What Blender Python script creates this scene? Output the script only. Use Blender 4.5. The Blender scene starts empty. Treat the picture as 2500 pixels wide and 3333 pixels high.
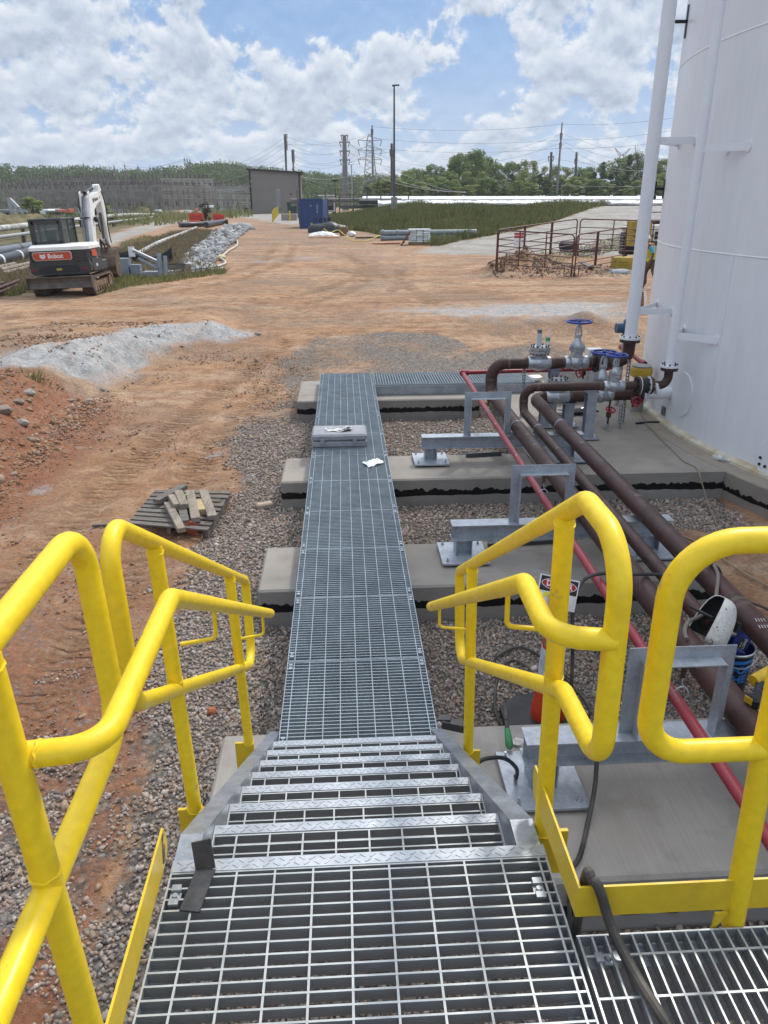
import bpy, bmesh, math, random
import numpy as np
from mathutils import Vector, Matrix
random.seed(7); RNG = np.random.default_rng(7)
SC = bpy.context.scene; COL = SC.collection
R = math.radians

# ------------------------------------------------------------------ camera, sky, sun, exposure
F = 2460.0; CU, CV = 1250.0, 1666.5; EYE = 3.36
_p = math.atan(1017 / F); _y = math.atan(135 / (F / math.cos(_p))); _r = R(0.3)
FW = Vector((math.sin(_y) * math.cos(_p), math.cos(_y) * math.cos(_p), -math.sin(_p)))
RT = Vector((math.cos(_y), -math.sin(_y), 0)); UP = RT.cross(FW)
RT, UP = RT * math.cos(_r) - UP * math.sin(_r), UP * math.cos(_r) + RT * math.sin(_r)
CAM = Vector((0, 0, EYE))
cd = bpy.data.cameras.new('camera'); cam = bpy.data.objects.new('camera', cd); COL.objects.link(cam)
cd.sensor_fit = 'VERTICAL'; cd.sensor_height = 36; cd.sensor_width = 27; cd.lens = F / 3333 * 36
cd.clip_start = 0.05; cd.clip_end = 6000
cam.matrix_world = Matrix((( RT.x, UP.x, -FW.x, 0), (RT.y, UP.y, -FW.y, 0), (RT.z, UP.z, -FW.z, EYE), (0, 0, 0, 1)))
SC.camera = cam
SUN_EL, SUN_AZ = R(52), R(38)            # azimuth measured from +Y towards +X
SC.view_settings.view_transform = 'Standard'; SC.view_settings.look = 'None'
SC.view_settings.exposure = 0.0; SC.view_settings.gamma = 1.0
sl = bpy.data.lights.new('sun', 'SUN'); sl.energy = 2.4; sl.angle = R(7); sl.color = (1, .95, .87)
sun = bpy.data.objects.new('sun', sl); COL.objects.link(sun)
sdir = Vector((math.sin(SUN_AZ) * math.cos(SUN_EL), math.cos(SUN_AZ) * math.cos(SUN_EL), math.sin(SUN_EL)))
sun.rotation_euler = sdir.to_track_quat('Z', 'Y').to_euler(); sun.location = (30, 40, 60)

def uray(u, v): return FW + RT * ((u - CU) / F) - UP * ((v - CV) / F)
def atY(u, v, y):
    d = uray(u, v); return CAM + d * (y / d.y)
def atZ(u, v, z):
    d = uray(u, v); return CAM + d * ((z - EYE) / d.z)

W = bpy.data.worlds.new('World'); SC.world = W; W.use_nodes = True
def build_sky():
    nt = W.node_tree; N = nt.nodes; Lk = nt.links
    for n in list(N): N.remove(n)
    def nd(t, **k):
        n = N.new(t)
        for a, b in k.items(): setattr(n, a, b)
        return n
    def mth(op, a, b=None, c=None, clamp=False):
        n = nd('ShaderNodeMath', operation=op); n.use_clamp = clamp
        for i, x in enumerate((a, b, c)):
            if x is None: continue
            if isinstance(x, (int, float)): n.inputs[i].default_value = x
            else: Lk.new(x, n.inputs[i])
        return n.outputs[0]
    out = nd('ShaderNodeOutputWorld'); bg = nd('ShaderNodeBackground'); Lk.new(bg.outputs[0], out.inputs[0])
    sky = nd('ShaderNodeTexSky', sky_type='NISHITA'); sky.sun_disc = False
    sky.sun_elevation = SUN_EL; sky.sun_rotation = SUN_AZ; sky.air_density = 1.0; sky.dust_density = 1.2; sky.ozone_density = 1.5
    tc = nd('ShaderNodeTexCoord'); sp = nd('ShaderNodeSeparateXYZ'); Lk.new(tc.outputs['Generated'], sp.inputs[0])
    X, Y, Z = sp.outputs
    az = mth('ARCTAN2', X, Y); el = mth('ARCSINE', Z)
    azd = mth('MULTIPLY', az, 57.2958); eld = mth('MULTIPLY', el, 57.2958)
    # compress elevation so that cloud banks get thinner towards the horizon
    le = mth('POWER', mth('MAXIMUM', mth('ADD', eld, 1.0), 0.05), 0.62)
    def coords(dv):
        c = nd('ShaderNodeCombineXYZ'); Lk.new(mth('MULTIPLY', azd, 0.27), c.inputs[0]); Lk.new(mth('MULTIPLY', mth('ADD', le, dv), 1.25), c.inputs[1])
        c.inputs[2].default_value = 3.7; return c.outputs[0]
    def field(dv, detail):
        n = nd('ShaderNodeTexNoise'); n.inputs['Scale'].default_value = 1.0; n.inputs['Detail'].default_value = detail
        n.inputs['Roughness'].default_value = 0.58; n.inputs['Distortion'].default_value = 0.1
        Lk.new(coords(dv), n.inputs['Vector']); return n.outputs[0]
    d1 = field(0, 11); d2 = field(0.13, 5); d3 = field(0.0, 5)
    # broad masses and gaps of the cloud field: (azimuth, elevation, half widths, weight), degrees
    blobs = BLOBS
    bias = None
    for a, e, wa, we, k in blobs:
        qa = mth('POWER', mth('MULTIPLY', mth('SUBTRACT', azd, a), 1 / wa), 2.0); qe = mth('POWER', mth('MULTIPLY', mth('SUBTRACT', eld, e), 1 / we), 2.0)
        g = mth('MULTIPLY', mth('POWER', 2.718, mth('MULTIPLY', mth('ADD', qa, qe), -1.0)), k)
        bias = g if bias is None else mth('ADD', bias, g)
    dens = mth('ADD', d1, bias)
    mask = nd('ShaderNodeMapRange', interpolation_type='SMOOTHSTEP'); mask.inputs[1].default_value = 0.455; mask.inputs[2].default_value = 0.54
    Lk.new(dens, mask.inputs[0])
    core = nd('ShaderNodeMapRange', interpolation_type='SMOOTHSTEP'); core.inputs[1].default_value = 0.52; core.inputs[2].default_value = 0.68
    Lk.new(dens, core.inputs[0])
    lit = mth('MULTIPLY_ADD', mth('SUBTRACT', d3, d2), 3.6, 0.62, clamp=True)        # a cloud's top is lit, its base is grey
    shade = mth('MULTIPLY', lit, mth('SUBTRACT', 1.0, mth('MULTIPLY', core.outputs[0], 0.40)))
    ramp = nd('ShaderNodeValToRGB'); cr = ramp.color_ramp
    cr.elements[0].position = 0.15; cr.elements[0].color = (.42, .49, .61, 1)
    cr.elements[1].position = 0.9; cr.elements[1].color = (.90, .93, .97, 1)
    e = cr.elements.new(0.5); e.color = (.63, .70, .81, 1)
    Lk.new(shade, ramp.inputs[0])
    skm = nd('ShaderNodeVectorMath', operation='SCALE'); Lk.new(sky.outputs[0], skm.inputs[0]); skm.inputs['Scale'].default_value = SKY_K
    # pale air near the horizon
    hz = nd('ShaderNodeMapRange', interpolation_type='SMOOTHSTEP'); hz.inputs[1].default_value = 10.0; hz.inputs[2].default_value = -1.0
    hz.inputs[3].default_value = 0.0; hz.inputs[4].default_value = 0.75; Lk.new(eld, hz.inputs[0])
    bl = nd('ShaderNodeMix', data_type='RGBA'); bl.inputs[0].default_value = .7; Lk.new(skm.outputs[0], bl.inputs[6]); bl.inputs[7].default_value = (.20, .42, .82, 1)
    m0 = nd('ShaderNodeMix', data_type='RGBA'); Lk.new(hz.outputs[0], m0.inputs[0]); Lk.new(bl.outputs[2], m0.inputs[6]); m0.inputs[7].default_value = (.56, .70, .88, 1)
    m1 = nd('ShaderNodeMix', data_type='RGBA'); Lk.new(mth('MULTIPLY_ADD', mask.outputs[0], 0.80, 0.14), m1.inputs[0]); Lk.new(m0.outputs[2], m1.inputs[6]); Lk.new(ramp.outputs[0], m1.inputs[7])
    # unseen high sky brightened around the sun and overhead, added for soft fill light
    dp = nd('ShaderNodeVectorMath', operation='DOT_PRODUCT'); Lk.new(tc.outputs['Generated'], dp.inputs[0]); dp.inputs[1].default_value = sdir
    near_sun = mth('POWER', mth('MAXIMUM', dp.outputs['Value'], 0.0), 5.0)
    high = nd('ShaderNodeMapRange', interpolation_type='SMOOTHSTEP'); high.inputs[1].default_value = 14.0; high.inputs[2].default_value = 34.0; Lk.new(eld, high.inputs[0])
    amt = mth('MULTIPLY', mth('ADD', mth('MULTIPLY', near_sun, SUN_FILL), ZEN), high.outputs[0])
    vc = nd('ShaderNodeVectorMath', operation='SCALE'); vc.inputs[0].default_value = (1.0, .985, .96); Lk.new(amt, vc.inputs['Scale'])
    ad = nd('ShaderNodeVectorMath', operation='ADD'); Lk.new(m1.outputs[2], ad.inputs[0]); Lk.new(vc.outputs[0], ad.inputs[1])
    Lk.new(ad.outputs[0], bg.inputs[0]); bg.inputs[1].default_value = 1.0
SKY_K, SUN_FILL, ZEN = 0.10, 1.7, 0.34
BLOBS = [(-3, 12.2, 8, 2.4, -.20), (9, 6.5, 4, 2.6, -.12), (-17, 4.0, 5, 1.6, -.02), (-16, 9.5, 9, 4, .13), (-12, 4.5, 9, 2.0, .08), (8, 3.0, 12, 1.5, .05), (3, 8.2, 6, 2.2, .10), (-2, 5.2, 5, 1.6, .07),
         (17, 9.5, 6, 3, .10), (14.5, 5.5, 4, 1.6, .09), (-9, 6.3, 3, 2.2, .07), (0, 1.5, 30, 1.6, .015), (8, 11.5, 4, 1.5, .06), (3, 3.5, 4, 1.2, -.05)]
build_sky()

# ------------------------------------------------------------------ object helpers
def tag(o, label=None, cat=None, group=None, kind=None):
    if label: o['label'] = label
    if cat: o['category'] = cat
    if group: o['group'] = group
    if kind: o['kind'] = kind
    return o
def thing(name, label, cat, loc=(0, 0, 0), rz=0, group=None):
    o = bpy.data.objects.new(name, None); COL.objects.link(o); o.empty_display_size = .1
    o.location = loc; o.rotation_euler = (0, 0, rz); return tag(o, label, cat, group)
def copy_tree(o, parent=None):
    c = o.copy(); COL.objects.link(c); c.parent = parent
    for ch in list(o.children): copy_tree(ch, c)
    return c
def dup(root, loc, rz=None, label=None, scale=None):
    c = copy_tree(root); c.location = loc
    if rz is not None: c.rotation_euler = (0, 0, rz)
    if label: c['label'] = label
    if scale: c.scale = scale
    return c
def wloc(o):
    v = Vector((0, 0, 0))
    while o is not None: v += o.location; o = o.parent
    return v
class MB:
    """collects shapes, builds ONE mesh object"""
    def __init__(s): s.v = []; s.f = []
    def add(s, vs, fs):
        n = len(s.v); s.v.extend([tuple(p) for p in vs]); s.f.extend([tuple(i + n for i in f) for f in fs]); return s
    def box(s, c, d, rot=None, bev=0):
        x, y, z = d[0] / 2, d[1] / 2, d[2] / 2
        if bev:
            b = min(bev, x * .9, y * .9, z * .9); vs = []
            for sx in (-1, 1):
                for sy in (-1, 1):
                    for sz in (-1, 1):
                        vs += [Vector((sx * x, sy * (y - b), sz * (z - b))), Vector((sx * (x - b), sy * y, sz * (z - b))), Vector((sx * (x - b), sy * (y - b), sz * z))]
            bm = bmesh.new()
            for p in vs: bm.verts.new(p)
            r = bmesh.ops.convex_hull(bm, input=bm.verts); bm.verts.index_update()
            vs = [v.co.copy() for v in bm.verts]; fs = [[v.index for v in f.verts] for f in bm.faces]; bm.free()
        else:
            vs = [Vector((a * x, b_ * y, c_ * z)) for a in (-1, 1) for b_ in (-1, 1) for c_ in (-1, 1)]
            fs = [(0, 1, 3, 2), (4, 6, 7, 5), (0, 4, 5, 1), (2, 3, 7, 6), (0, 2, 6, 4), (1, 5, 7, 3)]
        C = Vector(c); M = rot if rot is not None else Matrix.Identity(3)
        return s.add([C + M @ p for p in vs], fs)
    def b2(s, x0, x1, y0, y1, z0, z1, bev=0):
        return s.box(((x0 + x1) / 2, (y0 + y1) / 2, (z0 + z1) / 2), (abs(x1 - x0), abs(y1 - y0), abs(z1 - z0)), None, bev)
    def bar(s, a, b, w, h, up=(0, 0, 1), bev=0):
        a, b = Vector(a), Vector(b); d = b - a; L = d.length; d.normalize()
        sx = d.cross(Vector(up))
        if sx.length < 1e-5: sx = d.cross(Vector((0, 1, 0)))
        sx.normalize(); sz = sx.cross(d)
        M = Matrix((sx, d, sz)).transposed()
        return s.box((a + b) / 2, (w, L, h), M, bev)
    def tube(s, pts, r, n=12, cap=True, closed=False):
        pts = [Vector(p) for p in pts]; m = len(pts); rs = r if isinstance(r, (list, tuple)) else [r] * m
        T = []
        for i in range(m):
            if closed: t = pts[(i + 1) % m] - pts[i - 1]
            else: t = pts[min(i + 1, m - 1)] - pts[max(i - 1, 0)]
            T.append(t.normalized() if t.length > 1e-9 else Vector((0, 0, 1)))
        a = Vector((0, 0, 1)) if abs(T[0].z) < .9 else Vector((1, 0, 0))
        u = T[0].cross(a).normalized(); vs = []
        for i in range(m):
            u = (u - T[i] * u.dot(T[i]))
            if u.length < 1e-6: u = T[i].orthogonal()
            u.normalize(); w = T[i].cross(u)
            for k in range(n):
                q = 2 * math.pi * k / n; vs.append(pts[i] + (u * math.cos(q) + w * math.sin(q)) * rs[i])
        fs = []
        for i in range(m if closed else m - 1):
            j = (i + 1) % m
            for k in range(n): fs.append((i * n + k, i * n + (k + 1) % n, j * n + (k + 1) % n, j * n + k))
        if cap and not closed:
            fs.append(tuple(range(n))[::-1]); fs.append(tuple((m - 1) * n + k for k in range(n)))
        return s.add(vs, fs)
    def lathe(s, prof, n=24, M=None, cap=True):
        vs = []; m = len(prof)
        for r, z in prof:
            for k in range(n):
                q = 2 * math.pi * k / n; vs.append(Vector((r * math.cos(q), r * math.sin(q), z)))
        fs = [(i * n + k, i * n + (k + 1) % n, (i + 1) * n + (k + 1) % n, (i + 1) * n + k) for i in range(m - 1) for k in range(n)]
        if cap: fs += [tuple(range(n))[::-1], tuple((m - 1) * n + k for k in range(n))]
        if M is not None: vs = [M @ p for p in vs]
        return s.add(vs, fs)
    def cyl(s, a, b, r, n=16, r2=None):
        return s.tube([a, b], [r, r if r2 is None else r2], n)
    def prism(s, poly, a0, a1, axis='y'):
        """polygon in the plane across `axis`, extruded from a0 to a1; polygon points (p,q): axis y -> (x,z), x -> (y,z), z -> (x,y)"""
        def P(p, q, a): return {'y': (p, a, q), 'x': (a, p, q), 'z': (p, q, a)}[axis]
        n = len(poly); vs = [P(p, q, a0) for p, q in poly] + [P(p, q, a1) for p, q in poly]
        fs = [tuple(range(n)), tuple(range(2 * n - 1, n - 1, -1))] + [(i, i + n, (i + 1) % n + n, (i + 1) % n) for i in range(n)]
        return s.add(vs, fs)
    def ball(s, c, r, n=10, sc=(1, 1, 1)):
        prof = [(max(1e-4, r * math.sin(math.pi * i / n)), -r * math.cos(math.pi * i / n)) for i in range(n + 1)]
        M = Matrix.Translation(Vector(c)) @ Matrix.Diagonal((sc[0], sc[1], sc[2], 1))
        return s.lathe(prof, n + 4, M)
    def quad(s, a, b, c, d): return s.add([a, b, c, d], [(0, 1, 2, 3)])
    def xf(s, M): s.v = [tuple(M @ Vector(p)) for p in s.v]; return s
    def merge(s, o): return s.add(o.v, o.f)
    def build(s, name, mat, parent=None, smooth=False, world=False, fix=True):
        me = bpy.data.meshes.new(name); vs = s.v
        off = wloc(parent) if (world and parent is not None) else Vector((0, 0, 0))
        if off.length > 0: vs = [(p[0] - off.x, p[1] - off.y, p[2] - off.z) for p in vs]
        me.from_pydata(vs, [], s.f); me.materials.append(mat)
        if fix and len(s.f) < 60000:
            bm = bmesh.new(); bm.from_mesh(me); bmesh.ops.recalc_face_normals(bm, faces=bm.faces); bm.to_mesh(me); bm.free()
        if smooth:
            me.polygons.foreach_set('use_smooth', [True] * len(me.polygons))
            try: me.set_sharp_from_angle(angle=R(40))
            except Exception: pass
        me.update(); o = bpy.data.objects.new(name, me); COL.objects.link(o)
        if parent is not None: o.parent = parent
        return o
def solo(mb, name, mat, label, cat, group=None, smooth=False, loc=None):
    """a thing that is one mesh; origin moved to its base"""
    a = np.array(mb.v); c = Vector(loc) if loc is not None else Vector(((a[:, 0].min() + a[:, 0].max()) / 2, (a[:, 1].min() + a[:, 1].max()) / 2, a[:, 2].min()))
    mb.v = [(p[0] - c.x, p[1] - c.y, p[2] - c.z) for p in mb.v]
    o = mb.build(name, mat, None, smooth); o.location = c; return tag(o, label, cat, group)
def fillet(pts, r, n=8, closed=False):
    """polyline with rounded corners; r per corner or one value"""
    pts = [Vector(p) for p in pts]; m = len(pts); out = []
    for i in range(m):
        if not closed and i in (0, m - 1): out.append(pts[i]); continue
        p0, p, p1 = pts[i - 1], pts[i], pts[(i + 1) % m]
        a = (p0 - p).normalized(); b = (p1 - p).normalized(); ang = a.angle(b)
        rr = r[i] if isinstance(r, (list, tuple)) else r
        if rr <= 0 or ang > 3.1: out.append(p); continue
        t = min(rr / math.tan(ang / 2), (p0 - p).length * .49, (p1 - p).length * .49); rr = t * math.tan(ang / 2)
        c = p + (a + b).normalized() * (rr / math.sin(ang / 2)); s0 = p + a * t - c; s1 = p + b * t - c; tot = s0.angle(s1); ax = s0.cross(s1).normalized()
        for k in range(n + 1): out.append(c + Matrix.Rotation(tot * k / n, 3, ax) @ s0)
    return out
def sag(a, b, d, n=14):
    a, b = Vector(a), Vector(b)
    return [a.lerp(b, i / n) - Vector((0, 0, d * 4 * (i / n) * (1 - i / n))) for i in range(n + 1)]
def smooth_path(pts, n=6):
    pts = [Vector(p) for p in pts]; out = []
    for i in range(len(pts) - 1):
        p0, p1, p2, p3 = pts[max(i - 1, 0)], pts[i], pts[i + 1], pts[min(i + 2, len(pts) - 1)]
        for k in range(n):
            t = k / n; out.append(.5 * ((2 * p1) + (p2 - p0) * t + (2 * p0 - 5 * p1 + 4 * p2 - p3) * t * t + (3 * p1 - p0 - 3 * p2 + p3) * t ** 3))
    out.append(pts[-1]); return out
def text_mb(txt, size, M, depth=.002, bold=0, sx=1):
    cu = bpy.data.curves.new('t', 'FONT'); cu.body = txt; cu.size = size; cu.align_x = 'CENTER'; cu.align_y = 'CENTER'; cu.extrude = depth / 2; cu.offset = bold
    o = bpy.data.objects.new('t', cu); COL.objects.link(o); bpy.context.view_layer.update()
    me = bpy.data.meshes.new_from_object(o.evaluated_get(bpy.context.evaluated_depsgraph_get()))
    mb = MB(); mb.add([M @ Vector((v.co.x * sx, v.co.y, v.co.z)) for v in me.vertices], [tuple(p.vertices) for p in me.polygons])
    bpy.data.objects.remove(o); bpy.data.curves.remove(cu); bpy.data.meshes.remove(me); return mb
def frame(o, x, y):
    """matrix with origin o, local x and y directions"""
    x = Vector(x).normalized(); y = Vector(y); z = x.cross(y).normalized(); y = z.cross(x)
    m = Matrix((x, y, z)).transposed().to_4x4(); m.translation = Vector(o); return m

# ------------------------------------------------------------------ materials
MATS = {}
def mat(name, col, rough=.5, metal=0.0, col2=None, nscale=4, lo=.35, hi=.65, bump=0, bscale=60, spec=.5, fine=.12, fscale=40, coat=0, rvar=.1, stretch=(1, 1, 1), wear=None, wlo=.62, whi=.66, wscale=9):
    if name in MATS: return MATS[name]
    m = bpy.data.materials.new(name); m.use_nodes = True; nt = m.node_tree; N = nt.nodes; L = nt.links; b = N['Principled BSDF']
    b.inputs['Metallic'].default_value = metal; b.inputs['Specular IOR Level'].default_value = spec; b.inputs['Coat Weight'].default_value = coat
    tc = N.new('ShaderNodeTexCoord'); mp = N.new('ShaderNodeMapping'); mp.inputs['Scale'].default_value = stretch; L.new(tc.outputs['Object'], mp.inputs[0])
    def noise(sc, det=5):
        n = N.new('ShaderNodeTexNoise'); n.inputs['Scale'].default_value = sc; n.inputs['Detail'].default_value = det; L.new(mp.outputs[0], n.inputs['Vector']); return n.outputs[0]
    def rng(x, a, b_, c=0, d=1):
        r = N.new('ShaderNodeMapRange'); r.inputs[1].default_value = a; r.inputs[2].default_value = b_; r.inputs[3].default_value = c; r.inputs[4].default_value = d; L.new(x, r.inputs[0]); return r.outputs[0]
    c2 = col2 or tuple(min(1, c * .8) for c in col)
    mx = N.new('ShaderNodeMix'); mx.data_type = 'RGBA'; mx.inputs[6].default_value = (*col, 1); mx.inputs[7].default_value = (*c2, 1)
    L.new(rng(noise(nscale), lo, hi), mx.inputs[0]); out = mx.outputs[2]
    if fine:
        f = noise(fscale, 3); hs = N.new('ShaderNodeHueSaturation'); L.new(rng(f, .3, .7, 1 - fine, 1 + fine), hs.inputs['Value']); L.new(out, hs.inputs['Color']); out = hs.outputs[0]
    if wear:
        w = N.new('ShaderNodeMix'); w.data_type = 'RGBA'; L.new(rng(noise(wscale, 8), wlo, whi), w.inputs[0]); L.new(out, w.inputs[6]); w.inputs[7].default_value = (*wear, 1); out = w.outputs[2]
    L.new(out, b.inputs['Base Color'])
    L.new(rng(noise(nscale * 2.3), .3, .7, max(.03, rough - rvar), min(1, rough + rvar)), b.inputs['Roughness'])
    if bump:
        bp = N.new('ShaderNodeBump'); bp.inputs['Strength'].default_value = bump; bp.inputs['Distance'].default_value = .01; L.new(noise(bscale, 6), bp.inputs['Height']); L.new(bp.outputs[0], b.inputs['Normal'])
    MATS[name] = m; return m
GALV = mat('galvanised_steel', (.40, .43, .47), .42, .55, (.27, .30, .34), 7, .3, .7, .05, 90, fine=.14, fscale=55)
GALVB = mat('galvanised_bright', (.45, .48, .51), .42, .45, (.33, .36, .40), 9, .3, .7, .04, 90, wear=(.20, .15, .11), wlo=.70, whi=.8, wscale=6)
GRATE = mat('grating_steel', (.44, .465, .47), .45, .3, (.34, .36, .365), 6, .35, .65, fine=.1, wear=(.34, .24, .16), wlo=.66, whi=.8, wscale=5)
GRATEW = mat('walkway_steel', (.37, .425, .455), .4, .45, (.29, .335, .365), 5, .35, .65, fine=.12, wear=(.28, .25, .22), wlo=.68, whi=.82, wscale=3)
YEL = mat('yellow_paint', (.88, .625, .012), .42, 0, (.81, .56, .012), 3, .35, .65, .08, 45, fine=.07, wear=(.40, .31, .09), wlo=.67, whi=.76, wscale=17)
YEL2 = mat('yellow_plate_paint', (.72, .505, .016), .45, 0, (.64, .44, .02), 5, .35, .65, .05, 50, fine=.06)
CONC = None
WHITE = mat('white_paint', (.80, .81, .82), .38, 0, (.76, .77, .79), 2, fine=.03, bump=.03, bscale=25)
BROWN = mat('brown_primer', (.070, .031, .025), .50, 0, (.052, .026, .021), 3, .4, .6, .05, 40, fine=.12, fscale=18, wear=(.20, .16, .14), wlo=.66, whi=.78, wscale=5, spec=.35)
DKBROWN = mat('dark_flange', (.045, .030, .026), .45, .2, (.07, .04, .03), 8, fine=.2, bump=.1)
RED = mat('red_pipe_paint', (.30, .022, .030), .36, 0, (.24, .02, .028), 4, fine=.1, wear=(.46, .30, .28), wlo=.69, whi=.73, wscale=14, stretch=(1, .3, 1))
SILV = mat('silver_valve_paint', (.50, .52, .53), .32, .65, (.36, .38, .40), 8, fine=.1, bump=.12, bscale=25)
BLUEW = mat('blue_handwheel', (.012, .045, .30), .35, fine=.08)
REDW = mat('red_handwheel', (.42, .012, .03), .4, fine=.1)
BLACK = mat('black_rubber', (.018, .018, .02), .55, fine=.2)
BLACKM = mat('black_metal', (.02, .02, .023), .42, .3, fine=.2)
BOLT = mat('dark_bolts', (.05, .05, .055), .4, .6)
ZINC = mat('zinc_bolts', (.55, .57, .6), .35, .8)
WOODG = mat('grey_wood', (.20, .18, .155), .8, 0, (.115, .105, .095), 3, .3, .7, .3, 30, fine=.2, fscale=20, stretch=(1, 6, 1), spec=.2)
WOODG2 = mat('pale_old_lumber', (.34, .285, .225), .8, 0, (.20, .17, .14), 3, .3, .7, .3, 30, fine=.2, fscale=14, stretch=(6, 1, 6), spec=.2)
WOODY = mat('yellow_lumber', (.52, .40, .20), .75, 0, (.40, .30, .16), 4, fine=.15, spec=.2)
WOOD = mat('brown_wood', (.30, .19, .10), .8, 0, (.2, .12, .07), 4, fine=.2, spec=.2)
def plain(name, col, rough=.5, metal=0, **k): return mat(name, col, rough, metal, **k)
def glass(name, col=(.05, .07, .07), alpha=.55):
    m = bpy.data.materials.new(name); m.use_nodes = True; b = m.node_tree.nodes['Principled BSDF']; b.inputs['Base Color'].default_value = (*col, 1); b.inputs['Roughness'].default_value = .06
    b.inputs['Alpha'].default_value = alpha; return m
GLASS = glass('cab_glass', (.12, .145, .135), .42); DGLASS = glass('dark_glass', (.02, .025, .03), 1.0)
CLEAR = glass('clear_plastic', (.8, .85, .85), .35)
# ------------------------------------------------------------------ the ground: one sheet out to the horizon
def sst(a, b, x):
    t = np.clip((x - a) / (b - a), 0, 1); return t * t * (3 - 2 * t)
def seg_d(px, py, poly, closed=True):
    d = np.full(px.shape, 1e9); n = len(poly)
    for i in range(n if closed else n - 1):
        ax, ay = poly[i]; bx, by = poly[(i + 1) % n]; vx, vy = bx - ax, by - ay; L2 = vx * vx + vy * vy + 1e-12
        t = np.clip(((px - ax) * vx + (py - ay) * vy) / L2, 0, 1); d = np.minimum(d, np.hypot(px - ax - t * vx, py - ay - t * vy))
    return d
def inside(px, py, poly):
    c = np.zeros(px.shape, bool); n = len(poly)
    for i in range(n):
        ax, ay = poly[i]; bx, by = poly[(i + 1) % n]
        if ay == by: continue
        k = ((ay > py) != (by > py)) & (px < (bx - ax) * (py - ay) / (by - ay) + ax); c ^= k
    return c
def sdist(px, py, poly):
    d = seg_d(px, py, poly); return np.where(inside(px, py, poly), d, -d)
_g = np.random.default_rng(3); _T = [_g.random((64, 64)) for _ in range(6)]
def vnoise(x, y, k=0):
    t = _T[k % 6]; xi = np.floor(x).astype(int); yi = np.floor(y).astype(int); fx = x - xi; fy = y - yi
    fx = fx * fx * (3 - 2 * fx); fy = fy * fy * (3 - 2 * fy); a = t[xi % 64, yi % 64]; b = t[(xi + 1) % 64, yi % 64]; c = t[xi % 64, (yi + 1) % 64]; d = t[(xi + 1) % 64, (yi + 1) % 64]
    return (a * (1 - fx) + b * fx) * (1 - fy) + (c * (1 - fx) + d * fx) * fy - .5
def fbm(x, y, s, o=4, k=0):
    r = 0; a = 1
    for i in range(o): r = r + a * vnoise(x * s + 17.3 * i, y * s + 5.1 * i, k + i); s *= 2.03; a *= .5
    return r
BANKF = [(-5.2, 4), (-4.55, 7.5), (-4.35, 9.6), (-4.5, 11.2), (-4.75, 13.6), (-4.5, 14.5), (-4.2, 15.4), (-3.9, 17.4), (-2.3, 19.3), (-3, 24), (-60, 24), (-60, 4)]
def gbase(x, y):
    z = .35 * sst(15, 25, y) + .0062 * np.clip(y - 25, 0, 115)
    return z - 2.2 * sst(95, 230, y) * sst(-12, -34, x)
def ramp(x, y):
    cx = np.interp(y, [40, 57, 81, 108, 152], [4, 6, 16, 27, 45]); return 1.62 * sst(47, 104, y) * sst(-7, 2, x - cx)
def gh0(x, y): return gbase(x, y) + ramp(x, y)
def gh(x, y):
    x = np.asarray(x, float); y = np.asarray(y, float)
    z = gbase(x, y) + ramp(x, y)
    d = sdist(x, y, BANKF); z = z + .66 * sst(0, 1.2, d + .25 * fbm(x, y, .9, 3)) * (1 - .7 * sst(15, 23, y)) * (1 + .12 * fbm(x, y, .35, 2, 2))
    db = sdist(x, y, BERM); bz = np.interp(x, [0, 10, 40], [2.75, 2.45, 1.85]) + .12 * fbm(x, y, .12, 3, 1)
    z = np.where(db > 0, np.maximum(z, z + (bz - z) * sst(0, 15, db + .6 * fbm(x, y, .4, 2))), z)
    for mx, my, r, h in ((6.9, 33.6, 1.5, .55), (8.2, 34.0, 1.3, .6), (10.0, 38.5, 3.0, .42), (9.6, 33.2, 1.8, .22), (11.2, 34.0, 1.6, .18), (5.2, 20.7, 1.2, .22), (6.4, 20.2, 1.3, .30), (3.9, 21.2, .8, .12), (7.6, 21.0, 1.2, .22)):
        q = ((x - mx) ** 2 + ((y - my) * 1.4) ** 2) / r ** 2; z = z + h * np.exp(-q * 1.6) * (1 + .7 * fbm(x, y, 1.6, 3, 3))
    for mx, my, r, h in ((-33.5, 76, 3.6, 2.4), (-38, 77, 4.5, 3.2), (-29.5, 79, 2.6, 1.3), (-36, 150, 5, 1.8), (-30, 155, 6, 1.6)):
        q = ((x - mx) ** 2 + (y - my) ** 2) / r ** 2; z = z + h * np.exp(-q * 1.6) * (1 + .5 * fbm(x, y, .3, 3, 3))
    return z
def toe(u, v):
    d = uray(u, v); ts = np.concatenate([np.arange(20, 60, .05), np.geomspace(60, 900, 1500)]); k = np.argmax(CAM.z + d.z * ts < gh0(d.x * ts, d.y * ts)); return (d.x * ts[k], d.y * ts[k])
BERM = [(-3.5, 92), (-1.0, 81), (2.2, 73), (4.2, 61)] + [toe(u, v) for u, v in ((1395, 800), (1430, 801), (1506, 783), (1625, 762), (1761, 732), (1821, 716), (1866, 698))] + [(44, 125), (46, 152), (-3.5, 152)]
def gz1(x, y): return float(gh(np.array([x]), np.array([y]))[0])
def at_ground(u, v):
    d = uray(u, v); t = 1.0
    ts = np.concatenate([np.arange(1, 60, .05), np.geomspace(60, 900, 1500)]); X = CAM.x + d.x * ts; Yy = CAM.y + d.y * ts; Zz = CAM.z + d.z * ts
    k = np.argmax(Zz < gh(X, Yy))
    if Zz[-1] > 0 and not (Zz < gh(X, Yy)).any(): k = len(ts) - 1
    return Vector((X[k], Yy[k], float(gh(X[k:k + 1], Yy[k:k + 1])[0])))
def WP(px): return [tuple(at_ground(u, v)[:2]) for u, v in px]
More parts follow.
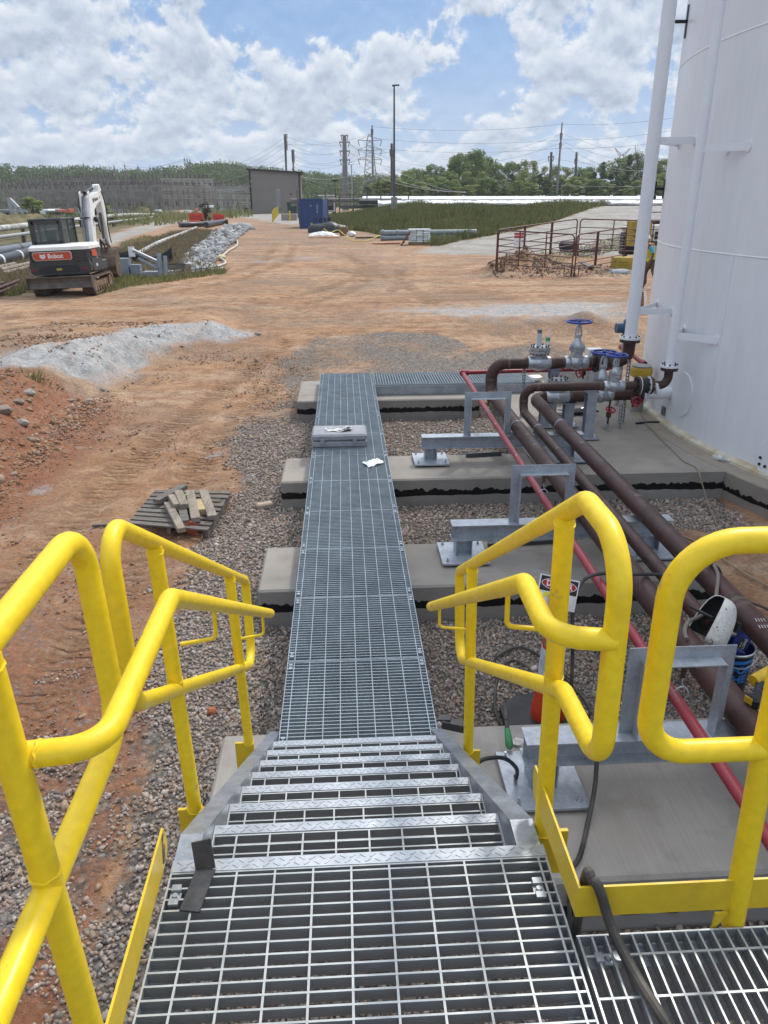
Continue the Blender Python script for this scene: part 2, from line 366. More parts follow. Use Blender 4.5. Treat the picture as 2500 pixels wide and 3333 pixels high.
GRAV = [(-1.1, -1), (-1.2, 2.0), (-1.35, 3.2), (-1.55, 4.3), (-1.65, 5.4), (-1.45, 7.2), (-1.25, 9), (-1.8, 11), (-1.75, 12.6), (-1.3, 14.6), (-1.6, 17), (-.8, 19.5), (1, 20), (2.5, 19.8), (3.2, 17.5), (5.2, 19.2), (5.5, 16), (3.6, 13.4), (3.2, 12), (4.6, 10), (4.4, 7.4), (3.4, 7.3), (3.3, 5), (6, 1), (6, -1)]
DUSTL = WP([(-120, 1225), (-120, 1170), (60, 1130), (300, 1095), (480, 1055), (640, 1045), (800, 1075), (870, 1085), (760, 1115), (600, 1130), (500, 1180), (420, 1235), (340, 1275), (250, 1240), (120, 1215)])
DUSTR = WP([(1240, 1010), (1420, 1000), (1600, 985), (1800, 980), (2060, 985), (2080, 1060), (1900, 1075), (1700, 1050), (1500, 1035)])
DUSTN = WP([(-80, 2850), (60, 2900), (40, 3050), (-80, 3200)])
ROAD = WP([(120, 850), (260, 800), (420, 745), (560, 712), (700, 690), (860, 686), (1010, 700), (960, 735), (870, 720), (700, 702), (560, 730), (430, 770), (300, 820), (180, 870)])
GRVLANE = WP([(740, 745), (880, 715), (1000, 730), (1100, 760), (1300, 805), (1500, 830), (1480, 850), (1300, 830), (1060, 800), (850, 810), (760, 800), (800, 765)])
RAMPP = [(7.5, 57), (17, 80), (30, 108), (60, 170), (95, 170), (60, 90), (24, 46), (12, 42), (4, 46)]
REDB = [(-4.0, 6), (-4.0, 9.6), (-4.1, 11.5), (-4.3, 13.6), (-5.3, 14.0), (-8.5, 12.5), (-9, 6)]
VEGP = WP([(330, 935), (430, 900), (600, 905), (730, 885), (620, 858), (650, 800), (740, 760), (640, 750), (560, 760), (480, 790), (370, 820), (380, 880)])
VEG2 = WP([(0, 960), (0, 860), (120, 830), (180, 900), (140, 950)])
xs = np.concatenate([-np.geomspace(8.1, 900, 64)[::-1], np.arange(-8, 7.01, .1), np.arange(7.15, 14.5, .22), np.geomspace(14.8, 900, 58)])
ys = np.concatenate([np.arange(-6, .3, .5), np.arange(.4, 24.01, .09), np.arange(24.15, 41, .28), np.geomspace(41.5, 1800, 130)])
GX, GY = np.meshgrid(xs, ys, indexing='ij'); GZ = gh(GX, GY)
near = (GY < 26) & (np.abs(GX) < 9)
free = sst(-.1, .5, -sdist(GX, GY, GRAV))
gul = sst(-.1, .5, sdist(GX, GY, DUSTL)); GZ = GZ + gul * (.09 * fbm(GX, GY, 1.1, 4, 2) + .05 * np.sin(GX * 9 + 3 * fbm(GX, GY, .8, 2)) * (GY < 17))
GZ = GZ + np.where(near, (.05 * fbm(GX, GY, .8, 4, 4) + .022 * fbm(GX, GY, 5, 3, 1)) * (.25 + .75 * free), 0)
# ruts and cleat prints of the tracked machines across the bare clay
TRK = [[(-3.5, 4), (-3.1, 8), (-2.9, 11), (-2.3, 15), (-1.4, 19)], [(-2.3, 4), (-2.1, 8), (-1.95, 11), (-1.35, 15), (-.5, 18)]]
trk = np.zeros(GX.shape)
for t in TRK:
    dt = seg_d(GX, GY, t, False); w = np.exp(-(dt / .24) ** 4); trk = np.maximum(trk, w); GZ = GZ - .03 * w * free + .02 * np.exp(-((dt - .34) / .09) ** 2) * free
for t in (WP([(860, 985), (1060, 940), (1170, 895), (1180, 850)]), WP([(1010, 985), (1130, 950), (1210, 900), (1215, 850)]), WP([(1270, 950), (1310, 920), (1300, 880)]), WP([(0, 1080), (300, 1040), (700, 1000), (1200, 985), (1900, 960)]), WP([(0, 1040), (500, 990), (1300, 955), (2000, 945)]), WP([(380, 960), (700, 905), (860, 850), (900, 790)]), WP([(450, 968), (760, 915), (930, 855), (960, 795)]), WP([(1400, 985), (1330, 930), (1200, 880), (1120, 820)]), WP([(2060, 925), (1600, 930), (1250, 905), (1000, 860)])):
    dt = seg_d(GX, GY, t, False); w = np.exp(-(dt / .3) ** 4); trk = np.maximum(trk, w * .8); GZ = GZ - .03 * w
nz = .35 * fbm(GX, GY, .8, 4, 2)
def msk(poly, soft, n=1.0): return sst(-soft, soft, sdist(GX, GY, poly) + n * nz)
m_gr = np.maximum(msk(GRAV, .3) * np.where(GY > 12, .57 + 1.0 * nz, 1.0), .42 * msk(GRVLANE, 2.5)); m_gr = np.clip(m_gr, 0, 1)
m_gr = np.maximum(m_gr, .58 * np.exp(-((GX + 1.9) ** 2 / .9 + (GY - 3.2) ** 2 / 2.2)))
m_du = np.maximum.reduce([(.80 + .5 * nz) * msk(DUSTL, .5), .68 * msk(DUSTR, 1.2, 2.2), .8 * msk(DUSTN, .25), .5 * np.exp(-((GX + 1.9) ** 2 + (GY - 2.9) ** 2) / .12)])
for cu, cv, rr in ((130, 1600, .25), (260, 1460, .15), (700, 1480, .22), (860, 850, 1.2), (1260, 835, 1.0), (1000, 840, 1.6)):
    q = at_ground(cu, cv); m_du = np.maximum(m_du, .55 * np.exp(-((GX - q.x) ** 2 + (GY - q.y) ** 2) / rr ** 2))
m_re = np.clip(.95 * msk(REDB, .5) + .45 * sst(9, 3, GY) * (GX < -1.4) + .50 * sst(20, 10, GY) * (.7 + nz), 0, 1)
m_ve = np.maximum.reduce([.8 * msk(VEGP, 1.0), .9 * msk(VEG2, .6), msk(BERM, .8), .8 * sst(20, 60, np.abs(GX + 12)) * sst(60, 110, GY) * (GX < 0), .4 * sst(160, 230, GY) * (GX < 30), .75 * sst(30, 42, GY) * sst(0, 3, -GX - 10 - .14 * (GY - 30))])
m_ro = np.maximum(msk(ROAD, 1.0), .9 * msk(RAMPP, 1.6)); m_ro = m_ro * (1 - msk(BERM, .5)); m_ve = m_ve * (1 - m_ro)
m_cr = np.where(sdist(GX, GY, BERM) > 13, 1.0, 0) * (GY > 96); m_ve = m_ve * (1 - m_cr); m_ro = np.maximum(m_ro, m_cr)
def grid_mesh(name, X, Y, Z):
    a, b = X.shape; me = bpy.data.meshes.new(name); n = a * b; me.vertices.add(n); me.vertices.foreach_set('co', np.stack([X, Y, Z], -1).astype(np.float32).ravel())
    i, j = np.meshgrid(np.arange(a - 1), np.arange(b - 1), indexing='ij'); q = np.stack([i * b + j, (i + 1) * b + j, (i + 1) * b + j + 1, i * b + j + 1], -1).reshape(-1, 4)
    me.loops.add(q.size); me.loops.foreach_set('vertex_index', q.astype(np.int32).ravel()); me.polygons.add(len(q)); me.polygons.foreach_set('loop_start', np.arange(0, q.size, 4, dtype=np.int32))
    me.polygons.foreach_set('use_smooth', np.ones(len(q), bool)); me.update(calc_edges=True); me.validate(); return me
gme = grid_mesh('ground', GX, GY, GZ)
for nm, ch in (('soil', (m_gr, m_du, m_re, m_ve)), ('lane', (m_ro, trk * (1 - m_gr) * (1 - m_ve), trk * 0, trk * 0))):
    at = gme.color_attributes.new(nm, 'FLOAT_COLOR', 'POINT'); at.data.foreach_set('color', np.stack(ch, -1).astype(np.float32).ravel())
def ground_mat():
    m = bpy.data.materials.new('site_ground'); m.use_nodes = True; nt = m.node_tree; N = nt.nodes; L = nt.links; b = N['Principled BSDF']; b.inputs['Specular IOR Level'].default_value = .15; b.inputs['Roughness'].default_value = .93
    tc = N.new('ShaderNodeTexCoord'); co = tc.outputs['Object']
    def noise(sc, det=6, ro=.6, v=None):
        n = N.new('ShaderNodeTexNoise'); n.inputs['Scale'].default_value = sc; n.inputs['Detail'].default_value = det; n.inputs['Roughness'].default_value = ro; L.new(v or co, n.inputs['Vector']); return n.outputs[0]
    def rng(x, a, b_, c=0, d=1):
        r = N.new('ShaderNodeMapRange'); r.inputs[1].default_value = a; r.inputs[2].default_value = b_; r.inputs[3].default_value = c; r.inputs[4].default_value = d
        if not isinstance(x, (int, float)): L.new(x, r.inputs[0])
        return r.outputs[0]
    def mix(f, a, c):
        x = N.new('ShaderNodeMix'); x.data_type = 'RGBA'
        L.new(f, x.inputs[0])
        for k, q in ((6, a), (7, c)):
            if isinstance(q, tuple): x.inputs[k].default_value = (*q, 1)
            else: L.new(q, x.inputs[k])
        return x.outputs[2]
    def mth(op, a, c=None):
        n = N.new('ShaderNodeMath'); n.operation = op; n.use_clamp = op in ('ADD',) and False
        for i, q in enumerate((a, c)):
            if q is None: continue
            if isinstance(q, (int, float)): n.inputs[i].default_value = q
            else: L.new(q, n.inputs[i])
        return n.outputs[0]
    def attr(nm):
        a = N.new('ShaderNodeAttribute'); a.attribute_name = nm; s = N.new('ShaderNodeSeparateColor'); L.new(a.outputs['Color'], s.inputs[0]); return list(s.outputs) + [a.outputs['Alpha']]
    gr, du, re, ve = attr('soil'); ro, tr = attr('lane')[:2]
    wv0 = N.new('ShaderNodeTexWave'); wv0.bands_direction = 'Y'; wv0.inputs['Scale'].default_value = 2.1; wv0.inputs['Distortion'].default_value = 7; wv0.inputs['Detail'].default_value = 4; wv0.inputs['Detail Scale'].default_value = 2.2; L.new(co, wv0.inputs['Vector'])
    n1 = noise(.55, 8); n2 = noise(3.2, 8, .65); n3 = noise(22, 6, .7); n4 = noise(90, 3)
    # streaks drawn out along the traffic
    mp = N.new('ShaderNodeMapping'); mp.inputs['Scale'].default_value = (.16, .9, 1); mp.inputs['Rotation'].default_value = (0, 0, .12); L.new(co, mp.inputs[0]); st = noise(1.6, 7, .6, mp.outputs[0])
    clay = mix(rng(n1, .36, .64), (.41, .25, .142), (.325, .172, .092)); clay = mix(rng(st, .42, .66, 0, .7), clay, (.49, .375, .265)); clay = mix(rng(n2, .46, .66, 0, .8), clay, (.21, .105, .055))
    dirt = mix(rng(n3, .35, .65), (.17, .12, .08), (.26, .20, .148)); clay = mix(rng(mth('ADD', noise(.22, 9, .68), mth('MULTIPLY', n2, .25)), .58, .72, 0, .65), clay, dirt)
    red = mix(rng(n2, .35, .65), (.22, .088, .048), (.31, .155, .09))
    c = mix(rng(mth('ADD', re, mth('MULTIPLY', mth('SUBTRACT', n2, .5), .9)), .2, .8), clay, red)
    vo = N.new('ShaderNodeTexVoronoi'); vo.inputs['Scale'].default_value = 26; L.new(co, vo.inputs['Vector']); hs = N.new('ShaderNodeSeparateColor'); L.new(vo.outputs['Color'], hs.inputs[0])
    stone = mix(rng(hs.outputs[0], 0, 1), (.10, .09, .08), (.31, .285, .255)); stone = mix(rng(hs.outputs[1], .72, .8, 0, .5), stone, (.33, .235, .17))
    stone = mix(rng(vo.outputs['Distance'], .35, .75, 0, .55), stone, (.085, .075, .065))
    gmask = rng(mth('ADD', gr, mth('MULTIPLY', mth('SUBTRACT', noise(7, 6, .75), .5), 1.3)), .38, .62); c = mix(gmask, c, stone)
    # thin scatter of stones over all the clay
    sc = mth('MULTIPLY', rng(hs.outputs[2], .80, .86), rng(n1, .38, .62, .1, .6)); c = mix(sc, c, stone)
    c = mix(mth('MULTIPLY', tr, rng(wv0.outputs[0], .2, .8, .12, .62)), c, (.20, .115, .06)); dust = mix(rng(mth('ADD', mth('MULTIPLY', n2, .6), mth('MULTIPLY', noise(9, 7, .7), .4)), .40, .58), (.47, .475, .475), (.27, .265, .255)); c = mix(rng(mth('ADD', du, mth('MULTIPLY', mth('SUBTRACT', n2, .5), 1.1)), .3, .75), c, dust)
    road = mix(rng(mth('ADD', mth('MULTIPLY', noise(.5, 8, .7), .5), mth('MULTIPLY', noise(5, 9, .78), .5)), .42, .58), (.39, .365, .33), (.235, .215, .185)); c = mix(rng(mth('ADD', ro, mth('MULTIPLY', mth('SUBTRACT', n2, .5), .7)), .3, .7), c, road)
    veg = mix(rng(noise(1.4, 7), .38, .62), (.085, .085, .035), (.19, .155, .09)); c = mix(rng(mth('ADD', ve, mth('MULTIPLY', mth('SUBTRACT', n2, .5), .9)), .3, .7), c, veg)
    v = N.new('ShaderNodeHueSaturation'); L.new(rng(n3, .28, .72, .66, 1.30), v.inputs['Value']); L.new(c, v.inputs['Color']); L.new(v.outputs[0], b.inputs['Base Color'])
    # relief: clods, stones, cleat prints
    wv = N.new('ShaderNodeTexWave'); wv.bands_direction = 'Y'; wv.inputs['Scale'].default_value = 2.1; wv.inputs['Distortion'].default_value = 7; wv.inputs['Detail'].default_value = 4; wv.inputs['Detail Scale'].default_value = 2.2; L.new(co, wv.inputs['Vector'])
    h = mth('ADD', mth('MULTIPLY', n3, .030), mth('MULTIPLY', n2, .055)); h = mth('ADD', h, mth('MULTIPLY', n4, .006))
    h = mth('ADD', h, mth('MULTIPLY', mth('MULTIPLY', wv.outputs[0], mth('MULTIPLY', tr, rng(noise(1.1, 4), .38, .58))), .06)); h = mth('ADD', h, mth('MULTIPLY', mth('MULTIPLY', vo.outputs['Distance'], gmask), -.02))
    bp = N.new('ShaderNodeBump'); bp.inputs['Strength'].default_value = 1.0; bp.inputs['Distance'].default_value = 1.0; L.new(h, bp.inputs['Height']); L.new(bp.outputs[0], b.inputs['Normal'])
    return m
gme.materials.append(ground_mat()); ground = bpy.data.objects.new('ground', gme); COL.objects.link(ground); ground['kind'] = 'structure'

def concrete_mat(name='pier_concrete', band=None, c1=(.325, .297, .262), c2=(.25, .228, .20), broom=0, lower=None):
    m = bpy.data.materials.new(name); m.use_nodes = True; nt = m.node_tree; N = nt.nodes; L = nt.links; b = N['Principled BSDF']; b.inputs['Roughness'].default_value = .88; b.inputs['Specular IOR Level'].default_value = .2
    tc = N.new('ShaderNodeTexCoord'); geo = N.new('ShaderNodeNewGeometry'); co = geo.outputs['Position']
    def noise(sc, det=6, v=None):
        n = N.new('ShaderNodeTexNoise'); n.inputs['Scale'].default_value = sc; n.inputs['Detail'].default_value = det; L.new(v or co, n.inputs['Vector']); return n.outputs[0]
    def rng(x, a, b_, c=0, d=1):
        r = N.new('ShaderNodeMapRange'); r.inputs[1].default_value = a; r.inputs[2].default_value = b_; r.inputs[3].default_value = c; r.inputs[4].default_value = d; L.new(x, r.inputs[0]); return r.outputs[0]
    def mix(f, a, c):
        x = N.new('ShaderNodeMix'); x.data_type = 'RGBA'; L.new(f, x.inputs[0])
        for k, q in ((6, a), (7, c)):
            if isinstance(q, tuple): x.inputs[k].default_value = (*q, 1)
            else: L.new(q, x.inputs[k])
        return x.outputs[2]
    def mth(op, a, c):
        n = N.new('ShaderNodeMath'); n.operation = op
        for i, q in enumerate((a, c)):
            if isinstance(q, (int, float)): n.inputs[i].default_value = q
            else: L.new(q, n.inputs[i])
        return n.outputs[0]
    c = mix(rng(noise(1.7, 8), .36, .66), c1, c2); c = mix(rng(noise(5, 9), .52, .72, 0, .5), c, (.20, .17, .14)); c = mix(rng(noise(.8, 5), .5, .7, 0, .3), c, (.36, .29, .22))
    sx = N.new('ShaderNodeSeparateXYZ'); L.new(co, sx.inputs[0]); bh = noise(160, 2)
    if broom:
        mp = N.new('ShaderNodeMapping'); mp.inputs['Scale'].default_value = (1, .03, 1); mp.inputs['Rotation'].default_value = (0, 0, .1); L.new(co, mp.inputs[0]); bl = noise(110, 3, mp.outputs[0])
        c = mix(rng(bl, .35, .65, 0, .22), c, (.21, .19, .165)); bh = bl
    if band:
        mp = N.new('ShaderNodeMapping'); mp.inputs['Scale'].default_value = (1, 1, .05); L.new(co, mp.inputs[0]); dn = noise(13, 9, mp.outputs[0]); zz = mth('ADD', sx.outputs[2], mth('MULTIPLY', mth('SUBTRACT', dn, .5), .15))
        low = mth('ADD', sx.outputs[2], mth('MULTIPLY', mth('SUBTRACT', noise(5, 8), .5), .06))
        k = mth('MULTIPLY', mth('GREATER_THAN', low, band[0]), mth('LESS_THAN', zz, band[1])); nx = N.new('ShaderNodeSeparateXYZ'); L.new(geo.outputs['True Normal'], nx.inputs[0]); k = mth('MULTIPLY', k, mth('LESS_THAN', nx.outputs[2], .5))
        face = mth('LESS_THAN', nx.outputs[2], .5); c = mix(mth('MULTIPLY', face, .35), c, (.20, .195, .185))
        c = mix(k, c, (.010, .010, .011)); r = mth('SUBTRACT', .88, mth('MULTIPLY', k, .5)); L.new(r, b.inputs['Roughness'])
    L.new(c, b.inputs['Base Color']); bp = N.new('ShaderNodeBump'); bp.inputs['Strength'].default_value = .35; bp.inputs['Distance'].default_value = .004; L.new(bh, bp.inputs['Height']); L.new(bp.outputs[0], b.inputs['Normal'])
    return m
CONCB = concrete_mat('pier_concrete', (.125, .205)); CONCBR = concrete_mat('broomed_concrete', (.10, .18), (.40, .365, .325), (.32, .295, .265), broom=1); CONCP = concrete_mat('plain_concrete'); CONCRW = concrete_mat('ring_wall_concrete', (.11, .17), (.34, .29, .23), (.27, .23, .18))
def slab(x0, x1, y0, y1, z0, z1, m, label, cat='concrete pier', grp='concrete piers under the walkway'):
    mb = MB().b2(x0, x1, y0, y1, z0, z1, .018); o = mb.build('concrete_pier', m, None); o.location = (0, 0, 0); return tag(o, label, cat, grp)
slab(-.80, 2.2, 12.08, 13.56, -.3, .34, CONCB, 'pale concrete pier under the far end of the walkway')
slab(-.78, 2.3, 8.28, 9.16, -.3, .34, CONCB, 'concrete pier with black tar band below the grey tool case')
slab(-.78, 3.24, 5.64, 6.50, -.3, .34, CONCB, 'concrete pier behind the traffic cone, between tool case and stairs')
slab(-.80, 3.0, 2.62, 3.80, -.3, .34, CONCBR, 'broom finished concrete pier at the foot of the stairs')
TC = Vector((11.75, 10.1, 0)); TR = 7.15
def arc(r, a0, a1, n): return [(TC.x + r * math.cos(a0 + (a1 - a0) * i / n), TC.y + r * math.sin(a0 + (a1 - a0) * i / n)) for i in range(n + 1)]
# big pad between the pipe manifold and the tank; its right edge follows the ring wall
_a0 = math.pi + math.asin((TC.y - 8.30) / 7.46); _a1 = math.pi - math.asin((13.3 - TC.y) / 7.46)
padp = [(2.302, 8.30)] + arc(7.462, _a0, _a1, 24) + [(2.7, 13.3), (2.302, 10.2)]
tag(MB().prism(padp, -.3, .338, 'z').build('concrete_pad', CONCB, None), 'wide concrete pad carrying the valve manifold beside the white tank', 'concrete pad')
rw = MB(); n = 160
rw.lathe([(7.46, -.5), (7.46, .33), (7.45, .345), (6.6, .345), (6.6, -.5)], n, Matrix.Translation(TC)); tag(rw.build('ring_wall', CONCRW, None), 'curved concrete ring wall the white tank stands on', 'ring wall')
# ------------------------------------------------------------------ crushed stone (nobody could count it): one object
def stones_mesh(name, P, S, m, seed=1):
    ico = bmesh.new(); bmesh.ops.create_icosphere(ico, subdivisions=1, radius=1); V = np.array([v.co[:] for v in ico.verts]); Fc = np.array([[v.index for v in f.verts] for f in ico.faces]); ico.free()
    g = np.random.default_rng(seed); n = len(P); vv = np.empty((n, len(V), 3), np.float32)
    var = [V * (1 + .85 * (g.random((len(V), 1)) - .5)) for _ in range(40)]
    k = g.integers(0, 40, n); base = np.array(var)[k] * np.stack([S * g.uniform(.85, 1.4, n), S * g.uniform(.7, 1.05, n), S * g.uniform(.5, .85, n)], -1)[:, None, :]
    q = g.normal(size=(n, 4)); q /= np.linalg.norm(q, axis=1, keepdims=True); w, x, y, z = q.T
    Rm = np.stack([1 - 2 * (y * y + z * z), 2 * (x * y - z * w), 2 * (x * z + y * w), 2 * (x * y + z * w), 1 - 2 * (x * x + z * z), 2 * (y * z - x * w), 2 * (x * z - y * w), 2 * (y * z + x * w), 1 - 2 * (x * x + y * y)], -1).reshape(n, 3, 3)
    vv = np.einsum('nij,nkj->nki', Rm, base) + P[:, None, :]
    f = (Fc[None] + (np.arange(n) * len(V))[:, None, None]).reshape(-1, 3)
    me = bpy.data.meshes.new(name); me.vertices.add(n * len(V)); me.vertices.foreach_set('co', vv.astype(np.float32).ravel()); me.loops.add(f.size); me.loops.foreach_set('vertex_index', f.astype(np.int32).ravel())
    me.polygons.add(len(f)); me.polygons.foreach_set('loop_start', np.arange(0, f.size, 3, dtype=np.int32)); me.update(calc_edges=True); me.materials.append(m)
    o = bpy.data.objects.new(name, me); COL.objects.link(o); return o
def stone_mat(name, ramp):
    m = bpy.data.materials.new(name); m.use_nodes = True; nt = m.node_tree; N = nt.nodes; L = nt.links; b = N['Principled BSDF']; b.inputs['Roughness'].default_value = .85; b.inputs['Specular IOR Level'].default_value = .25
    g = N.new('ShaderNodeNewGeometry'); r = N.new('ShaderNodeValToRGB'); cr = r.color_ramp; cr.interpolation = 'LINEAR'
    while len(cr.elements) < len(ramp): cr.elements.new(.5)
    for i, c in enumerate(ramp): cr.elements[i].position = i / (len(ramp) - 1); cr.elements[i].color = (*c, 1)
    L.new(g.outputs['Random Per Island'], r.inputs[0]); tc = N.new('ShaderNodeTexCoord'); n = N.new('ShaderNodeTexNoise'); n.inputs['Scale'].default_value = 70; L.new(tc.outputs['Object'], n.inputs['Vector'])
    mr = N.new('ShaderNodeMapRange'); mr.inputs[1].default_value = .3; mr.inputs[2].default_value = .7; mr.inputs[3].default_value = .75; mr.inputs[4].default_value = 1.2; L.new(n.outputs[0], mr.inputs[0])
    h = N.new('ShaderNodeHueSaturation'); L.new(mr.outputs[0], h.inputs['Value']); L.new(r.outputs[0], h.inputs['Color']); L.new(h.outputs[0], b.inputs['Base Color']); return m
GSTONE = stone_mat('crushed_granite', [(0.136, 0.113, 0.094), (0.339, 0.282, 0.236), (0.204, 0.170, 0.142), (0.421, 0.358, 0.306), (0.271, 0.207, 0.159), (0.299, 0.251, 0.212), (0.393, 0.264, 0.182), (0.190, 0.163, 0.142), (0.515, 0.445, 0.388), (0.271, 0.225, 0.189)])
CSTONE = stone_mat('clay_clods', [(.22, .11, .06), (.34, .20, .12), (.27, .15, .085), (.40, .29, .20), (.20, .12, .08), (.33, .27, .22)])
RIPM = stone_mat('riprap_stone', [(.20, .20, .20), (.36, .36, .355), (.27, .27, .27), (.42, .42, .41), (.24, .235, .225)])
PIERS = [(-.80, 2.2, 12.08, 13.56), (-.78, 2.3, 8.28, 9.16), (-.78, 3.24, 5.64, 6.5), (-.8, 3.0, 2.62, 3.8), (2.3, 5, 8.3, 13.3)]
def scatter(n, x0, x1, y0, y1, prob, g, dens_y=None):
    x = g.uniform(x0, x1, n); y = g.uniform(y0, y1, n); k = g.random(n) < prob(x, y)
    for a, b, c, d in PIERS: k &= ~((x > a - .01) & (x < b + .01) & (y > c - .01) & (y < d + .01))
    k &= np.hypot(x - TC.x, y - TC.y) > 7.47
    return x[k], y[k]
_i = lambda A, x, y: A[np.clip(np.searchsorted(xs, x), 0, len(xs) - 1), np.clip(np.searchsorted(ys, y), 0, len(ys) - 1)]
def gzv(x, y): return _i(GZ, x, y)
g = np.random.default_rng(11)
def pg(x, y):
    m = _i(m_gr, x, y) + .9 * fbm(x, y, 2.2, 4, 3); fall = np.interp(y, [0, 6, 9, 14], [1, .95, .6, .2]); return np.clip((m - .38) * 3, 0, 1) * fall
sx_, sy_ = scatter(235000, -2.6, 4.8, .1, 14, pg, g)
S = np.interp(sy_, [0, 14], [.0106, .0155]) * g.lognormal(0, .28, len(sx_)); gv = stones_mesh('gravel', np.stack([sx_, sy_, gzv(sx_, sy_) + S * .35], -1), S, GSTONE)
tag(gv, 'grey crushed stone spread around the concrete piers', 'gravel', kind='stuff')
def pc(x, y):
    return np.clip(.10 + .75 * fbm(x, y, .7, 3, 1) + .35 * np.exp(-((x + 2.4) ** 2 + (y - 3) ** 2) / 3) + .9 * (_i(m_re, x, y) > .5) * np.clip(-x - 3.6, 0, 1), 0, 1) * (1 - .8 * _i(m_du, x, y))
cx_, cy_ = scatter(130000, -7.5, .2, .4, 20, pc, g); k = _i(m_gr, cx_, cy_) < .6; cx_, cy_ = cx_[k], cy_[k]
S = .0072 * g.lognormal(0, .55, len(cx_)) * np.where(cx_ < -4.2, 1.9, 1); cl = stones_mesh('clods', np.stack([cx_, cy_, gzv(cx_, cy_) + S * .3], -1), S, CSTONE, 2); tag(cl, 'loose stones and clay clods strewn over the bare dirt', 'clods', kind='stuff')

hx, hy = np.clip(g.normal(8.4, 1.5, 2600), 6.3, 11.8), g.normal(33.5, .8, 2600); S = .022 * g.lognormal(0, .55, 2600); tag(stones_mesh('rubble', np.stack([hx, hy, gh(hx, hy) + S * .3], -1), S, stone_mat('brown_rubble', [(.13, .085, .06), (.22, .155, .115), (.17, .11, .075), (.28, .22, .18), (.15, .10, .08)]), 8), 'brown dirt rubble heaped under the corral panels', 'rubble', kind='stuff')
# ------------------------------------------------------------------ gratings, landing, stairs, walkway
def grating(mb, x0, x1, y0, y1, z, along='x', first=.0, rods=None, pitch=.0326, t=.005, h=.032, band=True):
    if along == 'x':
        mb.box(((x0 + x1) / 2, y1 - .0008, z - h / 2), (x1 - x0, t, h)); k = y0 + t / 2
        while k < y1 - .008: mb.box(((x0 + x1) / 2, k, z - h / 2), (x1 - x0, t, h)); k += pitch
        for r in rods: mb.bar((r, y0, z - .003), (r, y1, z - .003), .0055, .0055)
        if band:
            for q in (x0 + .0026, x1 - .0026): mb.box((q, (y0 + y1) / 2, z - h / 2 + .0007), (.0048, y1 - y0 + .004, h))
    else:
        k = x0 + t / 2
        while k < x1: mb.box((k, (y0 + y1) / 2, z - h / 2), (t, y1 - y0, h)); k += pitch
        for r in rods: mb.bar((x0, r, z - .003), (x1, r, z - .003), .0055, .0055)
        if band:
            for q in (y0 + .0026, y1 - .0026): mb.box(((x0 + x1) / 2, q, z - h / 2 + .0007), (x1 - x0 + .004, .0048, h))
def shade_sides(m, dark):
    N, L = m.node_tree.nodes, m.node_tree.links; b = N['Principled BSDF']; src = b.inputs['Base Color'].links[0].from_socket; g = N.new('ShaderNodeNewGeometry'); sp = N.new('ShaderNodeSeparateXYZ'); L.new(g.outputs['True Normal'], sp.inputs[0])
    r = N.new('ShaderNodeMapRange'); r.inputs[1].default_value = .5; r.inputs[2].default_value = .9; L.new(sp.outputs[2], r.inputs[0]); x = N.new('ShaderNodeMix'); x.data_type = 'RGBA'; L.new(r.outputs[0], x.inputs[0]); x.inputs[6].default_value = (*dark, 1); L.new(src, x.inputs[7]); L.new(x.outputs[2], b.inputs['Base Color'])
shade_sides(GRATE, (.25, .265, .275))      # bearing bars: walking edge scuffed bright, sides darkened in the colour as painted shade
def nosing(mb, x0, x1, y, z, w=.036, t=.005):
    """checker plate strip ending at y, with raised lozenges"""
    mb.b2(x0, x1, y - w, y, z - t, z); mb.b2(x0, x1, y - .004, y, z - .034, z - t)
    k = x0 + .02; j = 0
    while k < x1 - .012:
        for dy, s in ((-.010, 1), (-.026, -1)):
            kk = k + (.013 if s < 0 else 0); mb.bar((kk - .007, y + dy - .005 * (s if j % 2 else -s), z + .0006), (kk + .007, y + dy + .005 * (s if j % 2 else -s), z + .0003), .0042, .0020)
        k += .027; j += 1
def clip(mb, x, y, z, along='y'):
    """saddle clip with its bolt"""
    if along == 'y':
        mb.b2(x - .012, x + .012, y - .030, y - .012, z - .001, z + .007); mb.b2(x - .012, x + .012, y + .012, y + .030, z - .001, z + .007); mb.b2(x - .014, x + .014, y - .012, y + .012, z - .008, z - .003); mb.cyl((x, y, z - .003), (x, y, z + .005), .0075, 6)
    else:
        mb.b2(x - .030, x - .012, y - .012, y + .012, z - .001, z + .007); mb.b2(x + .012, x + .030, y - .012, y + .012, z - .001, z + .007); mb.b2(x - .012, x + .012, y - .014, y + .014, z - .008, z - .003); mb.cyl((x, y, z - .003), (x, y, z + .005), .0075, 6)
LZ = 1.73
ld = thing('stair_landing', 'galvanised bar grating landing at the top of the stairs', 'landing', (0, 1.0, LZ))
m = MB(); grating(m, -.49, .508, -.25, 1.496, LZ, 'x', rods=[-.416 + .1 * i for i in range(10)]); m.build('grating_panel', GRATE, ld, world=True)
m = MB(); nosing(m, -.49, .508, 1.536, LZ + .002, .038); m.build('nosing', GALVB, ld, world=True)
m = MB(); clip(m, -.463, 1.425, LZ); m.build('saddle_clip', GALV, ld, world=True); m = MB(); clip(m, .462, 1.395, LZ); m.build('saddle_clip', GALV, ld, world=True)
m = MB(); m.b2(-.49, .508, 1.47, 1.53, LZ - .21, LZ - .036); m.b2(-.50, -.44, -.3, 1.46, LZ - .21, LZ - .036); m.b2(.455, .514, -.3, 1.46, LZ - .21, LZ - .036); m.build('support_channel', GALV, ld, world=True)
for px in (-.46, .48): m = MB(); m.b2(px - .05, px + .05, .9, 1.0, 0, LZ - .212); m.b2(px - .12, px + .12, .83, 1.07, -.02, .03); m.build('leg', GALV, ld, world=True)
sl2 = thing('side_platform', 'grating platform beside the landing with bars running lengthwise', 'platform', (1.2, .8, LZ))
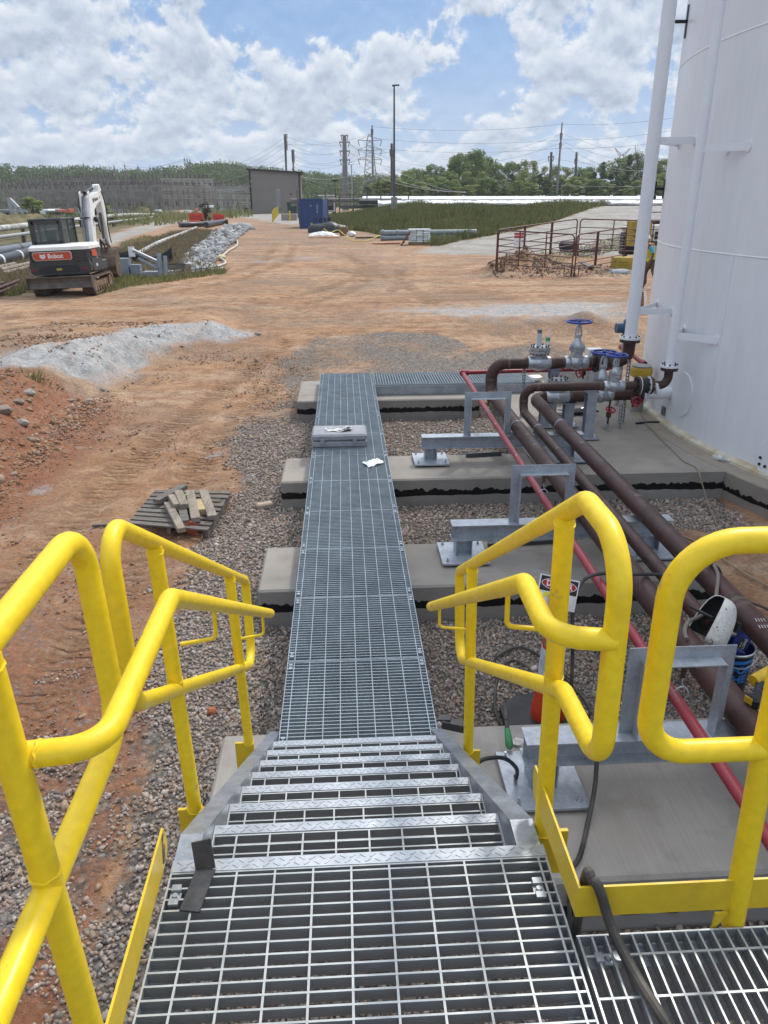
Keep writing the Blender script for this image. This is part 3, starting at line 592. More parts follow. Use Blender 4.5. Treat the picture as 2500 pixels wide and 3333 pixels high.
m = MB(); grating(m, .522, 2.4, -.25, 1.262, LZ - .004, 'y', rods=[1.262 - .055 - .1016 * i for i in range(14)]); m.build('grating_panel', GRATE, sl2, world=True)
m = MB(); clip(m, .578, 1.20, LZ - .004, 'x'); m.build('saddle_clip', GALV, sl2, world=True)
m = MB(); m.b2(.53, 2.4, 1.20, 1.258, LZ - .25, LZ - .04); m.b2(2.30, 2.38, 1.0, 1.08, 0, LZ - .25); m.b2(.53, 2.4, .35, .41, LZ - .25, LZ - .04); m.build('support_channel', GALV, sl2, world=True)

st = thing('staircase', 'galvanised staircase with seven grating treads and channel stringers', 'stairs', (0, 2.5, .52))
for sgn, x0, x1 in ((-1, -.50, -.436), (1, .446, .512)):
    top = [(1.538, 1.690), (1.668, 1.690), (3.70, .425), (3.70, .345), (3.58, .345), (1.60, 1.50), (1.538, 1.50)]
    m = MB(); xo = x0 if sgn < 0 else x1 - .008; m.prism(top, xo + (.0 if sgn < 0 else 0), xo + .008, 'x')     # web on the outside
    def fl(a, b, t=.009): m.prism([(a[0], a[1]), (b[0], b[1]), (b[0], b[1] - t), (a[0], a[1] - t)], x0 if sgn < 0 else x0, x1, 'x')
    fl((1.538, 1.692), (1.668, 1.692)); fl((1.668, 1.692), (3.702, .427)); fl((1.60, 1.509), (3.58, .354)); m.b2(x0, x1, 3.60, 3.705, .341, .350)
    # inside plate that the treads bolt to
    m.prism([(1.545, 1.686), (1.665, 1.686), (3.695, .42), (3.695, .352), (3.58, .352), (1.62, 1.50), (1.545, 1.50)], x1 - .006 if sgn < 0 else x0, x1 if sgn < 0 else x0 + .006, 'x')
    m.build('stringer', GALV, st, world=True)
for k in range(1, 8):
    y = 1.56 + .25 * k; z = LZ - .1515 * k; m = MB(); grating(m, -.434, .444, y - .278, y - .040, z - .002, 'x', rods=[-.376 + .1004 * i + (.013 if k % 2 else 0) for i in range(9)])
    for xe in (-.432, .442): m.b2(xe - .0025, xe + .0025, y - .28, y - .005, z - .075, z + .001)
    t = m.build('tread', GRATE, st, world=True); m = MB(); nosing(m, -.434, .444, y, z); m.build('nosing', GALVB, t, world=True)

ww = thing('walkway', 'straight galvanised grating walkway on the concrete piers', 'walkway', (.03, 8.4, .34))
WZ = .52; seams = [3.425, 4.30, 5.172, 6.051, 6.930, 7.801, 8.69, 9.60, 10.518, 11.475, 12.40, 13.33]
for a, b in zip(seams[:-1], seams[1:]):
    m = MB(); grating(m, -.43, .484, a + .004, b - .004, WZ, 'x', rods=[-.383 + .1016 * i for i in range(8)] + [.442], t=.0055)
    for yy in (a + .0065, b - .0065): m.b2(-.43, .484, yy - .003, yy + .003, WZ - .034, WZ + .001)
    for q in (-.405, .460): clip(m, q, a + .07, WZ); clip(m, q, b - .07, WZ)
    m.build('grating_panel', GRATEW, ww, world=True)
m = MB()
for q0, q1 in ((-.43, -.37), (.424, .484)): m.b2(q0, q1, 3.46, 13.32, .345, .354); m.b2(q0, q1, 3.46, 13.32, .476, .4855); m.b2(q0 if q0 < 0 else q1 - .007, q0 + .007 if q0 < 0 else q1, 3.46, 13.32, .354, .476)
for yy in seams[1:-1]: m.b2(-.42, .474, yy - .03, yy + .03, .36, .47)
m.build('support_channel', GALV, ww, world=True)
w2 = thing('cross_walkway', 'short grating walkway running right from the far end of the long one', 'walkway', (1.9, 12.85, .34))
for a, b in ((.50, 1.40), (1.408, 2.30), (2.308, 3.18)):
    m = MB(); grating(m, a, b, 12.40, 13.29, WZ, 'y', rods=[12.44 + .0508 * i for i in range(17)], pitch=.045, t=.0075); m.build('grating_panel', GRATEW, w2, world=True)
m = MB()
for q0, q1 in ((12.385, 12.445), (13.24, 13.30)): m.b2(.50, 3.18, q0, q1, .345, .354); m.b2(.50, 3.18, q0, q1, .476, .4855); m.b2(.50, 3.18, q0 if q0 < 13 else q1 - .007, q0 + .007 if q0 < 13 else q1, .354, .476)
m.b2(3.12, 3.18, 12.45, 13.23, .345, .48); m.build('support_channel', GALV, w2, world=True)

# ------------------------------------------------------------------ yellow railings
def lean(z): return -.02 * (z - 1.0)
def LSP(y, z, x=-.53): return Vector((x + lean(z), y, z))
def rail(name, label, loc): return thing(name, label, 'railing', loc)
def bead(par, c, r, ax=(0, -.3, 1)):
    ax = Vector(ax).normalized(); u = ax.orthogonal().normalized(); w = ax.cross(u); mb = MB(); mb.tube([c + (u * math.cos(a) + w * math.sin(a)) * (r * 1.0) + ax * .002 * math.sin(a * 7) for a in [2 * math.pi * i / 30 for i in range(30)]], .0026, 6, closed=True); mb.build('weld_bead', YEL, par, True, world=True)
def zt(y): return 2.60 - .604 * (y - 1.759)
def zm(y): return 2.095 - .604 * (y - 1.759)
ls = rail('stair_railing', 'yellow tube railing down the left side of the stairs', (-.53, 2.5, .9))
r = .0232; C4 = [(1.63, zt(1.63)), (3.50, zt(3.50)), (3.44, zm(3.44)), (1.615, zm(1.615))]
m = MB(); m.tube(fillet([LSP(y, z) for y, z in C4], [.07, .06, .09, .09], 8, True), r, 20, closed=True); m.build('rail_loop', YEL, ls, True, world=True)
for y, zb in ((1.995, 1.472), (3.085, .852)):
    m = MB(); m.cyl(LSP(y, zb), LSP(y, zt(y) - .012), r, 20); pst = m.build('post', YEL, ls, True, world=True); bead(pst, LSP(y, zt(y) - .030), r); bead(pst, LSP(y, zm(y) + .036), r); bead(pst, LSP(y, zb + .004), r); m = MB(); m.b2(-.595, -.5025, y - .006, y + .006, zb - .16, zb + .003); m.build('mounting_plate', YEL2, pst, world=True)
rs = rail('stair_railing', 'yellow tube railing down the right side of the stairs', (.55, 2.5, .9))
r = .0242; C4 = [(1.265, 2.752), (1.505, 2.752), (3.30, zt(3.30)), (3.27, zm(3.27)), (1.56, 2.215), (1.268, 2.235)]
m = MB(); m.tube(fillet([LSP(y, z, .553) for y, z in C4], [.13, .08, .05, .09, .08, .085], 10, True), r, 20, closed=True); m.build('rail_loop', YEL, rs, True, world=True)
for y, zb in ((1.65, 1.66), (2.945, .865)):
    m = MB(); m.cyl(LSP(y, zb, .553), LSP(y, zt(y) - .012, .553), r, 20); pst = m.build('post', YEL, rs, True, world=True); bead(pst, LSP(y, zt(y) - .031, .553), r); bead(pst, LSP(y, zm(y) + .037, .553), r); bead(pst, LSP(y, zb + .004, .553), r); m = MB(); m.b2(.5145, .615, y - .006, y + .006, zb - .16, zb + .003); m.build('mounting_plate', YEL2, pst, world=True)
# handrails, held to the posts by bent rods
hz = 2.53; lx = -.412; q = [Vector((-.537, 1.012, hz)), Vector((lx, 1.025, hz)), Vector((lx + .004, 1.53, hz))]; e = q[2] + Vector((.02, 1.66, -1.66 * .604)); q.append(e)
def endtrim(u, v, x):   # where the handrail ends, on its own plane
    d = uray(u, v); return CAM + d * (x / d.x)
m = MB(); m.tube(fillet(q, [0, .075, .06, 0], 8), .0225, 20); m.ball(e, .0224, 8); m.build('handrail', YEL, ls, True, world=True)
hr = 2.55; rx = .398; q = [Vector((.525, 1.262, hr)), Vector((rx, 1.285, hr)), Vector((rx, 1.515, hr))]; e = q[2] + Vector((-.01, 1.68, -1.68 * .604)); q.append(e)
m = MB(); m.tube(fillet(q, [0, .08, .06, 0], 8), .0232, 20); m.ball(e, .0231, 8); m.build('handrail', YEL, rs, True, world=True)
for par, ys_, x0, xh, z0, y0h in ((ls, (1.995, 3.085), -.535, lx, hz, 1.53), (rs, (1.65, 2.945), .545, rx, hr, 1.515)):
    for y in ys_:
        zz = z0 - .604 * (y + .03 - y0h); m = MB(); s = 1 if x0 < 0 else -1
        m.tube(fillet([(x0 + s * .015, y, zz - .115), (xh - s * .004, y + .03, zz - .115), (xh - s * .002, y + .03, zz - .012)], .018, 5), .0068, 10); m.build('handrail_bracket', YEL, par, True, world=True)
lg = rail('guard_railing', 'yellow tube guard railing along the left edge of the landing', (-.54, .5, 1.75))
def LG(y, z): return Vector((-.532 - .035 * (z - 2.2), y, z))
m = MB(); m.tube(fillet([LG(-.6, 2.744), LG(1.446, 2.744), LG(1.432, 2.262), LG(-.6, 2.262)], [0, .10, .09, 0], 8), .0252, 22); m.build('rail_loop', YEL, lg, True, world=True)
m = MB(); m.cyl(LG(.992, 1.60), LG(.992, 2.735), .0252, 22); pst = m.build('post', YEL, lg, True, world=True); bead(pst, LG(.992, 2.712), .0252, (0, 0, 1)); bead(pst, LG(.992, 2.296), .0252, (0, 0, 1)); bead(lg, Vector((-.512, 1.014, 2.53)), .0225, (1, 0, 0))
BURNT = mat('burnt_yellow_plate', (.62, .42, .02), .5, 0, (.60, .41, .02), 4, wear=(.035, .03, .028), wlo=.50, whi=.56, wscale=14)
m = MB(); m.prism([(-.5, 1.742), (1.535, 1.742), (1.56, 1.78), (1.545, 1.838), (-.5, 1.838)], -.512, -.506, 'x'); tp = m.build('toe_plate', YEL2, lg, world=True)
m = MB(); m.prism([(1.50, 1.76), (1.536, 1.743), (1.5585, 1.78), (1.545, 1.836), (1.52, 1.83)], -.5045, -.5058, 'x'); m.build('burnt_tip', BURNT, tp, world=True)
rg = rail('guard_railing', 'yellow tube guard railing across the right side platform', (1.3, 1.29, 1.75))
m = MB(); Y0 = 1.29; m.tube(fillet([(2.4, Y0, 2.748), (.632, Y0, 2.748), (.632, Y0, 2.243), (2.4, Y0, 2.243)], [0, .125, .09, 0], 9), .0262, 22); m.build('rail_loop', YEL, rg, True, world=True)
for px in (.912, 1.9): m = MB(); m.cyl((px + (.01 if px < 1 else 0), Y0, 1.70), (px - .012, Y0, 2.24), .0262, 22); m.cyl((px - .012, Y0, 2.24), (px - .02, Y0, 2.735), .026, 22); m.build('post', YEL, rg, True, world=True)
m = MB(); m.b2(.519, 2.4, 1.278, 1.284, 1.768, 1.862); m.build('toe_plate', YEL2, rg, world=True)
m = MB(); m.prism([(1.285, 1.768), (1.70, 1.745), (1.724, 1.80), (1.715, 1.846), (1.285, 1.8615)], .519, .525, 'x'); m.build('toe_plate', YEL2, rg, world=True)
m = MB(); m.prism([(.86, 1.764), (.89, 1.764), (.86, 1.70)], 1.27, 1.277, 'y'); m.build('gusset', YEL2, rg, world=True)
# ------------------------------------------------------------------ white tank
tank = thing('storage_tank', 'huge white painted steel storage tank on a round concrete base', 'tank', (TC.x, TC.y, .345))
TH = 9.9
TANKW = mat('tank_white', (.78, .79, .80), .42, 0, (.745, .76, .775), .45, .3, .7, .05, 14, fine=.03, fscale=9, stretch=(1, 1, .2), wear=(.64, .62, .58), wlo=.60, whi=.90, wscale=1.3)
m = MB(); m.lathe([(TR, .0), (TR, TH)], 180, None, cap=False); m.lathe([(TR + .04, TH - .02), (TR + .04, TH + .06), (TR - .2, TH + .12), (.02, TH + .9)], 180, None, cap=False); m.build('shell', TANKW, tank, True)
RUSTW = mat('rusty_white', (.62, .58, .47), .6, 0, (.46, .34, .18), 5, .4, .7, .1, 30, wear=(.34, .22, .10), wlo=.60, whi=.75, wscale=4)
m = MB(); m.lathe([(TR + .001, .07), (TR + .025, .05), (TR + .07, .035), (TR + .075, .0)], 180, None, cap=False); m.build('base_chime', RUSTW, tank, True)
m = MB()
for z in (2.385, 4.755, 7.14): m.lathe([(TR, z - .014), (TR + .007, z), (TR, z + .014)], 180, None, cap=False)
for a in (math.pi - .435, math.pi + .52, math.pi + .12): m.box((TR * math.cos(a), TR * math.sin(a), 1.19 if a > 3 else 6), (.012, .03, 2.36), Matrix.Rotation(a, 3, 'Z'))
m.build('weld_seam', TANKW, tank)
def tank_pt(y, z, out=0.0):
    x = TC.x - math.sqrt((TR + out) ** 2 - (y - TC.y) ** 2); return Vector((x, y, z))
def tank_n(y): return (tank_pt(y, 0) - Vector((TC.x, TC.y, 0))).normalized()
def pad(mb, y, z, r, t=.012): p = tank_pt(y, z); nn = tank_n(y); mb.cyl(p - nn * .004, p + nn * t, r, 24)
m = MB(); pad(m, 9.95, .88, .30, .012); m.build('reinforcing_pad', TANKW, tank, True, world=True)
m = MB(); pn = tank_pt(10.35, .80); m.cyl(pn + Vector((.1, 0, 0)), (4.27, 10.35, .80), .084, 20); m.cyl((4.19, 10.35, .80), (4.225, 10.35, .80), .14, 24); m.build('nozzle', WHITE, tank, True, world=True)
def at_tank(u, v):
    d = uray(u, v); a = d.x ** 2 + d.y ** 2; b = -2 * (d.x * TC.x + d.y * TC.y); c = TC.x ** 2 + TC.y ** 2 - TR ** 2; t = (-b - math.sqrt(b * b - 4 * a * c)) / (2 * a); return CAM + d * t
m = MB(); q = at_tank(2162, 1337); nn = (q - Vector((TC.x, TC.y, q.z))).normalized(); tg = Vector((-nn.y, nn.x, 0)); Mx = Matrix((nn, tg, Vector((0, 0, 1)))).transposed(); m.box(q + nn * .012, (.03, .11, .13), Mx, .006); m.build('grounding_plate', plain('dull_plate', (.20, .21, .22), .5, .4), tank, world=True)
m = MB()
for u, v in ((2484, 1488), (2480, 1509), (2498, 1517), (2520, 1475), (2560, 1510)): q = at_tank(u, v); nn = (q - Vector((TC.x, TC.y, q.z))).normalized(); m.cyl(q, q + nn * .05, .018, 6)
m.build('manway_bolts', BOLT, tank, world=True)
m = MB(); q = at_tank(2545, 1500); nn = (q - Vector((TC.x, TC.y, q.z))).normalized(); m.cyl(q - nn * .01, q + nn * .03, .34, 32); m.build('manway_cover', WHITE, tank, world=True)
def floodlight(u, v, lab, s=1.0):
    q = at_tank(u, v); nn = (q - Vector((TC.x, TC.y, q.z))).normalized(); t = thing('floodlight', lab, 'floodlight', q); o = Vector((-1, .1, 0)).normalized()
    m = MB(); m.bar((0, 0, 0), o * .22 * s, .025, .04); m.b2(-.015, .015, -.03, .03, -.2 * s, .2 * s); m.build('arm', BLACKM, t)
    m = MB(); m.box(o * .25 * s + Vector((0, 0, .03)), (.05, .16, .24 * s), None, .01); m.box(o * .23 * s + Vector((0, 0, -.12)), (.07, .08, .05)); m.build('lamp_head', BLACKM, t)
floodlight(2238, 70, 'small black floodlight high on the tank edge against the sky'); floodlight(2163, 615, 'small black bracket lamp on the tank edge before the trees', .7)

# ------------------------------------------------------------------ pipe supports
def ibeam(mb, a, b, w=.15, h=.15, t=.009, up=(0, 0, 1)):
    a, b, up = Vector(a), Vector(b), Vector(up); o = up * (h / 2 - t / 2); mb.bar(a + o, b + o, w, t, up); mb.bar(a - o, b - o, w, t, up); mb.bar(a, b, .007, h - 2 * t, up)
def bolt(mb, x, y, z, s=1.0):
    mb.cyl((x, y, z), (x, y, z + .004), .017 * s, 12); mb.cyl((x, y, z + .004), (x, y, z + .02 * s), .0125 * s, 6); mb.cyl((x, y, z + .02 * s), (x, y, z + .038 * s), .0075 * s, 8)
SUPY = {3.27: 'stair foot', 6.19: 'middle', 8.90: 'far'}
lab = {3.27: 'galvanised beam support on the broomed pier at the stair foot', 6.19: 'galvanised beam support on the pier behind the traffic cone', 8.90: 'galvanised beam support on the pier nearest the manifold'}
for yc in SUPY:
    s = thing('pipe_support', lab[yc], 'pipe support', (1.9, yc, .34), group='galvanised pipe supports')
    xr = 2.75
    for px, nm in ((1.03, 'post'), (xr, 'post')):
        m = MB(); m.b2(px - .21, px + .215, yc - .23, yc + .23, .362, .382, .002); bp = m.build('base_plate', GALVB, s, world=True)
        for dx in (-.165, .165):
            for dy in (-.18, .18): m = MB(); bolt(m, px + dx + .003, yc + dy, .382); m.cyl((px + dx + .003, yc + dy, .342), (px + dx + .003, yc + dy, .383), .012, 8); m.build('anchor_bolt', ZINC, bp, world=True)
        m = MB(); o = .07
        for dx in (-o, o): m.b2(px + dx - .0045, px + dx + .0045, yc - .075, yc + .075, .382, .524)
        m.b2(px - o + .005, px + o - .005, yc - .0035, yc + .0035, .382, .524); m.build('post', GALV, s, world=True)
    m = MB(); ibeam(m, (.918, yc, .60), (2.93, yc, .60)); m.build('beam', GALVB, s, world=True)
    # welded angle frame the red pipe hangs from
    f = .076; x0, x1, z1, t = 1.437, 2.005, 1.208, .0065
    m = MB(); m.prism([(x0, .676), (x0 + f, .676), (x0 + f, z1 - f), (x1 - f, z1 - f), (x1 - f, .676), (x1, .676), (x1, z1), (x0, z1)], yc, yc + t, 'y')
    m.b2(x0 + f - t, x0 + f, yc - f, yc - .0005, .676, z1 - f); m.b2(x1 - f, x1 - f + t, yc - f, yc - .0005, .676, z1 - f); m.b2(x0 + f, x1 - f, yc - f, yc - .0005, z1 - f, z1 - f + t)
    m.build('hanger_frame', GALVB, s, world=True)
    m = MB(); m.cyl((1.72, yc - .04, 1.10), (1.72, yc - .04, 1.05), .014, 8); m.ball((1.72, yc - .04, 1.115), .022, 6); m.build('clamp', DKBROWN if yc < 5 else mat('rusty_clamp', (.16, .06, .03), .7), s, world=True)
    m = MB(); zc = .965; m.tube([(1.72, yc - .04, 1.06), (1.718, yc - .05, zc + .05)], .003, 6); m.tube([(1.718 + .04 * math.cos(a), yc - .055, zc - .01 + .045 * math.sin(a)) for a in [i * math.pi / 8 for i in range(16)]], .0025, 6, closed=True); m.tube([(1.718, yc - .05, zc + .05), (1.75, yc - .07, zc + .01), (1.73, yc - .06, zc - .06)], .0022, 6); m.build('tie_wire', ZINC, s, world=True)
    m = MB()
    for px, pr in ((2.10, .086), (2.366, .059), (2.65, .086)):
        if yc > 8: m.tube([(px - pr, yc, .60)] + [(px + pr * math.cos(a), yc, .675 + pr - .002 + pr * math.sin(a)) for a in [math.pi - i * math.pi / 12 for i in range(13)]] + [(px + pr, yc, .60)], .007, 8)
    if m.v: m.build('u_bolt', GALV, s, True, world=True)
def support_post(x, y, z1, label, w=.13):
    s = thing('support_post', label, 'support post', (x, y, .34)); m = MB(); m.b2(x - .13, x + .13, y - .13, y + .13, .355, .372); bolt(m, x + .1, y - .1, .372); bolt(m, x - .1, y - .1, .372); m.build('base_plate', GALVB, s, world=True)
    m = MB(); ibeam(m, (x, y, .372), (x, y, z1 - .008), w, w, .008, (0, 1, 0)); m.build('post', GALV, s, world=True); m = MB(); m.b2(x - .09, x + .09, y - .09, y + .09, z1 - .008, z1); m.build('cap_plate', GALVB, s, world=True)
support_post(3.27, 9.75, .988, 'tall galvanised post under the front run of the brown manifold'); support_post(3.16, 10.35, .690, 'short galvanised post between the valves of the low run'); support_post(2.82, 10.35, .690, 'short galvanised post under the round bolted check valve'); support_post(3.02, 10.75, 1.092, 'galvanised post under the rear run of the manifold')

# ------------------------------------------------------------------ pipes
def weld(mb, p, ax, r, w=.022):
    p = Vector(p); ax = Vector(ax).normalized(); mb.tube([p - ax * w, p - ax * w * .3, p + ax * w * .3, p + ax * w], [r * 1.004, r * 1.035, r * 1.035, r * 1.004], 24, cap=False)
b1 = thing('brown_pipe', 'thick brown pipe nearest the red one, bending up into the rear run', 'pipe', (2.105, 6, .76), group='brown process pipes')
m = MB(); m.tube(fillet([(2.105, -.3, .761), (2.105, 10.72, .761), (2.105, 10.72, 1.18), (4.088, 10.75, 1.18), (4.088, 10.75, 1.485)], [0, .19, .22, .24, 0], 10), .084, 28); m.build('pipe', BROWN, b1, True, world=True)
m = MB()
for p, a in (((2.105, 10.48, .761), (0, 1, 0)), ((2.105, 10.72, .955), (0, 0, 1)), ((2.34, 10.72, 1.18), (1, 0, 0)), ((2.62, 10.73, 1.18), (1, 0, 0)), ((2.97, 10.73, 1.18), (1, 0, 0)), ((3.14, 10.73, 1.18), (1, 0, 0)), ((3.53, 10.74, 1.18), (1, 0, 0)), ((2.105, 5.05, .761), (0, 1, 0)), ((2.105, 5.12, .761), (0, 1, 0)), ((3.83, 10.745, 1.18), (1, 0, 0))): weld(m, p, a, .084)
m.build('weld_bead', mat('scorched_weld', (.07, .045, .035), .6, .1, (.12, .085, .06), 12), b1, True, world=True)
b2 = thing('brown_pipe', 'thin brown pipe between the two thick ones, bending up into the front run', 'pipe', (2.366, 7, .732), group='brown process pipes')
m = MB(); m.tube(fillet([(2.366, 4.20, .733), (2.366, 9.76, .733), (2.366, 9.76, 1.055), (4.283, 9.75, 1.055), (4.283, 9.75, 1.285)], [0, .13, .16, .165, 0], 10), .057, 24); m.build('pipe', BROWN, b2, True, world=True)
m = MB()
for p, a in (((2.366, 9.60, .733), (0, 1, 0)), ((2.366, 9.76, .88), (0, 0, 1)), ((2.54, 9.76, 1.055), (1, 0, 0)), ((3.38, 9.755, 1.055), (1, 0, 0)), ((3.43, 9.755, 1.055), (1, 0, 0)), ((3.71, 9.755, 1.055), (1, 0, 0)), ((3.80, 9.755, 1.055), (1, 0, 0))): weld(m, p, a, .057)
m.build('weld_bead', MATS['scorched_weld'], b2, True, world=True)
b3 = thing('brown_pipe', 'thick brown pipe nearest the tank, feeding the low run', 'pipe', (2.65, 7, .76), group='brown process pipes')
m = MB(); m.tube(fillet([(2.652, -.3, .761), (2.652, 10.36, .761), (4.20, 10.35, .795)], [0, .20, 0], 10), .084, 28); m.build('pipe', BROWN, b3, True, world=True)
m = MB()
for p, a in (((2.652, 4.33, .761), (0, 1, 0)), ((2.652, 4.40, .761), (0, 1, 0)), ((2.652, 10.14, .761), (0, 1, 0)), ((2.83, 10.36, .762), (1, 0, 0)), ((3.17, 10.35, .775), (1, 0, 0)), ((3.43, 10.35, .78), (1, 0, 0))): weld(m, p, a, .084)
m.build('weld_bead', MATS['scorched_weld'], b3, True, world=True)
CHALK = mat('white_chalk', (.62, .60, .56), .9); m = MB()      # chalk tallies scribbled on the pipe crown
for k, (x, y, s) in enumerate(((2.62, 4.10, 1), (2.66, 3.98, 1), (2.60, 4.02, 1))):
    for j in range(4): m.bar((x + .018 * j - .02, y - .018, .761 + .0855), (x + .018 * j - .014, y + .018, .761 + .0855), .004, .003)
m.bar((2.625, 3.62, .8455), (2.645, 3.72, .8460), .03, .003); m.build('chalk_marks', CHALK, b3, world=True)
rp = thing('red_pipe', 'slim red pipe hung on wires beside the brown pipes', 'pipe', (1.71, 6, .95))
m = MB(); m.tube(fillet([(1.665, -.3, .935), (1.70, 6, .945), (1.748, 11.15, .965), (4.15, 11.3, .965)], [0, 0, .05, 0], 5), .031, 18); m.build('pipe', RED, rp, True, world=True)
m = MB(); m.cyl((1.743, 11.08, .965), (1.748, 11.15, .965), .045, 14); m.cyl((1.748, 11.15, .965), (1.84, 11.155, .965), .045, 14); m.ball((1.748, 11.15, .965), .047, 8); m.build('grooved_elbow', RED, rp, True, world=True)
rp2 = thing('red_pipe', 'short red pipe sloping down beside the tank behind the manifold', 'pipe', (4.2, 11.6, 1.2))
m = MB(); a = atY(2022, 1128, 12.3); b = atY(2098, 1186, 11.5); m.cyl(a, b, .036, 16); m.cyl(a + Vector((0, 0, -.002)), a + (b - a) * .12, .05, 16); m.cyl(b, b + (a - b) * .12, .05, 16); m.cyl(b, Vector((b.x, b.y, .36)), .034, 14); m.build('pipe', RED, rp2, True, world=True)

def flange(mb, mbb, c, ax, r, t, nb=8, br=None):
    c, ax = Vector(c), Vector(ax).normalized(); mb.cyl(c - ax * t / 2, c + ax * t / 2, r, 28); u = ax.orthogonal().normalized(); w = ax.cross(u)
    for k in range(nb):
        q = 2 * math.pi * (k + .5) / nb; p = c + (u * math.cos(q) + w * math.sin(q)) * (br or r * .8); mbb.cyl(p - ax * (t / 2 + .02), p + ax * (t / 2 + .02), .012, 6)
# joints between brown runs and white risers
def joint(name, label, parts, bolts, cat='pipe joint'):
    t = thing(name, label, cat, parts[0][1]); mb = MB()
    for m_, c, ax, r_, th in parts:
        q = MB(); bb = MB(); flange(q, bb, c, ax, r_, th); o = q.build('flange', m_, t, True, world=True); bb.build('bolts', BOLT, o, world=True)
    return t
joint('flanged_joint', 'dark flanged joint at the end of the rear manifold run', [(DKBROWN, (3.62, 10.745, 1.18), (1, 0, 0), .15, .035), (BLACKM, (3.67, 10.745, 1.18), (1, 0, 0), .13, .06), (WHITE, (3.708, 10.745, 1.18), (1, 0, 0), .152, .008), (DKBROWN, (3.74, 10.745, 1.18), (1, 0, 0), .15, .035)], 8)
joint('flanged_joint', 'black rubber expansion joint at the end of the front run', [(DKBROWN, (3.885, 9.752, 1.055), (1, 0, 0), .118, .03), (WHITE, (3.908, 9.752, 1.055), (1, 0, 0), .12, .008), (BLACK, (3.955, 9.752, 1.055), (1, 0, 0), .098, .075), (WHITE, (4.030, 9.752, 1.055), (1, 0, 0), .118, .008), (DKBROWN, (4.055, 9.752, 1.055), (1, 0, 0), .118, .032)], 8)
joint('flanged_joint', 'low dark flange bolted to the white tank nozzle', [(DKBROWN, (4.12, 10.35, .795), (1, 0, 0), .15, .04), (DKBROWN, (4.163, 10.35, .795), (1, 0, 0), .152, .030)], 8)
m = MB(); m.box((4.12, 9.70, 1.02), (.05, .09, .16), Matrix.Rotation(R(-22), 3, 'Y') @ Matrix.Rotation(.3, 3, 'Z'), .01); solo(m, 'paper_tag', plain('paper_white', (.75, .75, .76), .8), 'white paper wrapped round the elbow beside the expansion joint', 'paper')
def riser(x, y, z0, r, fr, label, arms):
    t = thing('white_pipe', label, 'pipe', (x, y, z0)); m = MB(); m.cyl((x, y, z0), (x, y, 9.4), r, 28); m.build('pipe', WHITE, t, True, world=True)
    q = MB(); bb = MB(); flange(q, bb, (x, y, z0 + .018), (0, 0, 1), fr, .03, 8); o = q.build('flange', WHITE, t, True, world=True); bb.build('bolts', BOLT, o, world=True)
    q = MB(); bb = MB(); flange(q, bb, (x, y, z0 - .022), (0, 0, 1), fr * .96, .035, 8); q.build('companion_flange', DKBROWN, t, True, world=True)
    for z, ys2 in arms:
        m = MB()
        for k, yy in enumerate(ys2):
            p = tank_pt(yy, z, .0); a = Vector((x, y, z)); d = (p - a).normalized(); m.bar(a + d * (r - .006), p, .012 if k else .02, .085 if k == 0 else .06); pad(m, yy, z, .062, .012)
        m.build('bracket', WHITE, t, world=True)
riser(4.088, 10.75, 1.495, .086, .148, 'thick white riser pipe standing clear of the tank edge', [(1.88, (10.72, 11.55)), (4.05, (10.72, 11.5))])
riser(4.283, 9.75, 1.292, .058, .115, 'thin white riser pipe running up the face of the tank', [(1.71, (9.32, 10.2)), (3.90, (9.30, 9.72))])

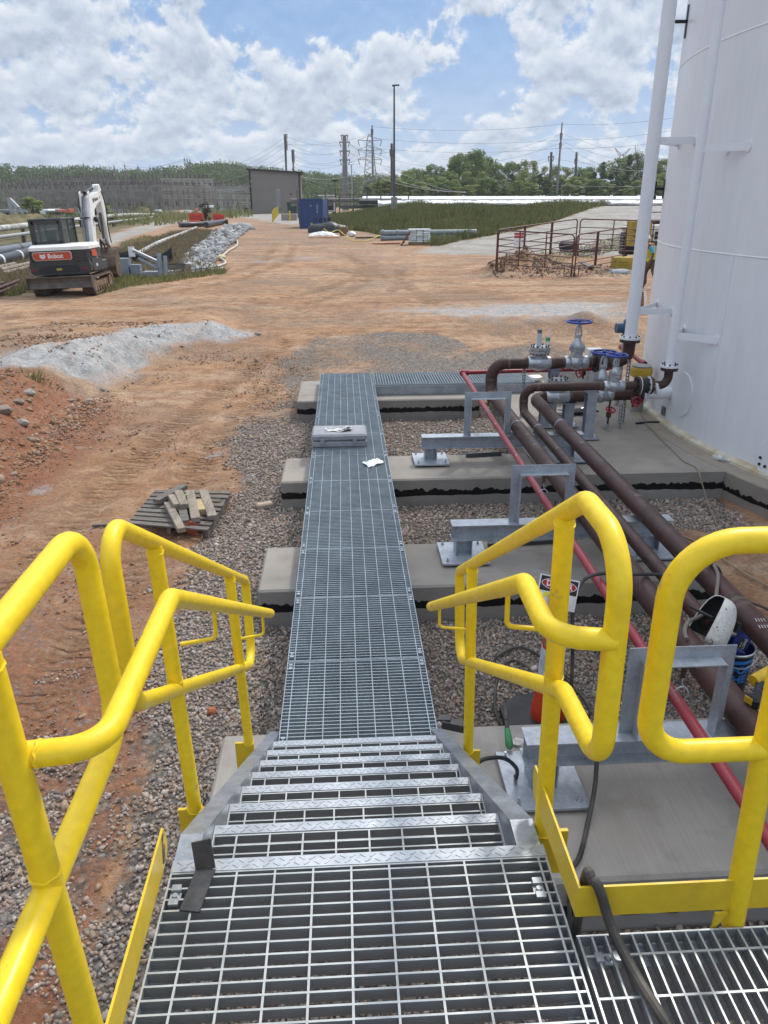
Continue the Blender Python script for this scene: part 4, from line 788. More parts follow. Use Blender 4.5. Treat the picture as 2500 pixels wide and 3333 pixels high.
# ------------------------------------------------------------------ valves
def MX(x, y, z): return Matrix(((0, 0, 1, x), (1, 0, 0, y), (0, 1, 0, z), (0, 0, 0, 1)))     # lathe axis -> +X
def gate_valve(x, y, z, r, half, zb, zw, wr, label, rim=BLUEW):
    t = thing('gate_valve', label, 'valve', (x, y, z), group='silver gate valves'); m = MB()
    m.lathe([(r * 1.0, -half), (r * 1.12, -half * .86), (r * 1.10, -half * .55), (r * .98, -half * .45), (r * 1.22, -half * .25), (r * 1.30, 0), (r * 1.22, half * .25), (r * .98, half * .45), (r * 1.10, half * .55), (r * 1.12, half * .86), (r, half)], 28, MX(x, y, z))
    m.box((x, y, z + (zb - z) * .5), (r * 1.75, r * 1.5, zb - z), None, .02); m.build('body', SILV, t, True, world=True)
    m = MB(); m.cyl((x, y, zb - .035), (x, y, zb - .004), r * 1.32, 24); m.cyl((x, y, zb + .002), (x, y, zb + .032), r * 1.32, 24); bo = m.build('bonnet_flange', SILV, t, True, world=True)
    m = MB()
    for k in range(8):
        q = 2 * math.pi * k / 8 + .3; m.cyl((x + r * 1.12 * math.cos(q), y + r * 1.12 * math.sin(q), zb - .05), (x + r * 1.12 * math.cos(q), y + r * 1.12 * math.sin(q), zb + .05), .009, 6)
    m.build('bolts', ZINC, bo, world=True)
    h = zw - zb; m = MB(); m.lathe([(r * .98, .03), (r * .85, h * .20), (r * .5, h * .34), (r * .36, h * .42)], 20, Matrix.Translation((x, y, zb))); m.cyl((x, y, zb + h * .44), (x, y, zb + h * .52), r * .62, 16)
    for s in (-1, 1): m.tube([(x + s * r * .5, y, zb + h * .48), (x + s * r * .42, y, zb + h * .72), (x + s * r * .14, y, zb + h * .93)], .014, 8); m.cyl((x + s * r * .5, y + .02, zb + h * .35), (x + s * r * .5, y + .02, zb + h * .6), .007, 6)
    m.cyl((x, y, zb + h * .9), (x, y, zb + h * .99), .028, 12); m.build('yoke', SILV, t, True, world=True)
    m = MB(); m.cyl((x, y, zb + h * .5), (x, y, zw + .05), .011, 10); m.build('stem', ZINC, t, True, world=True)
    m = MB(); m.tube([(x + wr * math.cos(a), y + wr * math.sin(a), zw) for a in [2 * math.pi * i / 36 for i in range(36)]], .0145, 10, closed=True)
    for k in range(3):
        a = 2 * math.pi * k / 3 + .6; m.bar((x + .02 * math.cos(a), y + .02 * math.sin(a), zw - .005), (x + wr * math.cos(a), y + wr * math.sin(a), zw), .022, .012)
    m.cyl((x, y, zw - .015), (x, y, zw + .018), .03, 14); m.build('handwheel', rim, t, True, world=True)
gate_valve(3.325, 10.735, 1.18, .086, .175, 1.385, 1.752, .170, 'silver gate valve standing tallest on the rear run')
gate_valve(3.562, 9.753, 1.055, .062, .138, 1.215, 1.462, .132, 'silver gate valve with the smallest blue wheel on the front run')
gate_valve(3.60, 10.35, .785, .086, .175, 1.005, 1.388, .172, 'silver gate valve on the low run, its blue wheel behind the small one')
def check_valve(x, y, z, r, half, zc, cr, label):
    t = thing('check_valve', label, 'valve', (x, y, z), group='silver check valves'); m = MB()
    m.lathe([(r, -half), (r * 1.1, -half * .8), (r * 1.08, -half * .55), (r * 1.3, -half * .2), (r * 1.34, half * .1), (r * 1.1, half * .6), (r * 1.1, half * .85), (r, half)], 28, MX(x, y, z)); m.lathe([(r * 1.0, 0), (r * 1.12, zc - z)], 24, Matrix.Translation((x, y, z))); m.build('body', SILV, t, True, world=True)
    m = MB(); m.cyl((x, y, zc - .045), (x, y, zc - .004), cr, 30); m.cyl((x, y, zc + .002), (x, y, zc + .042), cr, 30); cv = m.build('cover', SILV, t, True, world=True); m = MB()
    for k in range(12):
        q = 2 * math.pi * k / 12; p = (x + cr * .84 * math.cos(q), y + cr * .84 * math.sin(q)); m.cyl((*p, zc - .07), (*p, zc + .065), .0125, 6)
    m.build('bolts', BOLT, cv, world=True)
check_valve(2.785, 10.73, 1.18, .086, .165, 1.372, .148, 'silver check valve on the rear run with bottles on its cover'); check_valve(2.985, 10.355, .775, .086, .165, .985, .15, 'silver check valve on the low run under the brown front pipe')
t = thing('spray_can', 'pale cylinder with grey cap standing on the check valve cover', 'canister', (2.765, 10.73, 1.414)); m = MB(); m.cyl((2.765, 10.73, 1.414), (2.765, 10.73, 1.60), .034, 18); m.build('body', plain('pale_label', (.52, .56, .62), .5), t, True, world=True); m = MB(); m.cyl((2.765, 10.73, 1.602), (2.765, 10.73, 1.655), .033, 18); m.build('cap', plain('grey_cap', (.16, .17, .18), .5), t, True, world=True)
def bottle(loc, rot, label, lab=(.05, .35, .12), h=.21):
    t = thing('water_bottle', label, 'bottle', loc); t.rotation_euler = rot; m = MB(); m.lathe([(.028, 0), (.032, .01), (.030, .04), (.032, .08), (.031, h * .62), (.014, h * .88), (.013, h)], 16); m.build('bottle', CLEAR, t, True)
    m = MB(); m.lathe([(.0328, .075), (.0328, .125)], 16, None, False); m.build('wrapper', plain('wrap_%d' % int(lab[0] * 100), lab, .5), t, True); m = MB(); m.cyl((0, 0, h), (0, 0, h + .016), .0145, 12); m.build('cap', plain('white_cap', (.75, .78, .78), .4), t)
bottle((2.875, 10.72, 1.414), (0, .12, 0), 'clear water bottle with green label on the check valve cover'); q = atZ(2322, 1485, .38); bottle(q, (R(90), 0, R(35)), 'crushed clear bottle lying on the ring wall by the tank', (.6, .65, .65), .20)
def drain(x, y, z, label, face, low):
    t = thing('drain_valve', label, 'valve', (x, y, z), group='small red wheel drain valves'); m = MB(); m.cyl((x, y, z + .22), (x, y, z - (.16 if low else .09)), .014, 10); m.box((x, y, z), (.06, .07, .08), None, .01); m.build('body', DKBROWN, t, True, world=True)
    f = Vector(face).normalized(); c = Vector((x, y, z)) + f * .09; u = f.orthogonal().normalized(); w = f.cross(u); m = MB(); m.tube([c + (u * math.cos(a) + w * math.sin(a)) * .062 for a in [2 * math.pi * i / 24 for i in range(24)]], .011, 8, closed=True)
    for k in range(3): a = 2.1 * k; m.bar(c, c + (u * math.cos(a) + w * math.sin(a)) * .06, .014, .008)
    m.cyl(c - f * .06, c + f * .01, .010, 8); m.build('handwheel', REDW, t, True, world=True)
    if low: m = MB(); m.cyl((x - .012, y, z - .13), (x - .03, y, z - .20), .024, 10); m.build('hose_fitting', ZINC, t, True, world=True)
drain(3.69, 10.18, .545, 'small drain valve with a flat red wheel hanging below the low run', (.1, -.4, .9), True); drain(3.93, 9.95, .80, 'small drain valve with an upright red wheel by the low flange', (.15, -1, .1), False); drain(3.52, 10.95, .98, 'small drain valve with dark red wheel under the rear run', (-1, -.6, .1), False)
STRUT = plain('perforated_strut', (.42, .44, .46), .45, .5)
def strut(x, y, z1, label):
    m = MB(); k = .345
    for dx in (-.018, .018): m.b2(x + dx - .003, x + dx + .003, y - .02, y + .02, .34, z1)
    while k < z1 - .05: m.b2(x - .0148, x + .0148, y + .012, y + .016, k, k + .022); k += .05
    solo(m, 'strut_post', STRUT, label, 'strut post', 'perforated strut posts')
strut(2.62, 10.9, 1.12, 'perforated strut post left of the rear check valve'); strut(4.02, 10.5, 1.25, 'perforated strut post beside the rear riser elbow'); strut(3.87, 10.2, .72, 'perforated strut post under the low flange')
# instruments and crates behind the manifold
t = thing('transmitter', 'grey blue instrument transmitter on a stand behind the thick riser', 'transmitter', (4.03, 11.5, .34)); a = atY(2032, 1072, 11.5); m = MB(); m.cyl((a.x + .02, 11.5, .34), (a.x + .02, 11.5, a.z + .1), .028, 12); m.build('stand', STRUT, t, True, world=True)
m = MB(); m.cyl(a + Vector((-.13, 0, .02)), a + Vector((-.02, 0, .02)), .075, 16); m.box(a + Vector((.05, 0, .02)), (.12, .12, .26), None, .02); m.build('housing', plain('instrument_blue', (.045, .11, .18), .4), t, True, world=True)
m = MB(); m.box(a + Vector((.12, -.01, .1)), (.10, .14, .30), None, .02); m.build('enclosure', plain('instrument_grey', (.36, .40, .40), .5), t, world=True)
t = thing('valve_actuator', 'yellow capped actuator drum beside the tank behind the manifold', 'actuator', (4.2, 11.1, .34)); a = atY(2088, 1205, 11.1); m = MB(); m.lathe([(.12, -.10), (.155, -.08), (.165, .02), (.15, .05)], 24, Matrix.Translation(a)); m.build('drum', plain('actuator_yellow', (.62, .38, .03), .45), t, True, world=True)
m = MB(); m.cyl(a + Vector((0, 0, .052)), a + Vector((0, 0, .075)), .14, 20); m.cyl(a + Vector((0, 0, -.102)), Vector((a.x, a.y, .34)), .09, 16); m.build('stand', plain('dull_cast', (.33, .33, .31), .6, .2), t, True, world=True)
t = thing('crate', 'pale boxed crate on a wooden pallet behind the manifold', 'crate', (3.45, 12.0, .34)); m = MB(); m.b2(3.30, 3.85, 11.75, 12.3, .50, .86, .01); m.build('box', plain('pale_carton', (.55, .53, .49), .8), t, world=True); m = MB()
for k in range(3): m.b2(3.28 + .24 * k, 3.36 + .24 * k, 11.72, 12.32, .345, .43); m.b2(3.26, 3.88, 11.73 + .24 * k, 11.83 + .24 * k, .435, .46)
m.b2(3.27, 3.87, 11.74, 12.31, .462, .498); m.build('pallet', WOOD, t, world=True)
t = thing('electrical_panel', 'tall pale cabinet standing by the tank behind the manifold', 'cabinet', (3.95, 12.1, .34)); m = MB(); m.b2(3.92, 4.16, 12.0, 12.2, .36, 1.12, .01); m.build('body', plain('cabinet_grey', (.55, .56, .56), .5), t, world=True); m = MB(); m.b2(3.94, 4.05, 11.985, 11.996, .42, 1.06); m.b2(4.06, 4.15, 11.985, 11.996, .42, 1.06); m.build('door', plain('cabinet_door', (.62, .63, .63), .45), t, world=True)
def blob(name, c, s, m, label, cat, seed=0, n=2, amp=.35):
    bm = bmesh.new(); bmesh.ops.create_icosphere(bm, subdivisions=n, radius=1); rr = random.Random(seed)
    vs = [Vector((v.co.x * s[0], v.co.y * s[1], v.co.z * s[2])) * (1 + amp * (rr.random() - .5)) for v in bm.verts]; mb = MB().add([Vector(c) + v for v in vs], [[v.index for v in f.verts] for f in bm.faces]); bm.free(); return solo(mb, name, m, label, cat)
PLAST = plain('white_plastic_film', (.74, .76, .78), .35)
q = atZ(1738, 1232, .40); blob('plastic_bag', q, (.16, .12, .07), PLAST, 'white plastic bag on the concrete at the end of the cross walkway', 'plastic bag', 4)
t = thing('tool_bag', 'dark tools and rags heaped on the pad under the check valve', 'tools', (2.95, 9.95, .34)); m = MB(); q = atZ(1880, 1342, .36); m.box(q + Vector((0, 0, .02)), (.30, .16, .04), Matrix.Rotation(.3, 3, 'Z'), .01); m.bar(q + Vector((-.3, .05, .02)), q + Vector((.25, .12, .03)), .03, .02); m.bar(q + Vector((-.2, -.12, .02)), q + Vector((.3, -.06, .03)), .04, .02); m.build('tray', BLACKM, t, world=True)
m = MB(); m.b2(q.x - .42, q.x - .24, q.y - .1, q.y + .02, .342, .39, .01); m.cyl(q + Vector((.05, 0, .05)), q + Vector((.18, .03, .06)), .02, 8); m.build('tool', ZINC, t, world=True)
# ------------------------------------------------------------------ small things near the stairs
t = thing('angle_bracket', 'bent dark steel bracket lying on the landing grating', 'bracket', (-.41, 1.45, LZ)); m = MB(); a = Vector((-.418, 1.375, LZ + .003)); b = Vector((-.398, 1.500, LZ + .004)); c = b + Vector((-.012, .035, .062))
for p, q in ((a, b), (b, c)): m.bar(p, q + (q - p).normalized() * .003, .052, .006, (0, 0, 1) if p is a else (0, -1, .3), .001)
m.build('plate', mat('mill_scale', (.040, .044, .050), .45, .3, (.055, .055, .058), 20, fine=.2, wear=(.10, .05, .035), wlo=.72, whi=.8, wscale=24), t, world=True)
def cable(name, pts, r, m, label, cat='cable', n=6): mb = MB(); mb.tube(smooth_path(pts, n), r, 10); return solo(mb, name, m, label, cat)
CABLE = mat('dusty_black_cable', (.03, .027, .025), .6, 0, (.10, .085, .07), 6, .4, .7, .1, 60)
cable('welding_cable', [(.70, .72, LZ + .01), (.665, .95, LZ + .012), (.625, 1.12, LZ + .013), (.592, 1.22, LZ + .05), (.566, 1.272, 1.862), (.552, 1.286, 1.877), (.545, 1.31, 1.855), (.55, 1.34, 1.5), (.62, 1.45, .75), (.75, 1.6, .10), (.9, 1.9, .02)], .0125, CABLE, 'dusty cable draped over the corner of the yellow toe plate')
cable('welding_cable', [(.98, 2.45, .02), (1.02, 2.60, .22), (1.025, 2.66, .352), (1.10, 2.75, .353), (1.20, 2.95, .354), (1.275, 3.10, .46), (1.30, 3.185, .60), (1.31, 3.20, .689), (1.36, 3.30, .69), (1.42, 3.42, .66), (1.45, 3.55, .40), (1.47, 3.7, .352)], .0125, CABLE, 'dusty cable hanging off the near beam support across the pier')
# electrode holder
cable('holder_cable', [(.60, 3.02, .70), (.66, 3.05, .72), (.78, 3.12, .66), (.87, 3.20, .52), (.885, 3.24, .42), (.89, 3.28, .395)], .011, BLACK, 'black cable arching from the railing post to the base plate')
q = atZ(1656, 2400, .40); t = thing('electrode_holder', 'green handled welding electrode holder standing on the pier by the base plate', 'electrode holder', q); m = MB(); a = atZ(1660, 2438, .40); b = atZ(1651, 2372, .46); m.tube([a, a.lerp(b, .15), a.lerp(b, .5), b], [.012, .024, .022, .016], 14); m.build('handle', plain('green_grip', (.05, .26, .09), .5), t, True, world=True)
m = MB(); e = b + (b - a).normalized() * .05; m.tube([b, e], [.014, .012], 10); m.tube(smooth_path([e, atZ(1645, 2300, .38), (1.02, 4.10, .05), (1.00, 4.35, .03), (1.10, 4.75, .03), (1.25, 4.95, .03), (1.36, 4.80, .03), (1.24, 4.66, .04), (1.10, 4.72, .05), (1.12, 4.98, .03), (1.34, 5.12, .04), (1.50, 4.95, .03), (1.62, 4.6, .03), (1.66, 4.3, .03), (1.50, 4.12, .03), (1.3, 4.05, .03)], 7), .0105, 8); m.build('cable', CABLE, t, True, world=True)
q = atZ(1692, 2418, .35); blob('crumpled_paper', q, (.045, .035, .018), plain('torn_paper', (.62, .60, .55), .8), 'torn scrap of pale paper on the pier beside the green holder', 'paper', 3, 2, .7)
m = MB(); a = atZ(1440, 2352, .50); m.bar(a, a + Vector((.13, -.04, -.01)), .05, .05); m.bar(a + Vector((-.02, .02, .02)), a + Vector((.05, .0, .03)), .05, .012); solo(m, 'scrap_angle', mat('scrap_steel', (.09, .085, .08), .5, .4), 'dark scrap of angle iron behind the foot of the right stringer', 'scrap metal')
# danger sign on the traffic cone
q = Vector((1.335, 4.22, 0)); t = thing('traffic_cone', 'tall orange cone with white band on a black rubber base', 'traffic cone', (q.x, q.y, .015))
m = MB(); n = 8; pr = [(.27 * math.cos(2 * math.pi * (i + .5) / n), .24 * math.sin(2 * math.pi * (i + .5) / n)) for i in range(n)]; m.prism([(q.x - .06 + a, q.y + .02 + b) for a, b in pr], .015, .07, 'z'); m.build('base', BLACK, t, world=True)
ORG = plain('cone_orange', (.56, .045, .012), .45); BANDW = mat('reflective_band', (.62, .63, .65), .5, 0, (.42, .43, .45), 12, bump=.2)
m = MB(); m.lathe([(.115, .07), (.112, .16), (.104, .17), (.100, .28), (.092, .29), (.086, .40), (.076, .62), (.066, .78), (.06, .79), (.05, .98), (.03, 1.0)], 24, Matrix.Translation((q.x, q.y, 0))); m.build('cone', ORG, t, True, world=True)
m = MB(); m.lathe([(.0895, .40), (.0795, .62)], 24, Matrix.Translation((q.x, q.y, 0))); m.build('reflective_band', BANDW, t, True, world=True)
TL, TR_, BL = atY(1755, 1866, 4.30), atY(1882, 1893, 4.34), atY(1748, 1968, 4.22); sx = TR_ - TL; sy = BL - TL
t = thing('danger_sign', 'tilted danger sign with red oval propped on the traffic cone', 'sign', TL + (sx + sy) / 2); fm = frame(TL + (sx + sy) / 2, sx, -sy); w, h = sx.length, sy.length * 1.02
def local_box(mb, fm, x0, x1, y0, y1, z0, z1): q = MB().b2(x0, x1, y0, y1, z0, z1); q.xf(fm); mb.merge(q)
m = MB(); local_box(m, fm, -w / 2, w / 2, -h / 2, h / 2, -.004, 0); m.build('board', plain('sign_white', (.78, .78, .78), .5), t, world=True)
m = MB(); local_box(m, fm, -w / 2 + .008, w / 2 - .008, .0, h / 2 - .008, .0, .001); m.build('black_panel', plain('sign_black', (.012, .012, .012), .5), t, world=True)
m = MB(); e = MB(); e.lathe([(1, 0), (1, .001)], 36); e.xf(fm @ Matrix.Translation((0, h * .245, .001)) @ Matrix.Diagonal((w * .45, h * .19, 1, 1))); m.merge(e); o = m.build('white_oval', plain('sign_white', (.78, .78, .78)), t, world=True)
m = MB(); e = MB(); e.lathe([(1, 0), (1, .001)], 36); e.xf(fm @ Matrix.Translation((0, h * .245, .0022)) @ Matrix.Diagonal((w * .43, h * .172, 1, 1))); m.merge(e); m.build('red_oval', plain('sign_red', (.42, .015, .03)), t, world=True)
text_mb('DANGER', h * .25, fm @ Matrix.Translation((0, h * .245, .0042)), .001, .002, .92).build('lettering', plain('sign_white', (.8, .8, .8)), t, world=True)
m = MB(); local_box(m, fm, -w * .36, w * .28, -h * .19, -h * .03, .0003, .001); m.build('yellow_highlight', plain('highlight', (.75, .72, .10), .6), t, world=True)
for k, s in enumerate(('Hazards: Arc', 'NOT proceed', 'until cleared')): text_mb(s, h * .085, fm @ Matrix.Translation((-w * .04, -h * (.065 + .085 * k), .0018)), .0006).build('lettering', plain('sign_black', (.012, .012, .012)), t, world=True)
m = MB(); local_box(m, fm, -.015, .015, -h * .5 - .25, h * .2, -.022, -.005); m.build('stake', WOOD, t, world=True)
# leads across the pipes
cable('ground_lead', [(1.44, 4.05, .03), (1.45, 4.15, .5), (1.46, 4.28, .86), (1.55, 4.42, .99), (1.70, 4.50, 1.005), (1.90, 4.62, .93), (2.12, 4.74, .865), (2.366, 4.82, .815), (2.50, 4.86, .85), (2.66, 4.86, .868), (2.80, 4.95, .7), (2.95, 5.2, .2), (3.15, 5.35, .04), (3.30, 5.25, .03), (3.42, 5.42, .03), (3.40, 5.62, .03), (3.52, 5.72, .04), (3.66, 5.55, .03), (3.64, 5.25, .03), (3.72, 5.0, .02), (3.9, 4.7, .02)], .0125, CABLE, 'dark cable looped over the red and brown pipes onto the dirt')
cable('ground_lead', [(2.68, 4.90, .862), (2.64, 4.72, .86), (2.56, 4.55, .82), (2.46, 4.38, .80), (2.30, 4.22, .82), (2.16, 4.10, .85), (2.08, 3.98, .86), (2.06, 3.90, .85)], .013, mat('tan_cable', (.20, .17, .14), .7), 'frayed lead running from the thick pipe past the welding helmet')
CORD = plain('tan_cord', (.32, .25, .17), .7)
cable('extension_cord', [atZ(u, v, z) for u, v, z in ((2035, 1215, .5), (2062, 1290, .352), (2078, 1330, .352), (2100, 1372, .352), (2122, 1398, .352), (2155, 1432, .352), (2190, 1465, .352), (2225, 1500, .352), (2265, 1520, .352), (2277, 1545, .345), (2290, 1590, .2), (2305, 1640, .06), (2330, 1700, .03), (2350, 1740, .03))], .007, CORD, 'tan extension cord trailing across the pad and down its front face', 'cord')
cable('hose', [atZ(u, v, z) for u, v, z in ((2070, 1378, .352), (2110, 1374, .355), (2150, 1373, .36), (2180, 1366, .40), (2198, 1366, .45), (2212, 1376, .42))], .014, BLACK, 'short black hose lying from the pad onto the ring wall', 'hose')
cable('extension_cord', [(.36 + 3.2, 7.6, .02), (3.5, 7.3, .03), (3.7, 6.9, .02), (3.75, 6.4, .03), (3.95, 5.9, .02), (4.3, 5.6, .02)], .008, CORD, 'tan cord on the ground between pad and dirt at the right edge', 'cord')
# helmet
hc = Vector((2.345, 4.13, .885)); t = thing('welding_helmet', 'scuffed white welding helmet resting on the cut end of the thin pipe', 'welding helmet', hc)
m = MB(); n, mm = 22, 14; vs = []; fs = []
for i in range(mm + 1):
    th = math.pi * .5 * i / mm * 1.0
    for k in range(n + 1):
        ph = -math.pi * .62 + 1.24 * math.pi * k / n; rx_, rz_ = .135, .18; sc = math.sin(th) ** .65; zz = math.cos(th)
        vs.append(Vector((rx_ * sc * math.sin(ph), -.145 * sc * math.cos(ph) - .0, zz * .12 - (.18 * (th / (math.pi / 2)) ** 2.2))))
for i in range(mm):
    for k in range(n): a = i * (n + 1) + k; fs.append((a, a + 1, a + n + 2, a + n + 1))
RM = Matrix.Rotation(R(28), 3, 'Y') @ Matrix.Rotation(R(-14), 3, 'X') @ Matrix.Rotation(R(82), 3, 'Z')
m.add([hc + RM @ v for v in vs], fs); HEL = mat('scuffed_helmet_white', (.66, .65, .60), .45, 0, (.55, .54, .49), 8, wear=(.05, .045, .04), wlo=.63, whi=.66, wscale=38, bump=.05)
o = m.build('shell', HEL, t, True, world=True); sm = o.modifiers.new('thick', 'SOLIDIFY'); sm.thickness = .006
m = MB(); m.add([hc + RM @ (v * .93) for v in vs], fs); m.build('liner', BLACK, t, True, world=True)
m = MB(); m.box(hc + RM @ Vector((0, -.148, -.02)), (.13, .012, .07), RM, .003); m.build('lens_frame', BLACKM, t, world=True); m = MB(); m.tube([hc + RM @ Vector((.118 * math.sin(a), .06 - .10 * math.cos(a), -.03)) for a in [math.pi * (.55 + .9 * i / 12) for i in range(13)]], .010, 8); m.cyl(hc + RM @ Vector((.10, -.02, -.10)), hc + RM @ Vector((.125, -.02, -.10)), .02, 12); m.cyl(hc + RM @ Vector((-.10, -.02, -.10)), hc + RM @ Vector((-.125, -.02, -.10)), .02, 12); m.build('head_band', BLACK, t, True, world=True)
# bucket with welding rods
bc = Vector((2.70, 4.46, .06)); t = thing('bucket', 'black bucket with blue stripes holding welding rods between the pipes', 'bucket', bc); BKT = plain('bucket_black', (.014, .014, .017), .35)
m = MB(); m.lathe([(.125, 0), (.127, .005), (.146, .36)], 32, Matrix.Translation(bc), False); m.lathe([(.02, .004), (.126, .004)], 32, Matrix.Translation(bc), False); m.build('body', BKT, t, True, world=True)
m = MB(); m.lathe([(.124, .02), (.1435, .358)], 32, Matrix.Translation(bc), False); m.build('inside', plain('bucket_inside_blue', (.03, .06, .22), .4), t, True, world=True)
m = MB(); m.lathe([(.147, .352), (.153, .356), (.153, .366), (.147, .372), (.143, .366), (.143, .356), (.147, .352)], 32, Matrix.Translation(bc), False); m.build('rim', ZINC, t, True, world=True)
BKB = plain('bucket_blue', (.025, .19, .52), .4); m = MB(); m.lathe([(.1443, .295), (.1457, .322)], 32, Matrix.Translation(bc), False); m.build('stripe', BKB, t, True, world=True)
def wrap(mb, c, r0, zc, a0):  # bend flat lettering round the bucket
    out = []
    for p in mb.v: a = a0 + p[0] / r0; rr = r0 + p[2]; out.append((c.x + rr * math.sin(a), c.y - rr * math.cos(a), c.z + zc + p[1]))
    mb.v = out; return mb
for s, z, sz, a0 in (('THE', .165, .085, -.10), ('FOR', .245, .075, .12)): wrap(text_mb(s, sz, Matrix.Identity(4), .002, .003), bc, .1425 if z > .2 else .138, z, a0).build('lettering', BKB, t, world=True)
m = MB(); m.tube(smooth_path([bc + Vector((-.15, 0, .33)), bc + Vector((-.13, -.10, .30)), bc + Vector((0, -.165, .275)), bc + Vector((.13, -.10, .30)), bc + Vector((.15, 0, .33))], 6), .004, 6); m.build('handle', ZINC, t, True, world=True)
t = thing('rod_box', 'blue carton of welding rods leaning inside the black bucket', 'carton', bc + Vector((.05, 0, .1))); BLUC = plain('carton_blue', (.015, .03, .20), .5); a, b = bc + Vector((-.03, -.02, .10)), bc + Vector((.10, .03, .46))
m = MB(); m.bar(a, b, .085, .06, (0, -1, .4), .004); m.build('box', BLUC, t, world=True); d = (b - a).normalized(); fx = d.cross(Vector((0, -1, .4))).normalized(); nz_ = fx.cross(d); p = a.lerp(b, .72) + nz_ * .0315
fm = frame(p, d, nz_.cross(d)); m = MB(); local_box(m, fm, -.055, .055, -.026, .026, 0, .001); m.build('label', plain('label_black', (.015, .015, .015)), t, world=True)
text_mb('WELDING', .026, fm @ Matrix.Translation((0, -.008, .0015)), .001).build('lettering', plain('sign_white', (.8, .8, .8)), t, world=True); text_mb('PREMIUM', .014, fm @ Matrix.Translation((0, .014, .0015)), .001).build('lettering', plain('highlight', (.75, .72, .10)), t, world=True)
m = MB(); rr = random.Random(4)
for k in range(16): o = fx * rr.uniform(-.032, .032) + nz_ * rr.uniform(-.02, .02); m.cyl(b + o - d * .05, b + o + d * (.12 + .02 * rr.random()), .0035, 6)
solo(m, 'welding_rods', plain('copper_rods', (.22, .08, .05), .5, .3), 'bunch of copper brown rods sticking out of the blue carton', 'welding rods')
m = MB(); m.box(bc + Vector((-.03, -.06, .30)), (.12, .05, .16), Matrix.Rotation(.5, 3, 'Y'), .004); solo(m, 'blue_packet', BLUC, 'blue packet lying open inside the black bucket', 'packet'); m = MB(); m.box(bc + Vector((-.115, -.12, .20)), (.15, .006, .22), Matrix.Rotation(-.08, 3, 'Y') @ Matrix.Rotation(-.45, 3, 'Z')); solo(m, 'cardboard_sheet', plain('grey_card', (.27, .27, .30), .8), 'grey sheet of card leaning against the black bucket', 'card')
# cordless drill
dc = Vector((2.19, 3.35, .872)); t = thing('cordless_drill', 'yellow and black cordless drill lying on the thick pipe', 'drill', dc); DY = plain('drill_yellow', (.62, .38, .01), .45)
m = MB(); m.cyl(dc + Vector((.02, .04, .02)), dc + Vector((.15, .10, .04)), .034, 16); m.cyl(dc + Vector((.13, .09, .037)), dc + Vector((.175, .112, .045)), .028, 14, .022); m.build('motor_housing', DY, t, True, world=True); m = MB(); m.bar(dc + Vector((.07, .06, .02)), dc + Vector((.0, -.05, -.01)), .04, .045, (0, 0, 1), .01); m.build('handle', BLACKM, t, world=True)
m = MB(); m.box(dc + Vector((-.02, -.09, -.01)), (.11, .08, .07), Matrix.Rotation(.4, 3, 'Z'), .014); m.build('battery', BLACKM, t, world=True); m = MB(); m.box(dc + Vector((-.077, -.10, .0)), (.006, .05, .04), Matrix.Rotation(.4, 3, 'Z'), .002); m.build('battery_clip', DY, t, world=True); m = MB(); m.cyl(dc + Vector((.17, .11, .045)), dc + Vector((.21, .13, .05)), .018, 12, .008); m.build('chuck', BLACKM, t, True, world=True)
# tool case and litter on the walkway
t = thing('tool_case', 'long grey plastic tool case lying across the walkway', 'tool case', (-.09, 9.22, WZ)); CASE = mat('grey_case_plastic', (.30, .315, .33), .55, 0, (.24, .25, .27), 6, bump=.05, fine=.1, wear=(.18, .16, .14), wlo=.66, whi=.74, wscale=6)
m = MB(); m.b2(-.43, .25, 8.99, 9.42, WZ + .001, WZ + .075, .012); m.build('bottom_shell', CASE, t, world=True); m = MB(); m.b2(-.432, .252, 8.988, 9.422, WZ + .079, WZ + .165, .022); m.build('lid', CASE, t, world=True)
for x in (-.30, .10): m = MB(); m.b2(x - .028, x + .028, 8.975, 8.989, WZ + .045, WZ + .115, .004); m.build('latch', CASE, t, world=True)
m = MB(); rr = random.Random(9); vs = []
for i in range(9):
    for j in range(4): vs.append((-.27 + i * .042, 9.11 + j * .05 + .02 * math.sin(i), WZ + .168 + .012 * rr.random() + (.02 if i > 5 else 0)))
m.add(vs, [(i * 4 + j, i * 4 + j + 1, i * 4 + j + 5, i * 4 + j + 4) for i in range(8) for j in range(3)]); m.ball((.03, 9.2, WZ + .185), .028, 6, (1.6, 1, .7)); solo(m, 'torn_wrapper', mat('wrapper_mix', (.58, .57, .54), .4, 0, (.08, .075, .07), 14, .5, .6), 'torn wrapper with dark scraps on top of the grey tool case', 'wrapper')
vs = []; rr = random.Random(5); a, b, c = atZ(1175, 1508, WZ), atZ(1252, 1512, WZ), atZ(1205, 1526, WZ); m = MB()
for i in range(8):
    for j in range(8): p = atZ(1178, 1510, WZ).lerp(atZ(1228, 1495, WZ), i / 7) + (atZ(1202, 1524, WZ) - atZ(1178, 1510, WZ)) * (j / 7); vs.append((p.x, p.y, WZ + .004 + .022 * rr.random()))
m.add(vs, [(i * 8 + j, i * 8 + j + 1, i * 8 + j + 9, i * 8 + j + 8) for i in range(7) for j in range(7)]); solo(m, 'plastic_sheet', PLAST, 'clear white plastic sheet lying on the walkway grating', 'plastic sheet', smooth=True)
m = MB(); a, b = atZ(1517, 1487, .342), atZ(1630, 1481, .342); m.bar(a + Vector((0, 0, .02)), b + Vector((0, 0, .02)), .06, .04); m.bar(a + Vector((0, -.02, .045)), b + Vector((0, -.02, .045)), .012, .012); solo(m, 'steel_channel', mat('dark_steel', (.10, .115, .12), .45, .4), 'dark steel channel offcut lying on the pier near the red pipe', 'steel offcut')
